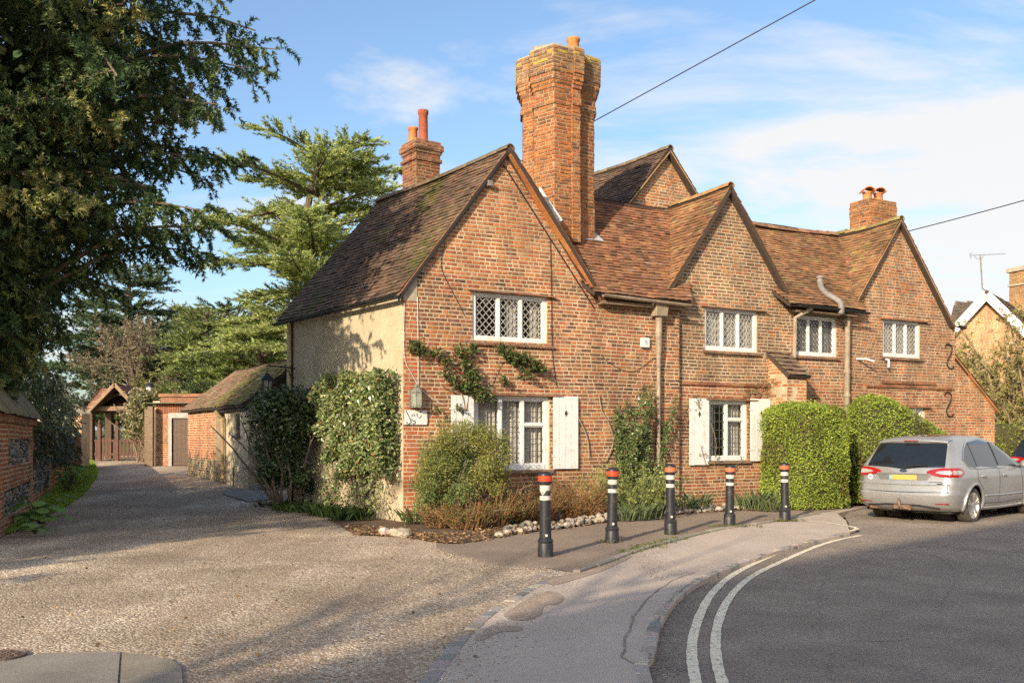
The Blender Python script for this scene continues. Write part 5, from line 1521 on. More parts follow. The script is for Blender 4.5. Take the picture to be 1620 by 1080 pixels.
# soldier arch and coping courses
m = MB(); x = 0.0
while x < 2.1: 
    m.hexa([SF(x, -0.01, 2.38), SF(x + 0.065, -0.01, 2.38), SF(x + 0.065, 0.035, 2.38), SF(x, 0.035, 2.38), SF(x, -0.01, 2.70), SF(x + 0.065, -0.01, 2.70), SF(x + 0.065, 0.035, 2.70), SF(x, 0.035, 2.70)], jit((0.30, 0.13, 0.07), 0.25)); x += 0.08
m.build("soldier_course", M_BRICK, st)
m = MB(); m.hexa([SF(a, d, z) for z in (2.95, 3.06) for a, d in ((0.1, 0.06), (2.4, 0.06), (2.4, -0.5), (0.1, -0.5))], (0.30, 0.14, 0.08)); m.hexa([SF(a, d, z) for z in (2.74, 2.94) for a, d in ((0.15, 0.0), (2.4, 0.0), (2.4, -0.45), (0.15, -0.45))], (0.26, 0.12, 0.07)); m.build("coping", M_BRICK, st)
m = MB(); m.hexa([SF(a, d, z) for z, g in ((2.71, 0.3), (2.74, 0.1)) for a, d in ((-0.3, g), (2.3, g), (2.3, -0.2), (-0.3, -0.2))]); m.build("lead_ledge", mk("green_ledge", (0.16, 0.22, 0.13), 0.7), st)
sw = bk.build("brick_wall", M_MORTAR, st)
pieces_build(sb, BRICK_F, M_BRICK, lambda p: sw, None, "brickwork", st, "brick", 200, lambda p: px_area(p))
m = MB(); m.hexa([SF(a, d, z) for z in (zB, zB + 1.88) for a, d in ((dl - 0.12, 0.03), (dl, 0.03), (dl, -0.1), (dl - 0.12, -0.1))]); m.hexa([SF(a, d, z) for z in (zB + 1.70, zB + 1.90) for a, d in ((dl, 0.03), (dl + 0.95, 0.03), (dl + 0.95, -0.1), (dl, -0.1))]); m.build("door_frame", mk("dull_white", (0.40, 0.38, 0.35), 0.7, (0.3, 0.28, 0.25), 5), st)
dd = None
M_DOORB = mk("brown_door", (0.13, 0.085, 0.06), 0.75, (0.09, 0.06, 0.045), 4.0, 0.2, 0.2, 40, stretch=(1, 1, 5))
m = MB(); m.hexa([SF(a, d, z) for z in (zB + 0.02, zB + 1.69) for a, d in ((dl + 0.01, -0.07), (dl + 0.94, -0.07), (dl + 0.94, -0.09), (dl + 0.01, -0.09))]); dd = m.build("door", M_DOORB, st)
for k in range(6):
    m = MB(); a0 = dl + 0.01 + 0.155 * k; m.hexa([SF(a, d, z) for z in (zB + 0.02, zB + 1.69) for a, d in ((a0, -0.045), (a0 + 0.15, -0.045), (a0 + 0.15, -0.07), (a0, -0.07))]); m.build("plank", M_DOORB, dd)
m = MB(); m.bar((-12.72, YB - 0.3, zB), (-12.72, YB - 0.3, 2.6), 0.18); m.bar((-12.95, YB - 0.1, zB), (-12.95, YB - 0.1, 2.5), 0.12); m.build("post", M_OAK, st)
m = MB(); m.bar((-12.65, YB, 1.5), (-12.65, YB + 3.0, 1.5), 0.25, 2.6); m.build("side_wall", M_MORTAR, st)

# ------------------------------------------------------------------ lychgate
YL = 36.0; kL = YL / FPX; gL = 0.6
def LX(px): return (px - CXP) * kL
def LZ(py): return CAM_H + (HORIZ - py) * kL
lg = thing("lychgate", (LX(186), YL, gL), "small tiled lychgate with wooden posts and picket gates at the end of the drive", "lychgate")
M_GATE = mk("red_brown_wood", (0.12, 0.05, 0.03), 0.75, (0.07, 0.035, 0.025), 5, 0.2, 0.2, 40, stretch=(1, 1, 5))
M_DKWOOD = mk("dark_timber", (0.105, 0.065, 0.042), 0.85, (0.06, 0.04, 0.028), 5, 0.2, 0.2, 40, stretch=(1, 1, 5))
M_BARGE = mk("brown_barge", (0.30, 0.195, 0.125), 0.85, (0.2, 0.125, 0.08), 4, 0.2, 0.2, 40)
for px in (143, 231):
    for dy in (0.0, 1.7):
        m = MB(); m.bar((LX(px), YL + dy, gL - 0.1), (LX(px), YL + dy, LZ(648)), 0.26); m.build("post", M_DKWOOD, lg)
m = MB(); m.bar((LX(140), YL - 0.02, LZ(646)), (LX(234), YL - 0.02, LZ(646)), 0.2, 0.17); m.build("tie_beam", M_BARGE, lg)
m = MB()
m.tube(smooth_curve([(LX(152), YL, LZ(642)), (LX(168), YL, LZ(632)), (LX(188), YL, LZ(623)), (LX(208), YL, LZ(632)), (LX(224), YL, LZ(642))], 4), 0.07, 6); m.build("arched_brace", M_DKWOOD, lg)
LT = []
LP = [(3, (0.30, 0.135, 0.09)), (2, (0.24, 0.11, 0.08)), (1, (0.36, 0.18, 0.12))]
roof([(LX(131), YL + 0.1, LZ(650)), (LX(244), YL + 0.1, LZ(650)), at(222, 614, YL + 1.3), at(160, 614, YL + 1.3)], LP, 1, parent=lg, store=LT, sag=0.0)
roof([(LX(131), YL + 2.6, LZ(650)), (LX(244), YL + 2.6, LZ(650)), at(222, 614, YL + 1.3), at(160, 614, YL + 1.3)], LP, 0, parent=lg, store=LT, sag=0.0)
roof([(LX(131), YL + 2.6, LZ(650)), (LX(131), YL + 0.1, LZ(650)), at(160, 614, YL + 1.3)], LP, 0, parent=lg, store=LT, sag=0.0)
roof([(LX(244), YL + 0.1, LZ(650)), (LX(244), YL + 2.6, LZ(650)), at(222, 614, YL + 1.3)], LP, 0, parent=lg, store=LT, sag=0.0)
roof([(LX(147), YL - 0.45, LZ(652)), (LX(147), YL + 0.4, LZ(652)), (LX(190), YL + 1.4, LZ(608)), (LX(190), YL - 0.45, LZ(608))], LP, 1, parent=lg, store=LT, sag=0.0)
roof([(LX(231), YL - 0.45, LZ(652)), (LX(231), YL + 0.4, LZ(652)), (LX(190), YL + 1.4, LZ(608)), (LX(190), YL - 0.45, LZ(608))], LP, 1, parent=lg, store=LT, sag=0.0)
rest = MB()
for p in LT: rest.add(p[0], TILE_F, p[1])
rest.build("tiling", M_TILE, lg)["kind"] = "stuff"
for a, b in ((147, 190), (231, 190)):
    m = MB(); m.bar((LX(a), YL - 0.5, LZ(653)), (LX(b), YL - 0.5, LZ(609)), 0.07, 0.13, up=(0, 0, 1)); m.build("bargeboard", M_BARGE, lg)
for (x0, x1, zt) in ((150, 184, 689), (188, 230, 686)):
    g0 = MB(); n = 6 if x0 == 150 else 7
    for zz in (0.25, 0.78): g0.bar((LX(x0), YL - 0.02, gL + zz), (LX(x1), YL - 0.02, gL + zz), 0.05, 0.09)
    gt = g0.build("gate", M_GATE, lg)
    for i in range(n):
        x = LX(x0) + (LX(x1) - LX(x0)) * (i + 0.5) / n; w = 0.035; zt_ = LZ(zt) - 0.06 * abs(i - n / 2)
        m = MB(); m.prism([(x - w, YL - 0.06, gL + 0.05), (x + w, YL - 0.06, gL + 0.05), (x + w, YL - 0.06, zt_ - 0.05), (x, YL - 0.06, zt_), (x - w, YL - 0.06, zt_ - 0.05)], (0, 1, 0), 0.022); m.build("picket", M_GATE, gt)
for px, zt in ((186, 666), (158, 664)):
    m = MB(); m.bar((LX(px), YL - 0.03, gL - 0.1), (LX(px), YL - 0.03, LZ(zt + 10)), 0.13); m.lathe([(0.09, 0), (0.09, 0.05), (0.05, 0.08), (0.07, 0.16), (0.03, 0.25), (0, 0.26)], 8, (LX(px), YL - 0.03, LZ(zt + 10))); m.build("gate_post", M_GATE, lg)
sg = thing("gate_sign", (LX(136), YL - 0.16, LZ(692)), "small white notice fixed to the left post of the lychgate", "sign")
m = MB(); m.box((LX(136), YL - 0.17, LZ(690)), (0.30, 0.02, 0.13)); m.box((LX(136), YL - 0.17, LZ(695.5)), (0.24, 0.02, 0.11)); m.build("plate", M_WHITE, sg)
m = MB()
for r_, z in enumerate((688.6, 691.2)): m.box((LX(136), YL - 0.182, LZ(z)), (0.22, 0.004, 0.02))
m.build("lettering", M_BLACK, sg)
lp = thing("lamp_post", (LX(237), 38.5, 0.65), "old street lantern on a post behind the lychgate", "lamp post")
lx, lz = at(237, 612, 38.5)[0], at(237, 624, 38.5)[2]
m = MB(); m.lathe([(0.07, 0.6), (0.05, 1.2), (0.04, lz)], 8, (lx, 38.5, 0)); m.build("post", M_BLACK, lp)
m = MB(); m.lathe([(0.10, lz), (0.17, lz + 0.32)], 6, (lx, 38.5, 0)); m.build("glass", mk("milky_glass", (0.6, 0.62, 0.62), 0.3), lp)
m = MB(); m.lathe([(0.22, lz + 0.32), (0.2, lz + 0.36), (0.06, lz + 0.5), (0.03, lz + 0.62), (0, lz + 0.63)], 6, (lx, 38.5, 0)); m.build("hood", M_BLACK, lp)

# ------------------------------------------------------------------ boundary wall along the left of the drive
WU = np.array([-0.38, 0.925]); WU /= np.linalg.norm(WU)
WF = Frame((-7.65, 13.7), WU, np.array([WU[1], -WU[0]]))
bw = thing("boundary_wall", (-7.65, 13.7, 0), "old brick and flint boundary wall with a ridged coping along the left of the drive", "wall")
fl_h = [(1.0, 4.4, 1.02, 1.48), (0.4, 4.6, 0.22, 0.70), (5.0, 9.0, 0.35, 1.1)]
wb, bk = [], MB()
def pal_w(s, z): return pick([(3, (0.36, 0.12, 0.06)), (1.5, ORG), (1.2, BRN), (0.8, PUR), (0.5, (0.28, 0.25, 0.18))])
for q, c, l in lay_bricks(WF, [(-1.0, -0.2), (4.8, -0.2), (4.8, 1.74), (-1.0, 1.74)], fl_h[:2], pal_w, backing=bk, back_d=0.35): wb.append((q, c, l))
for q, c, l in lay_bricks(WF, [(4.8, -0.1), (18.6, 0.3), (18.6, 1.76), (4.8, 1.72)], fl_h[2:], pal_w, d=-0.06, backing=bk, back_d=0.3): wb.append((q, c, l))
for h in fl_h: bk.hexa([WF(a, d, z) for z in (h[2], h[3]) for a, d in ((h[0], -0.3), (h[1], -0.3), (h[1], -0.075), (h[0], -0.075))])
ww = bk.build("wall_core", M_MORTAR, bw)
pieces_build(wb, BRICK_F, M_BRICK, lambda p: ww, None, "brickwork", bw, "brick", 250, lambda p: px_area(p) if -20 < proj(np.mean(np.array(p[0]), axis=0))[0] < 150 and np.mean(np.array(p[0]), axis=0)[1] > 2 else -1)
m = MB()
for h in fl_h:
    for k in range(int((h[1] - h[0]) * (h[3] - h[2]) * 120)):
        s, z = R.uniform(h[0], h[1]), R.uniform(h[2], h[3]); r = R.uniform(0.03, 0.055)
        p = WF(s, -0.065 if h[0] < 4.9 else -0.07, z)
        m.sphere(p, (r, r * 0.7, r * R.uniform(0.6, 0.9)), 6, 4, jit(R.choice([(0.10, 0.10, 0.105), (0.17, 0.16, 0.16), (0.30, 0.28, 0.26), (0.07, 0.07, 0.075)]), 0.2))
m.build("flintwork", M_FLINT, bw)["kind"] = "stuff"
s = -1.0
while s < 4.8:    # dentils under the coping
    m = MB(); m.hexa([WF(a, d, z) for z in (1.74, 1.86) for a, d in ((s, 0.07), (s + 0.075, 0.07), (s + 0.075, -0.1), (s, -0.1))], jit((0.28, 0.14, 0.09), 0.2)); m.build("dentil", M_BRICK, bw); s += 0.115
M_COPE = mk("coping_tile", (0.26, 0.22, 0.16), 0.95, (0.14, 0.13, 0.06), 2.5, 0.25, 0.4, 40)
s = -1.05
while s < 4.4:
    for sd in (1, -1):
        m = MB(); j = R.uniform(-0.012, 0.012); e0, e1 = 0.20 + 0.18 * sd, 0.0
        dmid = -0.17
        m.hexa([WF(s, dmid + sd * 0.31, 1.865 + j), WF(s + 0.44, dmid + sd * 0.31, 1.865 + j), WF(s + 0.44, dmid, 2.30 + j), WF(s, dmid, 2.30 + j),
                WF(s, dmid + sd * 0.31, 1.915 + j), WF(s + 0.44, dmid + sd * 0.31, 1.915 + j), WF(s + 0.44, dmid, 2.355 + j), WF(s, dmid, 2.355 + j)])
        m.build("coping_tile", M_COPE, bw)
    s += 0.45
m = MB(); m.add([WF(4.35, 0.14, 1.87), WF(4.95, 0.14, 1.87), WF(4.95, -0.48, 1.87), WF(4.35, -0.48, 1.87), WF(4.4, -0.17, 2.35)], [(0, 1, 4), (1, 2, 4), (2, 3, 4), (3, 0, 4), (3, 2, 1, 0)]); m.build("coping_end", M_COPE, bw)
pb, bk = [], MB()
px0 = WF(18.6, 0, 0)
PF = Frame((px0[0] - 0.1, px0[1]), np.array([1.0, 0.0]), np.array([0, -1.0]))
for q, c, l in lay_bricks(PF, [(-0.35, 0.4), (0.3, 0.4), (0.3, 2.3), (-0.35, 2.3)], [], lambda s, z: pick([(2, ORG), (1, (0.4, 0.26, 0.13)), (1, RED)]), backing=bk, back_d=0.6): pb.append((q, c, l))
pw = bk.build("pier", M_MORTAR, bw)
rest = MB()
for p in pb: rest.add(p[0], BRICK_F, p[1])
rest.build("pier_brickwork", M_BRICK, bw)["kind"] = "stuff"
m = MB(); c = PF(-0.02, -0.3, 2.3); m.lathe([(0.5, 0.0), (0.5, 0.06), (0.0, 0.35)], 4, c); m.build("pier_cap", M_STONE, bw)

# ------------------------------------------------------------------ manhole cover
g = gp(12, 1036, 0.008)
mh = thing("manhole_cover", g, "round iron manhole cover set in the gravel at the corner", "manhole cover")
m = MB(); m.lathe([(0.16, -0.02), (0.165, 0.012), (0.155, 0.014), (0.15, 0.006), (0.0, 0.006)], 28, (g[0] - 0.05, g[1], 0.004)); m.build("rim", mk("rusty_iron", (0.10, 0.055, 0.04), 0.8, (0.16, 0.12, 0.10), 12, 0.3, 0.5, 80), mh)
m = MB()
for i in range(-3, 4):
    for j in range(-3, 4):
        if i * i + j * j < 10: m.box((g[0] - 0.05 + i * 0.037, g[1] + j * 0.037, 0.012), (0.024, 0.024, 0.008))
m.build("tread", MATS["rusty_iron"], mh)

# ------------------------------------------------------------------ overhead lines
M_WIRE = mk("cable", (0.03, 0.03, 0.035), 0.6)
def cable(a, b, sag, r, label):
    a, b = np.array(a), np.array(b); d = b - a; pts = []
    for i in range(25):
        f = i / 24; pts.append(a + d * f - np.array([0, 0, 4 * sag * f * (1 - f)]))
    m = MB(); m.tube(pts, r, 6); tag(m.build("overhead_cable", M_WIRE), label, "cable", "overhead cables")
a = at(790, 274, 21.0); b = at(1290, 0, 16.0); cable(a, a + (b - a) * 1.6, 0.0, 0.011, "long cable rising across the sky past the tall chimney")
a = at(1432, 367, 23.0); b = at(1620, 315, 21.0); cable(a, a + (b - a) * 1.8, 0.03, 0.012, "lower cable running right from the far gable")

# ------------------------------------------------------------------ far house on the right with its aerial
YF = 38.0
fh = thing("far_house", at(1563, 690, YF), "orange brick house with white bargeboards and tiled roofs beyond the bush", "house")
ap = at(1563, 461, YF); gd = np.array([0.86, 0.5]); rd = np.array([0.62, 0.78]); wd = np.array([0.88, -0.47])
hw, rise = 1.75, 2.0
def Fp(a, b, z): return np.array([ap[0] + wd[0] * a + rd[0] * b, ap[1] + wd[1] * a + rd[1] * b, z])
zt = ap[2]
fhb, bk = [], MB()
FF = Frame(Fp(-hw, 0, 0)[:2], wd, np.array([wd[1], -wd[0]]) if wd[1] < 0 and False else np.array([-0.47, -0.88]))
for q, c, l in lay_bricks(FF, [(0, 2.0), (2 * hw, 2.0), (2 * hw, zt - rise - 0.1), (hw, zt - 0.15), (0, zt - rise - 0.1)], [], lambda s, z: pick([(3, (0.52, 0.22, 0.08)), (2, (0.46, 0.18, 0.07))]), backing=bk, wave=0.0): fhb.append((q, c, l))
bk.build("gable_wall", M_MORTAR, fh)
rest = MB()
for p in fhb: rest.add(p[0], BRICK_F, p[1])
rest.build("brickwork", M_BRICK, fh)["kind"] = "stuff"
FT = []
GT = [(3, (0.15, 0.115, 0.085)), (2, (0.2, 0.14, 0.10)), (1, (0.12, 0.095, 0.08))]
roof([Fp(-hw - 0.25, -0.3, zt - rise - 0.28), Fp(-hw - 0.25, 6, zt - rise - 0.28), Fp(0, 6, zt), Fp(0, -0.3, zt)], GT, 1, parent=fh, store=FT, sag=0.0)
roof([Fp(hw + 0.25, -0.3, zt - rise - 0.28), Fp(hw + 0.25, 6, zt - rise - 0.28), Fp(0, 6, zt), Fp(0, -0.3, zt)], GT, 1, parent=fh, store=FT, sag=0.0)
# main range behind, ridge across
p0, p1 = at(1498, 515, 41), at(1700, 560, 46)
e0, e1 = at(1512, 478, 43), at(1700, 478, 49)
roof([p0 + [0, 0, -0.5], p1 + [0, 0, 0.2], e1, e0], GT, 1, parent=fh, store=FT, sag=0.0)
rest = MB()
for p in FT: rest.add(p[0], TILE_F, p[1])
rest.build("tiling", M_TILE, fh)["kind"] = "stuff"
m = MB(); m.bar(Fp(-hw, 0.4, 3.0), Fp(-hw, 6, 3.0), 0.2, 5.0); m.bar(Fp(hw, 0.4, 3.0), Fp(hw, 6, 3.0), 0.2, 5.0); m.build("side_wall", M_MORTAR, fh)
for sgn in (-1, 1):
    m = MB(); m.bar(Fp(sgn * (hw + 0.2), -0.32, zt - rise - 0.42), Fp(0, -0.32, zt - 0.17), 0.05, 0.34); m.build("bargeboard", M_WHITE, fh)
m = MB(); m.box(at(1622, 470, 42), (0.9, 0.9, 2.4), 0.4); c = at(1622, 470, 42)
chs = []
for rot in (0.4,):
    pass
chm = m.build("chimney", M_MORTAR, fh)
cb = []
pl = [np.array([c[0] + x, c[1] + y]) for x, y in sq(0.46, 0.46, 0.4)]
for i in range(4):
    a, b = pl[i], pl[(i + 1) % 4]; L_ = np.linalg.norm(b - a); u = (b - a) / L_
    cb += lay_bricks(Frame(a, u, np.array([u[1], -u[0]])), [(0, c[2] - 1.2), (L_, c[2] - 1.2), (L_, c[2] + 1.2), (0, c[2] + 1.2)], [], lambda s, z: pick([(3, (0.46, 0.25, 0.09)), (1, (0.38, 0.18, 0.07))]), d=0.01)
rest = MB()
for p in cb: rest.add(p[0], BRICK_F, p[1])
rest.build("chimney_brickwork", M_BRICK, chm)["kind"] = "stuff"
m = MB(); m.box(c + [0, 0, 1.25], (1.12, 1.12, 0.18), 0.4); m.box(c + [0, 0, 0.55], (1.04, 1.04, 0.09), 0.4); m.build("chimney_cap", M_STONE, chm)
ae = thing("tv_aerial", at(1563, 460, YF), "tall television aerial on the gable of the far house", "aerial")
m = MB(); m.tube([at(1563, 462, YF), at(1554, 456, YF), at(1551, 404, YF)], 0.03, 6); m.build("mast", M_PIPEGREY, ae)
m = MB(); m.tube([at(1534, 404, YF), at(1590, 401.5, YF + 0.6)], 0.012, 5)
for i in range(16):
    f = i / 15; p = at(1538, 404, YF) * (1 - f) + at(1590, 401.5, YF + 0.6) * f; m.tube([p + [-0.03, -0.12, -0.04], p + [0.03, 0.12, 0.04]], 0.006, 4)
m.tube([at(1541, 405, YF), at(1545, 409, YF), at(1552, 409.5, YF), at(1557, 405, YF)], 0.012, 5); m.tube([at(1534, 400, YF), at(1536, 408, YF)], 0.015, 5); m.tube([at(1538, 399.5, YF), at(1534, 404, YF), at(1537, 407, YF)], 0.012, 5)
m.build("yagi", M_PIPEGREY, ae)

# ------------------------------------------------------------------ houses across the road, behind the camera (the tall one shades the road, the other is there to reflect in the car)
def back_house(name, a, b, w, ez_, rz_, label):
    a, b = np.array([*a, 0.0]), np.array([*b, 0.0]); t = (b - a) / np.linalg.norm(b - a); nr = np.array([t[1], -t[0], 0])
    h = thing(name, (*(a + b)[:2] / 2, 0), label, "house")
    m = MB()
    for sgn in (1, -1): m.bar(a + nr * sgn * w + [0, 0, ez_ / 2 - 0.1], b + nr * sgn * w + [0, 0, ez_ / 2 - 0.1], 0.25, ez_ + 0.2)
    for e in (a, b): m.prism([e + nr * w + [0, 0, -0.2], e - nr * w + [0, 0, -0.2], e - nr * w + [0, 0, ez_], e + [0, 0, rz_ - 0.15], e + nr * w + [0, 0, ez_]], t * (1 if e is a else -1), 0.25)
    m.build("wall", mk("plain_brick", (0.38, 0.17, 0.08), 0.95, (0.28, 0.12, 0.06), 3, 0.25), h)
    for sgn in (1, -1):
        m = MB(); q = [a + nr * sgn * (w + 0.35) - t * 0.3 + [0, 0, ez_ - 0.3], b + nr * sgn * (w + 0.35) + t * 0.3 + [0, 0, ez_ - 0.3], b + t * 0.3 + [0, 0, rz_], a - t * 0.3 + [0, 0, rz_]]
        m.prism(q, (0, 0, 1), 0.1); m.build("roof", mk("plain_tile", (0.16, 0.08, 0.055), 0.95, (0.11, 0.065, 0.05), 4, 0.25), h)
    L_ = np.linalg.norm(b - a); k = int(L_ / 3)
    for i in range(k):
        c = a + t * (L_ * (i + 0.5) / k)
        for z in (1.5, 4.0):
            if z + 0.7 > ez_: continue
            m = MB(); m.bar(c - nr * (w + 0.13) - t * 0.6 + [0, 0, z], c - nr * (w + 0.13) + t * 0.6 + [0, 0, z], 0.04, 1.1); wv = m.build("window", M_WHITE, h)
            m = MB(); m.bar(c - nr * (w + 0.16) - t * 0.52 + [0, 0, z], c - nr * (w + 0.16) + t * 0.52 + [0, 0, z], 0.02, 0.95); m.build("pane", mk("dark_pane", (0.03, 0.035, 0.04), 0.08), wv)
    return h
back_house("neighbour_house", (-16.2, -25.8), (-7.8, -17.8), 3.7, 10.5, 17.0, "tall brick house across the road behind the viewer")
back_house("neighbour_house", (17.5, 1.5), (25, 9.5), 3.4, 5.2, 8.6, "brick house facing the silver car from across the road")

# ------------------------------------------------------------------ trees
def limb(p, d, L, n=7, droop=0.0, wander=0.12, lift=0.0):
    pts = [np.array(p, float)]; d = np.array(d, float); d /= np.linalg.norm(d)
    for i in range(n):
        d = d + rng.normal(size=3) * wander + np.array([0, 0, lift - droop * (i / n)])
        d /= np.linalg.norm(d); pts.append(pts[-1] + d * L / n)
    return pts
def along(pts, f):
    f = f * (len(pts) - 1); i = min(int(f), len(pts) - 2); t = f - i
    return pts[i] * (1 - t) + pts[i + 1] * t, pts[i + 1] - pts[i]
def foliage_obj(name, parts, parent, mat=M_LEAF):
    V, F, C = merge(parts); o = np_mesh(name, V, F, C, mat, parent); return o

# big yew overhanging the left boundary wall
yx, yy, YK = -9.5, 14.6, 0.816
yew = thing("yew_tree", (yx, yy, 0), "huge dark yew with golden lit sprays overhanging the boundary wall", "tree")
m = MB()
tr = [np.array([yx, yy, -0.2]), np.array([yx + .1, yy, 2.5]), np.array([yx - .1, yy + .1, 5.5]), np.array([yx + .1, yy, 8]), np.array([yx, yy, 10.5])]
m.tube(smooth_curve(tr, 4), list(np.linspace(0.55, 0.08, 17)), 9)
prof_z = [1.5 + (z - 1.5) * YK for z in (1.6, 2.5, 3.5, 4.5, 5.5, 7.0, 8.0, 9.5, 11, 12.5, 13.5)]
prof_r = [r * 0.83 for r in (1.4, 2.1, 2.8, 3.6, 4.4, 5.3, 5.8, 6.0, 5.4, 3.4, 1.2)]
PP, DD, CC, SH = [], [], [], []
GOLD, YG, DKG = (0.46, 0.42, 0.17), (0.21, 0.25, 0.085), (0.070, 0.115, 0.048)  # gold is yellow tips plus a sunlit look put into the colour
nl = 175
for k in range(nl):
    z = 2.1 + (k + R.random()) / nl * 9.0; az = R.gauss(-0.7, 0.95) if k % 3 else R.uniform(0, 2 * math.pi)
    Lr = float(np.interp(z, prof_z, prof_r)) * R.uniform(0.72, 1.04)
    zs = max(1.2, z - 0.25 * Lr + 0.4)
    L = limb((yx, yy, zs), (math.cos(az), math.sin(az), 0.55 if z > 4 else 0.45), Lr * 1.12, 9, droop=0.20, wander=0.10)
    m.tube(L, list(np.linspace(0.075, 0.012, len(L))), 5)
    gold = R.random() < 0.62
    nsb = int(Lr * 9.5)
    for j in range(nsb):
        f = 0.22 + 0.78 * (j + R.random()) / nsb
        p, d = along(L, f); d = d / np.linalg.norm(d)
        sd = np.cross(d, [0, 0, 1.0]) * R.choice((-1, 1)) + rng.normal(size=3) * 0.5 + d * 0.7; sd[2] -= 0.2
        ls = R.uniform(0.3, 0.75) * (1.15 - 0.5 * f)
        S = limb(p, sd, ls, 4, droop=0.25, wander=0.25)
        if R.random() < 0.35: m.tube(S, [0.012, 0.010, 0.008, 0.006, 0.004], 3, cap=False)
        for q in range(6):
            pp, dq = along(S, (q + R.random()) / 6)
            PP.append(pp + rng.normal(size=3) * 0.05); DD.append(dq / (np.linalg.norm(dq) + 1e-6) + np.array([0, 0, -0.55]))
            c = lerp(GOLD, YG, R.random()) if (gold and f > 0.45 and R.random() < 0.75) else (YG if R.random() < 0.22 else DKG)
            CC.append(c)
# the long arm that reaches out over the drive, and dense hanging skirts low down
for (tip, start, rad) in [(at(438, 78, 14.36), (yx + 2.5, yy, 7.13), 0.05), (at(395, 108, 14.04), (yx + 2.5, yy - .2, 6.97), 0.045), (at(352, 360, 14.52), (yx + 2.0, yy, 4.03), 0.05), (at(330, 400, 15.01), (yx + 2.0, yy, 3.87), 0.04),
                          (at(345, 165, 13.87), (yx + 2.0, yy, 6.31), 0.05), (at(335, 335, 13.55), (yx + 2.0, yy, 4.68), 0.04), (at(340, 250, 14.28), (yx + 2.0, yy, 5.34), 0.04)]:
    s = np.array(start); mid = (s + tip) / 2 + np.array([0, 0, 0.35])
    L = smooth_curve([s, mid, tip], 6); m.tube(L, list(np.linspace(rad, 0.008, len(L))), 5)
    for j in range(46):
        f = 0.15 + 0.85 * (j + R.random()) / 46
        p, d = along(L, f); d = d / np.linalg.norm(d)
        S = limb(p, np.cross(d, [0, 0, 1.0]) * R.choice((-1, 1)) * 0.7 + d * 0.6 + np.array([0, 0, -0.25]) + rng.normal(size=3) * 0.4, R.uniform(0.25, 0.6), 4, droop=0.5, wander=0.2)
        for q in range(5):
            pp, dq = along(S, (q + R.random()) / 5); PP.append(pp); DD.append(dq + np.array([0, 0, -0.03])); CC.append(DKG if R.random() < 0.8 else YG)
for k in range(13000):   # inner mass of the crown
    a = R.gauss(-0.7, 1.1) if R.random() < 0.75 else R.uniform(0, 2 * math.pi); z = R.uniform(2.0, 10.1); r = float(np.interp(z, prof_z, prof_r)) * math.sqrt(R.uniform(0.12, 0.85)) * 0.95
    q = math.sin(a * 5 + z * 1.7) * math.sin(z * 2.3 + a * 2)
    if q > 0.45: continue
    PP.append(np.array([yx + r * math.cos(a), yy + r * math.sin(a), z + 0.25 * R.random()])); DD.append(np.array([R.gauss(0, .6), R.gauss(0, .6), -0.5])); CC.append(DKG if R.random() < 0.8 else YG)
for k in range(1500):   # low skirt where the crown droops over the wall
    s_ = R.uniform(4.2, 8.2); p = WF(s_, R.uniform(-1.4, 0.1), 0); PP.append(np.array([p[0], p[1], R.uniform(1.4, 3.4)])); DD.append(np.array([R.gauss(0, .4), R.gauss(0, .4), -0.9])); CC.append(DKG if R.random() < 0.85 else YG)
PP, DD, CC = np.array(PP), np.array(DD), np.array(CC)
_px = CXP + FPX * PP[:, 0] / PP[:, 1]      # outside the frame and round the back the crown can be thinner
keep = (rng.random(len(PP)) < np.where(_px < -120, 0.35, 1.0)) & (rng.random(len(PP)) < np.where(PP[:, 1] > yy + 1.8, 0.5, 1.0))
PP, DD, CC = PP[keep], DD[keep], CC[keep]
print("yew clusters", len(PP))
m.build("trunk", M_TWIG, yew)
nI = 12000  # oversized dark leaves added inside the crown to block sky gaps
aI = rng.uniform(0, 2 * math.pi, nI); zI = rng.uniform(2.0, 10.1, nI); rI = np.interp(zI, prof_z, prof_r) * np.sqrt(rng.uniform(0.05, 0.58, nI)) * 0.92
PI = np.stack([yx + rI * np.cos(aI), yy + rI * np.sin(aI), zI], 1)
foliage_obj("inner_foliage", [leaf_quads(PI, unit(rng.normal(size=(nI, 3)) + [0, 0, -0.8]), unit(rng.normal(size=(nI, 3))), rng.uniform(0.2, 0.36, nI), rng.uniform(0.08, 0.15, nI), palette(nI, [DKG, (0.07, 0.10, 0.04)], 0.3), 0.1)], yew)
foliage_obj("crown", [sprays(PP, DD, 0.14, 20, 0.072, 0.027, None, splay=1.0, droop=0.12, cl=CC, jitter=0.4, tri=True)], yew)

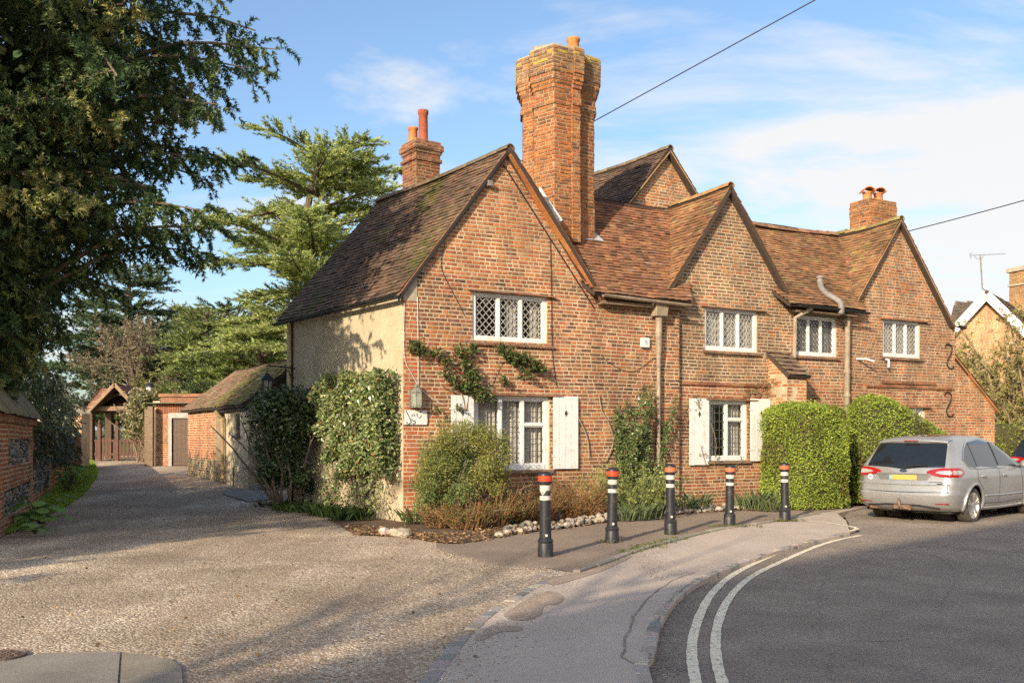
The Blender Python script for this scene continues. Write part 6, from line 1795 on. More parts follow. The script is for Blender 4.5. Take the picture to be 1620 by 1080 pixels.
# layered cedar behind the house
def cedar(name, x, y, z0, htop, profz, profr, nlev, label, cols, npl=13, size=1.0, seed=0, rise=0.03, clus=10, tiltx=0.0, dens=1.0, gap=0.0):
    t = thing(name, (x, y, gz(x, y)), label, "tree", "cedars behind the house")
    m = MB(); pts = [np.array([x, y, -0.3]), np.array([x + 0.2, y, htop * 0.4]), np.array([x - 0.1, y, htop * 0.75]), np.array([x + tiltx, y, htop])]
    m.tube(smooth_curve(pts, 5), list(np.linspace(0.5, 0.05, 16)), 8)
    P, D = [], []
    for k in range(nlev):
        zf = (k + R.uniform(0.3, 0.6)) / nlev; z = z0 + (htop - z0) * zf
        rad = float(np.interp(z, profz, profr))
        for b in range(R.choice((5, 6, 6, 7))):
            az = R.uniform(0, 2 * math.pi); L_ = rad * R.uniform(0.45, 1.06)
            cxn = x + tiltx * zf
            L = limb((cxn, y, z - 0.1 * L_), (math.cos(az), math.sin(az), 0.24 - 0.10 * (1 - zf)), L_, 8, droop=0.08, wander=0.05)
            m.tube(L, list(np.linspace(0.03 + 0.018 * L_, 0.012, len(L))), 5, cap=False)
            ns_ = int(L_ * 7.0 * dens)
            for j in range(ns_):
                f = gap + (1 - gap) * (j + R.random()) / ns_
                p, d = along(L, f); d = d / np.linalg.norm(d)
                sg = R.choice((-1, 1)); sd = np.cross(d, [0, 0, 1.0]) * sg * R.uniform(0.4, 1.2) + d * 0.8 + np.array([0, 0, rise + R.uniform(-.11, .08)])
                ls = R.uniform(0.7, 1.6) * size * (1.2 - 0.6 * f)
                S = limb(p, sd, ls, 3, droop=-0.03, wander=0.1)
                for q in range(5):
                    pp, dq = along(S, (q + R.random()) / 5); P.append(pp + rng.normal(size=3) * [0.05, 0.05, 0.03]); D.append(dq / (np.linalg.norm(dq) + 1e-6) + np.array([0, 0, 0.12]))
    P, D = np.array(P), np.array(D)
    print(name, len(P))
    m.build("trunk", mk("cedar_bark", (0.085, 0.06, 0.045), 0.95, (0.12, 0.09, 0.07), 4), t)
    V = sprays(P, D, 0.36 * size, npl, 0.19 * size, 0.055 * size, cols, splay=0.6, droop=-0.03, jitter=0.3, flat=0.55, tri=True)
    foliage_obj("crown", [V], t)
    return t
CED = [(0.39, 0.44, 0.14), (0.30, 0.36, 0.12), (0.19, 0.24, 0.09), (0.47, 0.49, 0.18)]
cedar("cedar_tree", -9.3, 42, 3.2, 15.0, [3, 5, 8, 10, 12, 13.5, 14.4, 15], [6.3, 6.3, 5.8, 5.3, 5.0, 4.8, 3.9, 2.6], 15, "tall layered yellow green cedar rising behind the house roof", CED, dens=1.55, tiltx=0.5)
CED2 = [(0.10, 0.15, 0.08), (0.075, 0.115, 0.065), (0.15, 0.18, 0.08)]
cedar("cedar_tree", -17.5, 56, 2.5, 9.6, [2, 5, 8, 9.6], [6.0, 5.2, 3.4, 0.8], 11, "dark blue green cedar seen over the lychgate", CED2, size=1.25, dens=0.9)
cedar("cedar_tree", -12.8, 47, 2.2, 7.4, [2, 4, 6, 7.4], [4.2, 3.8, 2.6, 0.6], 9, "low bright green cedar behind the outhouse roof", [(0.30, 0.34, 0.09), (0.22, 0.28, 0.08), (0.16, 0.20, 0.07)], size=1.0)
cedar("cedar_tree", -25.0, 60, 2.5, 13, [2, 6, 10, 13], [6, 6, 4.2, 0.8], 12, "tall dark cedar far behind the yew", CED2, size=1.4, dens=0.8)

def leafy(name, x, y, h, r, label, cols, n=2600, trunk_h=1.2, group="trees beyond the lychgate", twiggy=False, leaf=0.09, z0=None, per=8, mat=M_LEAF, squash=0.5, cat="tree"):
    zb = gz(x, y) if z0 is None else z0
    t = thing(name, (x, y, zb), label, cat, group)
    m = MB(); m.tube([(x, y, zb - 0.2), (x + 0.1, y, zb + trunk_h), (x, y, zb + h * 0.7)], [0.16, 0.11, 0.03], 7)
    P, D = [], []
    nb = 34
    for k in range(nb):
        az = R.uniform(0, 6.283); el = R.uniform(0.1, 1.35)
        c = np.array([x, y, zb + h * R.uniform(0.28, 0.62)])
        d = np.array([math.cos(az) * math.cos(el), math.sin(az) * math.cos(el), math.sin(el)])
        ext = 1.0 / math.sqrt((math.cos(el) / r) ** 2 + (math.sin(el) / (h * squash)) ** 2) * R.uniform(0.75, 1.1)
        L = limb(c, d, ext, 6, droop=0.05, wander=0.14); m.tube(L, list(np.linspace(0.05, 0.008, len(L))), 4, cap=False)
        for j in range(int(n / nb / 3)):
            p, dd = along(L, R.uniform(0.3, 1.0)); S = limb(p, dd + rng.normal(size=3) * 0.5 * np.linalg.norm(dd), R.uniform(0.3, 0.8) * max(0.6, r / 2.5), 3, wander=0.25)
            if twiggy: m.tube(S, [0.014, 0.010, 0.008, 0.005], 3, cap=False)
            for q in range(3):
                pp, dq = along(S, R.random()); P.append(pp); D.append(dq)
    P, D = np.array(P), np.array(D)
    m.build("trunk", M_TWIG, t)
    foliage_obj("crown", [sprays(P, D, leaf * 3, per, leaf, leaf * 0.55, cols, splay=0.9, jitter=0.3)], t, mat)
    return t
cedar("cedar_tree", -16.6, 50, 2.0, 8.6, [2, 4, 6, 8.6], [4.6, 4.2, 3.0, 0.6], 10, "mid green cedar between the lychgate and the tall cedar", [(0.22, 0.26, 0.09), (0.16, 0.20, 0.08), (0.30, 0.32, 0.11)], size=1.1)
leafy("budding_tree", -21.5, 52, 7.0, 3.2, "twiggy tree in pinkish bud above the lychgate roof", [(0.25, 0.19, 0.13), (0.19, 0.16, 0.09), (0.3, 0.24, 0.17)], 3000, twiggy=True, leaf=0.11, per=6)
leafy("budding_tree", -12.2, 52, 6.9, 3.0, "twiggy pale tree between the cedars over the outhouse", [(0.27, 0.22, 0.13), (0.2, 0.18, 0.09), (0.33, 0.28, 0.2)], 1600, twiggy=True, leaf=0.10, per=5)
leafy("garden_bush", -17.4, 43, 3.2, 1.8, "yellow green bush glimpsed through the lychgate opening", [(0.2, 0.2, 0.05), (0.14, 0.16, 0.05), (0.26, 0.24, 0.09)], 1800, leaf=0.09)
leafy("garden_bush", -15.2, 44, 3.0, 2.0, "dark green bush behind the picket gates", [(0.05, 0.08, 0.035), (0.08, 0.10, 0.04)], 1600, leaf=0.09)
leafy("garden_bush", -20.5, 41, 2.8, 1.8, "shadowy bush left of the lychgate", [(0.05, 0.07, 0.03), (0.09, 0.10, 0.04)], 1500, leaf=0.09)
leafy("shade_tree", -16.1, -1.0, 9.6, 4.3, "broad evergreen across the road behind the viewer", [(0.05, 0.08, 0.03)], 5200, trunk_h=3, group=None, leaf=0.30, z0=0, per=7, squash=0.66)
for i, (x, y, h, r, lab) in enumerate([(-30, 72, 9, 6, "far round tree behind the garden, leftmost of the row"), (-20, 80, 10, 6, "far round tree behind the dark cedar"), (-9, 84, 9, 6, "far round tree behind the tall cedar"), (-38, 62, 10, 6, "far tree standing left beyond the yew")]):
    leafy("distant_tree", x, y, h, r, lab, [(0.07, 0.09, 0.04), (0.12, 0.12, 0.06), (0.09, 0.10, 0.05)], 2200, leaf=0.24, group="distant trees behind the garden", per=6)

# leafless trees across the road: their twigs filter the sun over the near pavement and gravel
def bare_tree(x, y, h, r, ntw, label):
    t = thing("bare_tree", (x, y, 0), label, "tree", "leafless trees across the road")
    m = MB(); m.tube(smooth_curve([(x, y, -0.2), (x + .1, y, h * 0.3), (x - .1, y + .1, h * 0.6), (x, y, h * 0.95)], 4), list(np.linspace(0.10, 0.02, 13)), 7)
    Ls = []
    for k in range(16):
        z = h * R.uniform(0.32, 0.75); az = R.uniform(0, 6.283); L = limb((x, y, z), (math.cos(az), math.sin(az), 0.9), r * R.uniform(0.8, 1.25), 7, wander=0.14, lift=0.04)
        m.tube(L, list(np.linspace(0.05, 0.012, len(L))), 4, cap=False); Ls.append(L)
    for k in range(ntw):
        p, d = along(R.choice(Ls), R.uniform(0.15, 1)); S = limb(p, d / np.linalg.norm(d) + rng.normal(size=3) * 0.8, R.uniform(0.5, 1.1), 3, wander=0.3)
        m.tube(S, [0.011, 0.008, 0.006, 0.004], 3, cap=False)
    m.build("trunk", M_TWIG, t)
bare_tree(-9.2, -8.0, 10.0, 2.0, 260, "leafless tree behind the viewer, nearer the evergreen")
bare_tree(-7.3, -6.6, 10.0, 2.0, 110, "leafless tree behind the viewer, nearer the tall house")

# tangled bush on the right, beside the far gable
bx, by = 16.7, 30.6
tb_ = thing("tangled_bush", (bx, by, 0), "large tangled olive brown bush beside the end of the house", "bush")
m = MB(); P, D = [], []
for k in range(46):
    az = R.uniform(0, 6.283); sp = R.uniform(0.15, 0.9)
    L = limb((bx + R.uniform(-.5, .5), by + R.uniform(-.5, .5), 0.1), (math.cos(az) * sp, math.sin(az) * sp, 1.0), R.uniform(4.0, 6.0), 9, droop=0.22, wander=0.10)
    m.tube(L, list(np.linspace(R.uniform(0.05, 0.09), 0.012, len(L))), 5, cap=False)
    for j in range(30):
        p, d = along(L, R.uniform(0.35, 1)); S = limb(p, d / np.linalg.norm(d) + rng.normal(size=3) * 0.75, R.uniform(0.3, 0.8), 3, wander=0.2)
        m.tube(S, [0.012, 0.009, 0.007, 0.004], 3, cap=False)
        for q in range(4): pp, dq = along(S, R.random()); P.append(pp); D.append(dq)
m.build("branches", mk("pale_bark", (0.30, 0.22, 0.13), 0.9, (0.2, 0.15, 0.1), 5), tb_)
foliage_obj("crown", [sprays(np.array(P), np.array(D), 0.28, 8, 0.10, 0.045, [(0.32, 0.29, 0.09), (0.24, 0.24, 0.08), (0.40, 0.33, 0.13), (0.36, 0.25, 0.12)], splay=0.9, jitter=0.3)], tb_)

# ------------------------------------------------------------------ clipped hedges
def hedge(name, label, cols, pt, nrm, un, vn, nleaf, leaf, core_mat, mat=M_LEAF, group=None, cat="hedge", base=None, rough=0.03, density=None):
    """pt(u,v)->surface point on a closed clipped shape; leaves stand on the surface, a dark solid core, added to block light, fills it"""
    t = thing(name, base, label, cat, group)
    V = np.array([[pt(i / un, j / vn, 0.90) for i in range(un + 1)] for j in range(vn + 1)]).reshape(-1, 3)
    F = [(j * (un + 1) + i, j * (un + 1) + i + 1, (j + 1) * (un + 1) + i + 1, (j + 1) * (un + 1) + i) for j in range(vn) for i in range(un)]
    m = MB(); m.add(V, F); m.build("core", core_mat, t, smooth=True)
    P, T = [], []
    # area-weighted sampling
    W, cells = [], []
    for j in range(vn):
        for i in range(un):
            a, b, c = (np.array(pt((i + di) / un, (j + dj) / vn, 1.0)) for di, dj in ((0, 0), (1, 0), (0, 1)))
            nn = np.cross(b - a, c - a); W.append(np.linalg.norm(nn)); cells.append((i, j, a, b - a, c - a, nn / (np.linalg.norm(nn) + 1e-9)))
    W = np.array(W); idx = rng.choice(len(cells), nleaf, p=W / W.sum())
    ru, rv = rng.random(nleaf), rng.random(nleaf)
    A = np.array([c[2] for c in cells])[idx]; B = np.array([c[3] for c in cells])[idx]; C_ = np.array([c[4] for c in cells])[idx]; Nn = np.array([c[5] for c in cells])[idx]
    ctr = np.mean(A, axis=0); flip = np.sign(np.sum((A - ctr) * Nn, axis=1, keepdims=True)); Nn = Nn * flip
    P = A + B * ru[:, None] + C_ * rv[:, None]
    lump = np.array([math.sin(p[0] * 7.1 + p[2] * 3) * math.sin(p[1] * 6.3 + 1) + math.sin(p[2] * 8.7 + p[0] * 4.4) for p in P]) * rough * 0.6
    P = P + Nn * (lump - np.abs(rng.normal(size=nleaf)) * rough * 1.5)[:, None]
    T = unit(Nn * 0.45 + rng.normal(size=(nleaf, 3)) * 0.8 + np.array([0, 0, 0.15]))
    Nl = unit(rng.normal(size=(nleaf, 3)) * 0.7 + Nn * 1.0)
    k = rng.uniform(0.6, 1.3, nleaf)
    cc_ = palette(nleaf, cols, 0.3)
    patch_ = np.array([math.sin(p[0] * 2.3 + 1.1) * math.sin(p[2] * 3.1 + p[1]) + 0.6 * math.sin(p[0] * 5.7 + p[2] * 4.3) for p in P])[:, None]
    cc_ = cc_ * (1 + 0.16 * patch_); brn = (patch_[:, 0] < -0.75) & (rng.random(nleaf) < 0.35); cc_[brn] = np.array([0.24, 0.17, 0.07]) * rng.uniform(0.6, 1.2, (brn.sum(), 1))
    V, F, C = leaf_quads(P - T * leaf * 0.3, T, Nl, leaf * k, leaf * 0.6 * k, np.clip(cc_, 0, 1), 0.12)
    ns_ = 260; si = rng.choice(nleaf, ns_); sp_ = sprays(P[si], Nn[si] + [0, 0, 0.8], 0.10, 7, leaf * 1.1, leaf * 0.55, cols, splay=0.7)
    V, F, C = merge([(V, F, C), sp_])
    np_mesh("leaves", V, F, C, mat, t)["kind"] = "stuff"
    return t
M_CORE = mk("hedge_core", (0.045, 0.05, 0.018), 0.95, (0.08, 0.06, 0.03), 30, 0.4, 0.8, 60)  # dark solid body added inside the hedges to block light
def box_shape(s0, s1, d0, d1, ztop, zb=0.02, pw=5.0, topf=None, flare=0.06):
    cs, cd = (s0 + s1) / 2, (d0 + d1) / 2; hs, hd = (s1 - s0) / 2, (d1 - d0) / 2
    def pt(u, v, k):
        a = u * 2 * math.pi; b = v * math.pi / 2 * 1.0
        def sp(c, p): return math.copysign(abs(c) ** (2 / p), c)
        x, y = sp(math.cos(a), pw), sp(math.sin(a), pw)
        # v: 0 at the base, rising, closing over the top
        if v < 0.62: zz = v / 0.62 * 0.9; r = 1 + flare * (1 - zz) 
        else:
            q = (v - 0.62) / 0.38; zz = 0.9 + 0.1 * math.sin(q * math.pi / 2); r = (1 - q ** 2.2)
            r = max(r, 0.0)
        s, d = cs + hs * x * r * k, cd + hd * y * r * k
        zt = topf(s) if topf else ztop
        return H(s, d, zb + (zt - zb) * zz * (k if k < 1 and zz > 0.5 else 1) ** 0.6)
    return pt
BOXG = [(0.31, 0.385, 0.055), (0.25, 0.33, 0.05), (0.38, 0.43, 0.085), (0.16, 0.225, 0.04)]
hedge("box_hedge", "big clipped box shaped yellow green hedge left of the silver car", BOXG, box_shape(8.15, 9.62, 0.12, 1.5, 2.24), None, 40, 22, 34000, 0.042, M_CORE, base=H(8.9, 0.8, 0))
hedge("sloping_hedge", "clipped hedge with a top sloping down to the right behind the car", BOXG, box_shape(10.75, 14.3, 0.05, 1.0, 2.6, topf=lambda s: 2.55 - max(0, (s - 11.3)) * 0.42 if s > 11.3 else 2.55 - (11.3 - s) * 0.25, pw=3.5), None, 44, 20, 30000, 0.045, M_CORE, base=H(12.4, 0.5, 0))
def wall_hedge(u, v, k):
    L_ = 9.0; s = -L_ / 2 + L_ * u
    q = v * math.pi; w = 0.55 * k
    a = abs(math.cos(q)) ** 0.5 * math.copysign(1, math.cos(q))
    return np.array([18.0 + s * 0.99 + a * w * 0.14, 28.9 + s * 0.14 - a * w, 0.0 + 1.95 * (abs(math.sin(q)) ** 0.4) * (0.98 + 0.02 * k)])
hedge("low_hedge", "low trimmed hedge at the right edge behind the dark car", BOXG, wall_hedge, None, 40, 16, 20000, 0.055, M_CORE, base=(18, 28.9, 0))

# ------------------------------------------------------------------ shrubs against the house
def shrub_leaves(n, vol, leaf, cols, wts=None, up=0.35, glossy=True, wr=0.5):
    P = np.array([vol() for _ in range(n)])
    T = unit(rng.normal(size=(n, 3)) + np.array([0, 0, -0.25])); Nl = unit(rng.normal(size=(n, 3)) * 0.7 + np.array([-0.35, -0.5, up]))
    k = rng.uniform(0.6, 1.35, n)
    return leaf_quads(P, T, Nl, leaf * k, leaf * wr * k, palette(n, cols, 0.3, wts), 0.15)
# camellia standing by the flank
cc = H(0, 0, 0) + V3 * 3.6 + outv * 0.6
sh1 = thing("evergreen_shrub", cc, "dark glossy evergreen with bare lower stems by the rendered flank", "shrub")
m = MB(); stems = []
for k in range(11):
    a = R.uniform(0, 6.283); L = limb(cc + np.array([math.cos(a) * 0.15, math.sin(a) * 0.15, 0.0]), (math.cos(a) * 0.35, math.sin(a) * 0.35, 1), R.uniform(1.7, 2.3), 7, wander=0.1); m.tube(L, list(np.linspace(0.035, 0.01, len(L))), 5); stems.append(L)
m.build("stems", M_TWIG, sh1)
lumps = [(np.array([R.uniform(-.42, .42), R.uniform(-.42, .42), R.uniform(1.15, 2.3)]), R.uniform(0.28, 0.46)) for _ in range(30)]
lumps += [(np.array([R.uniform(-.4, .4), R.uniform(-.4, .4), R.uniform(0.35, 1.1)]), R.uniform(0.15, 0.28)) for _ in range(9)]
def v1():
    c, r = R.choice(lumps); d = np.array([R.gauss(0, 1), R.gauss(0, 1), R.gauss(0, 1)]); d /= np.linalg.norm(d)
    return cc + c + d * r * R.uniform(0.6, 1.05)
DKL = [(0.06, 0.095, 0.035), (0.085, 0.125, 0.045), (0.04, 0.065, 0.026), (0.13, 0.17, 0.065)]
foliage_obj("crown", [shrub_leaves(13000, v1, 0.085, DKL)], sh1, M_LEAFG)
# evergreen trained up the corner
cw = H(0, 0, 0) + V3 * 1.4 + outv * 0.3
sh2 = thing("trained_shrub", cw, "tall sunlit evergreen trained flat against the house corner", "shrub")
m = MB()
for k in range(7):
    b = H(0, 0, 0.0) + V3 * (1.1 + R.uniform(-.15, .25)) + outv * 0.25; L = limb(b, V3 * R.uniform(-.5, .7) + np.array([0, 0, 1.3]), R.uniform(1.6, 2.4), 7, wander=0.1); m.tube(L, list(np.linspace(0.03, 0.008, len(L))), 5)
m.build("stems", M_TWIG, sh2)
def v2():
    while True:
        t, o, z = R.uniform(0.03, 2.6), R.uniform(0.06, 0.62), R.uniform(0.25, 2.74)
        zlo = 0.62 + 0.25 * math.sin(t * 3.1) + (0.1 if t < 0.9 else 0.35)
        if z < zlo and R.random() < 0.93: continue
        if z > 2.66 + 0.06 * math.sin(t * 7): continue
        if o < 0.40 and R.random() < 0.75: continue
        if t > 2.5 + 0.3 * math.sin(z * 4): continue
        q = math.sin(t * 5.2 + z * 2) * math.sin(z * 6.1 + t) ; 
        if o > 0.5 + 0.12 * q: continue
        return H(0, 0, z) + V3 * t + outv * o
EVG = [(0.17, 0.22, 0.075), (0.23, 0.27, 0.10), (0.11, 0.155, 0.055), (0.33, 0.34, 0.16), (0.32, 0.19, 0.09)]
foliage_obj("crown", [shrub_leaves(26000, v2, 0.075, EVG, [0.3, 0.3, 0.2, 0.15, 0.05])], sh2, M_LEAFG)

# rounded bush in front of the lower window
bc = at(735, 760, 15.7); bc[2] = 0.0
sh3 = thing("rounded_bush", bc, "rounded yellow green bush with bare inner stems before the lower window", "bush")
m = MB()
for k in range(24):
    a = R.uniform(0, 6.283); sp = R.uniform(0.1, 0.6)
    L = limb(bc + np.array([math.cos(a) * 0.15, math.sin(a) * 0.15, 0.02]), (math.cos(a) * sp + 0.1, math.sin(a) * sp, 1), R.uniform(1.0, 1.6), 8, wander=0.2, droop=0.08); m.tube(L, list(np.linspace(0.016, 0.005, len(L))), 4, cap=False)
m.build("stems", mk("grey_stem", (0.17, 0.13, 0.10), 0.9), sh3)
lu = [(np.array([R.uniform(-.62, .68), R.uniform(-.5, .5), 0]), R.uniform(0.14, 0.26)) for _ in range(85)]
lumps3 = []
for c, r in lu:
    d = math.hypot(c[0] / 0.85, c[1] / 0.7); z = 1.74 - 0.5 * d * d - R.random() ** 1.3 * 0.85
    lumps3.append((c + [0, 0, z], r, 0))
for k in range(46):
    x = R.uniform(-.85, .1); lumps3.append((np.array([x, R.uniform(-.5, .3), R.uniform(0.35, 1.2)]), R.uniform(0.12, 0.22), 1))
def v3(kind):
    sel = [l for l in lumps3 if l[2] == kind]
    def f():
        c, r, _ = R.choice(sel); d = np.array([R.gauss(0, 1), R.gauss(0, 1), R.gauss(0, .9)]); d /= np.linalg.norm(d)
        return bc + c + d * r * R.uniform(0.5, 1.05)
    return f
foliage_obj("crown", [shrub_leaves(30000, v3(0), 0.036, [(0.28, 0.29, 0.075), (0.21, 0.23, 0.065), (0.36, 0.31, 0.10), (0.14, 0.155, 0.05)], glossy=False, wr=0.45),
                      shrub_leaves(13000, v3(1), 0.036, [(0.17, 0.22, 0.07), (0.12, 0.16, 0.055), (0.24, 0.28, 0.11)], glossy=False, wr=0.45)], sh3)

# thin stemmed brown shrubs, last year's growth
def twig_bush(name, c, r, h, n, cols, label, leaf=0.03, nleaf=8, col=(0.26, 0.13, 0.06), group=None, lean=(0, 0)):
    t = thing(name, c, label, "shrub", group); m = MB(); P, D = [], []
    for k in range(n):
        a = R.uniform(0, 6.283); q = math.sqrt(R.random()) * r * 0.5
        L = limb(np.array(c) + np.array([math.cos(a) * q, math.sin(a) * q, 0]), (math.cos(a) * 0.55 + lean[0], math.sin(a) * 0.55 + lean[1], 1.0), h * R.uniform(0.6, 1.15), 5, droop=0.18, wander=0.16)
        m.tube(L, [0.006, 0.005, 0.0045, 0.004, 0.003, 0.002], 3, jit(col, 0.3), cap=False)
        for j in range(nleaf): p, d = along(L, R.uniform(0.15, 1)); P.append(p); D.append(d / np.linalg.norm(d) + rng.normal(size=3) * 0.6)
    m.build("stems", mk("coloured_twig", col, 0.9, attr=True, var=0.1, bump=0), t)
    foliage_obj("leaves", [sprays(np.array(P), np.array(D), 0.07, 3, leaf, leaf * 0.5, cols, splay=0.9, jitter=0.35)], t)
    return t
BRL = [(0.24, 0.125, 0.05), (0.17, 0.12, 0.045), (0.30, 0.2, 0.08), (0.15, 0.16, 0.05), (0.12, 0.13, 0.045)]
for (px, Y, r, h, n, cols, lab) in [(785, 15.5, 0.45, 0.72, 130, [(0.20, 0.22, 0.07), (0.14, 0.17, 0.055), (0.22, 0.14, 0.06)], "half green twiggy shrub right of the rounded bush"), (850, 16.3, 0.5, 0.85, 150, BRL, "russet twiggy shrub behind the nearest bollard"), (915, 16.7, 0.45, 0.9, 150, [(0.26, 0.17, 0.06), (0.17, 0.14, 0.045), (0.3, 0.2, 0.08)], "golden brown twiggy shrub left of the leafy climber"),
                                     (740, 14.9, 0.55, 0.42, 150, BRL, "low rusty tangle at the foot of the rounded bush"), (690, 15.1, 0.35, 0.4, 90, BRL, "low rusty tangle beside the pale stones"), (820, 15.8, 0.4, 0.55, 120, [(0.2, 0.12, 0.05), (0.12, 0.09, 0.04)], "dark brown tangle behind the white edging stones")]:
    c = at(px, 700, Y); c[2] = 0.03; twig_bush("brown_shrub", c, r, h, n, cols, lab, group="brown winter shrubs in the bed")
c = at(1000, 700, 17.3); c[2] = 0.03
twig_bush("leafy_bush", c, 0.75, 1.0, 170, [(0.28, 0.32, 0.09), (0.20, 0.24, 0.075), (0.34, 0.35, 0.13), (0.14, 0.18, 0.06)], "arching light green bush behind the second bollard", leaf=0.055, nleaf=11, col=(0.16, 0.17, 0.07))
# tall climber with upright shoots beside the downpipe
cl = thing("wall_climber", H(4.9, 0.1, 0), "dark leaved climber with upright shoots on the brick left of the downpipe", "climber"); m = MB(); P, D = [], []
for k in range(20):
    s = R.uniform(4.35, 5.4); h = R.uniform(1.5, 2.65) - abs(s - 5.0) * 0.5
    L = limb(H(s, 0.12, 0.1), np.array([R.gauss(0, .06), R.gauss(0, .04), 1]), h, 8, wander=0.05); m.tube(L, list(np.linspace(0.014, 0.004, len(L))), 4, cap=False)
    for j in range(int(h * 70)): p, d = along(L, R.uniform(0.25, 1)); P.append(p + rng.normal(size=3) * 0.03); D.append(rng.normal(size=3) + np.array([0, 0, 0.6]))
m.build("stems", M_TWIG, cl); foliage_obj("leaves", [sprays(np.array(P), np.array(D), 0.08, 6, 0.05, 0.024, [(0.10, 0.145, 0.05), (0.14, 0.19, 0.06), (0.065, 0.10, 0.035), (0.2, 0.23, 0.08)], splay=0.9)], cl, M_LEAFG)
bs = thing("leafless_climber", H(4.0, 0.05, 0), "pale leafless climber stems on the brick left of the dark climber", "climber")
for pts in ([(930, 720), (926, 690), (915, 665), (912, 660)], [(955, 730), (968, 700), (962, 672), (950, 650), (945, 625)]):
    m = MB(); m.tube(smooth_curve([H(sz(*q)[0], 0.05, sz(*q)[1]) for q in pts], 4), 0.012, 5); m.build("stem", mk("pale_stem", (0.30, 0.22, 0.15), 0.9), bs)
# climbing rose between the two windows
ro = thing("climbing_rose", H(1.4, 0.05, 1.0), "thin climbing rose spread over the brick between the two nearest windows", "climber"); m = MB(); P, D = [], []
stems = [[(735, 655), (728, 625), (712, 600), (700, 575), (680, 560), (655, 545)], [(735, 650), (742, 610), (748, 580), (742, 560), (760, 552), (790, 553)], [(745, 630), (770, 612), (782, 585), (795, 565), (830, 566), (860, 580)], [(800, 560), (820, 575), (835, 590), (850, 588)], [(728, 625), (700, 612), (690, 605)],
         [(742, 610), (775, 618), (800, 628), (830, 628)], [(745, 575), (752, 590), (758, 602)], [(845, 585), (865, 598), (880, 602)]]
for st_ in stems:
    c = smooth_curve([H(sz(*q)[0], 0.04 + R.uniform(0, .04), sz(*q)[1]) for q in st_], 5); m.tube(c, list(np.linspace(0.011, 0.004, len(c))), 4, cap=False)
m.build("stems", mk("rose_stem", (0.24, 0.16, 0.10), 0.9), ro)
for (px, py, r, n) in [(655, 547, 10, 60), (664, 555, 7, 30), (700, 572, 9, 36), (690, 560, 8, 22), (725, 556, 10, 44), (742, 552, 9, 40), (733, 575, 8, 40), (740, 592, 9, 50), (745, 600, 10, 60), (735, 612, 9, 50), (750, 618, 11, 60), (722, 610, 8, 34), (765, 622, 9, 30), (790, 553, 9, 36), (803, 562, 9, 50), (815, 570, 10, 60), (826, 566, 8, 46), (838, 577, 10, 60), (850, 583, 9, 50), (829, 592, 7, 30), (793, 602, 7, 24), (700, 590, 7, 16), (712, 600, 7, 18), (760, 628, 8, 26), (775, 630, 6, 16), (718, 645, 6, 10), (685, 648, 5, 8)]:
    for k in range(n):
        a = R.uniform(0, 6.283); q = math.sqrt(R.random()) * r; s, z = sz(px + q * math.cos(a), py + q * math.sin(a) * 0.8)
        P.append(H(s, R.uniform(0.03, 0.20), z)); D.append(np.array([R.gauss(0, 1), R.gauss(0, 1) - 0.5, R.gauss(0, .7) - 0.2]))
foliage_obj("leaves", [sprays(np.array(P), np.array(D), 0.06, 4, 0.06, 0.038, [(0.10, 0.14, 0.045), (0.065, 0.095, 0.035), (0.19, 0.20, 0.07), (0.24, 0.13, 0.06)], splay=0.9, weights=[.4, .3, .2, .1])], ro)
# wisps on the brick above the shuttered window
wi = thing("wispy_climber", H(8.4, DB, 2.4), "wispy climber over the shuttered window beside the buttress", "climber"); m = MB(); P, D = [], []
for st_ in ([(1232, 628), (1225, 612), (1212, 608), (1195, 616), (1175, 618)], [(1250, 625), (1243, 610), (1236, 598)], [(1125, 735), (1128, 700), (1120, 670)], [(1145, 745), (1160, 735), (1172, 728)], [(1112, 735), (1106, 715), (1104, 705)], [(1098, 630), (1101, 642)]):
    c = smooth_curve([H(sz(*q, DB)[0], DB + 0.1, sz(*q, DB)[1]) for q in st_], 4); m.tube(c, 0.006, 4, cap=False)
    for k in range(int(len(c) * (3 if st_[0][1] < 640 else 0.5))): p, d = along(c, R.random()); P.append(p + rng.normal(size=3) * 0.06); D.append(rng.normal(size=3))
m.build("stems", MATS["rose_stem"], wi); foliage_obj("leaves", [sprays(np.array(P), np.array(D), 0.06, 4, 0.045, 0.028, [(0.18, 0.18, 0.05), (0.12, 0.14, 0.05), (0.22, 0.14, 0.06)], splay=0.9)], wi)

# ------------------------------------------------------------------ clumps of blades
def clump(c, n, h, w, cols, spread=0.18, lean=0.5):
    c = np.array(c); a = rng.uniform(0, 6.283, n); q = np.sqrt(rng.random(n)) * spread
    P = c + np.stack([np.cos(a) * q, np.sin(a) * q, np.zeros(n)], 1)
    d1 = unit(np.stack([np.cos(a) * lean * rng.uniform(0.1, 1, n), np.sin(a) * lean * rng.uniform(0.1, 1, n), np.ones(n)], 1) + rng.normal(size=(n, 3)) * 0.12)
    hh = h * rng.uniform(0.55, 1.15, n); C = palette(n, cols, 0.25); Nn = unit(rng.normal(size=(n, 3)) * [1, 1, 0.2])
    S = unit(np.cross(d1, Nn)); V = np.empty((n, 5, 3)); d2 = unit(d1 + np.stack([np.cos(a), np.sin(a), -0.35 * np.ones(n)], 1) * lean * 0.9)
    mid = P + d1 * hh[:, None] * 0.6; V[:, 0] = P - S * w * 0.35; V[:, 1] = P + S * w * 0.35; V[:, 2] = mid + S * w * 0.5; V[:, 3] = mid + d2 * hh[:, None] * 0.45; V[:, 4] = mid - S * w * 0.5
    F = np.arange(n * 5).reshape(n, 5)
    return V.reshape(-1, 3), F, np.repeat(C, 5, axis=0)
BLU = [(0.11, 0.15, 0.075), (0.15, 0.19, 0.09), (0.085, 0.12, 0.055), (0.20, 0.22, 0.10)]
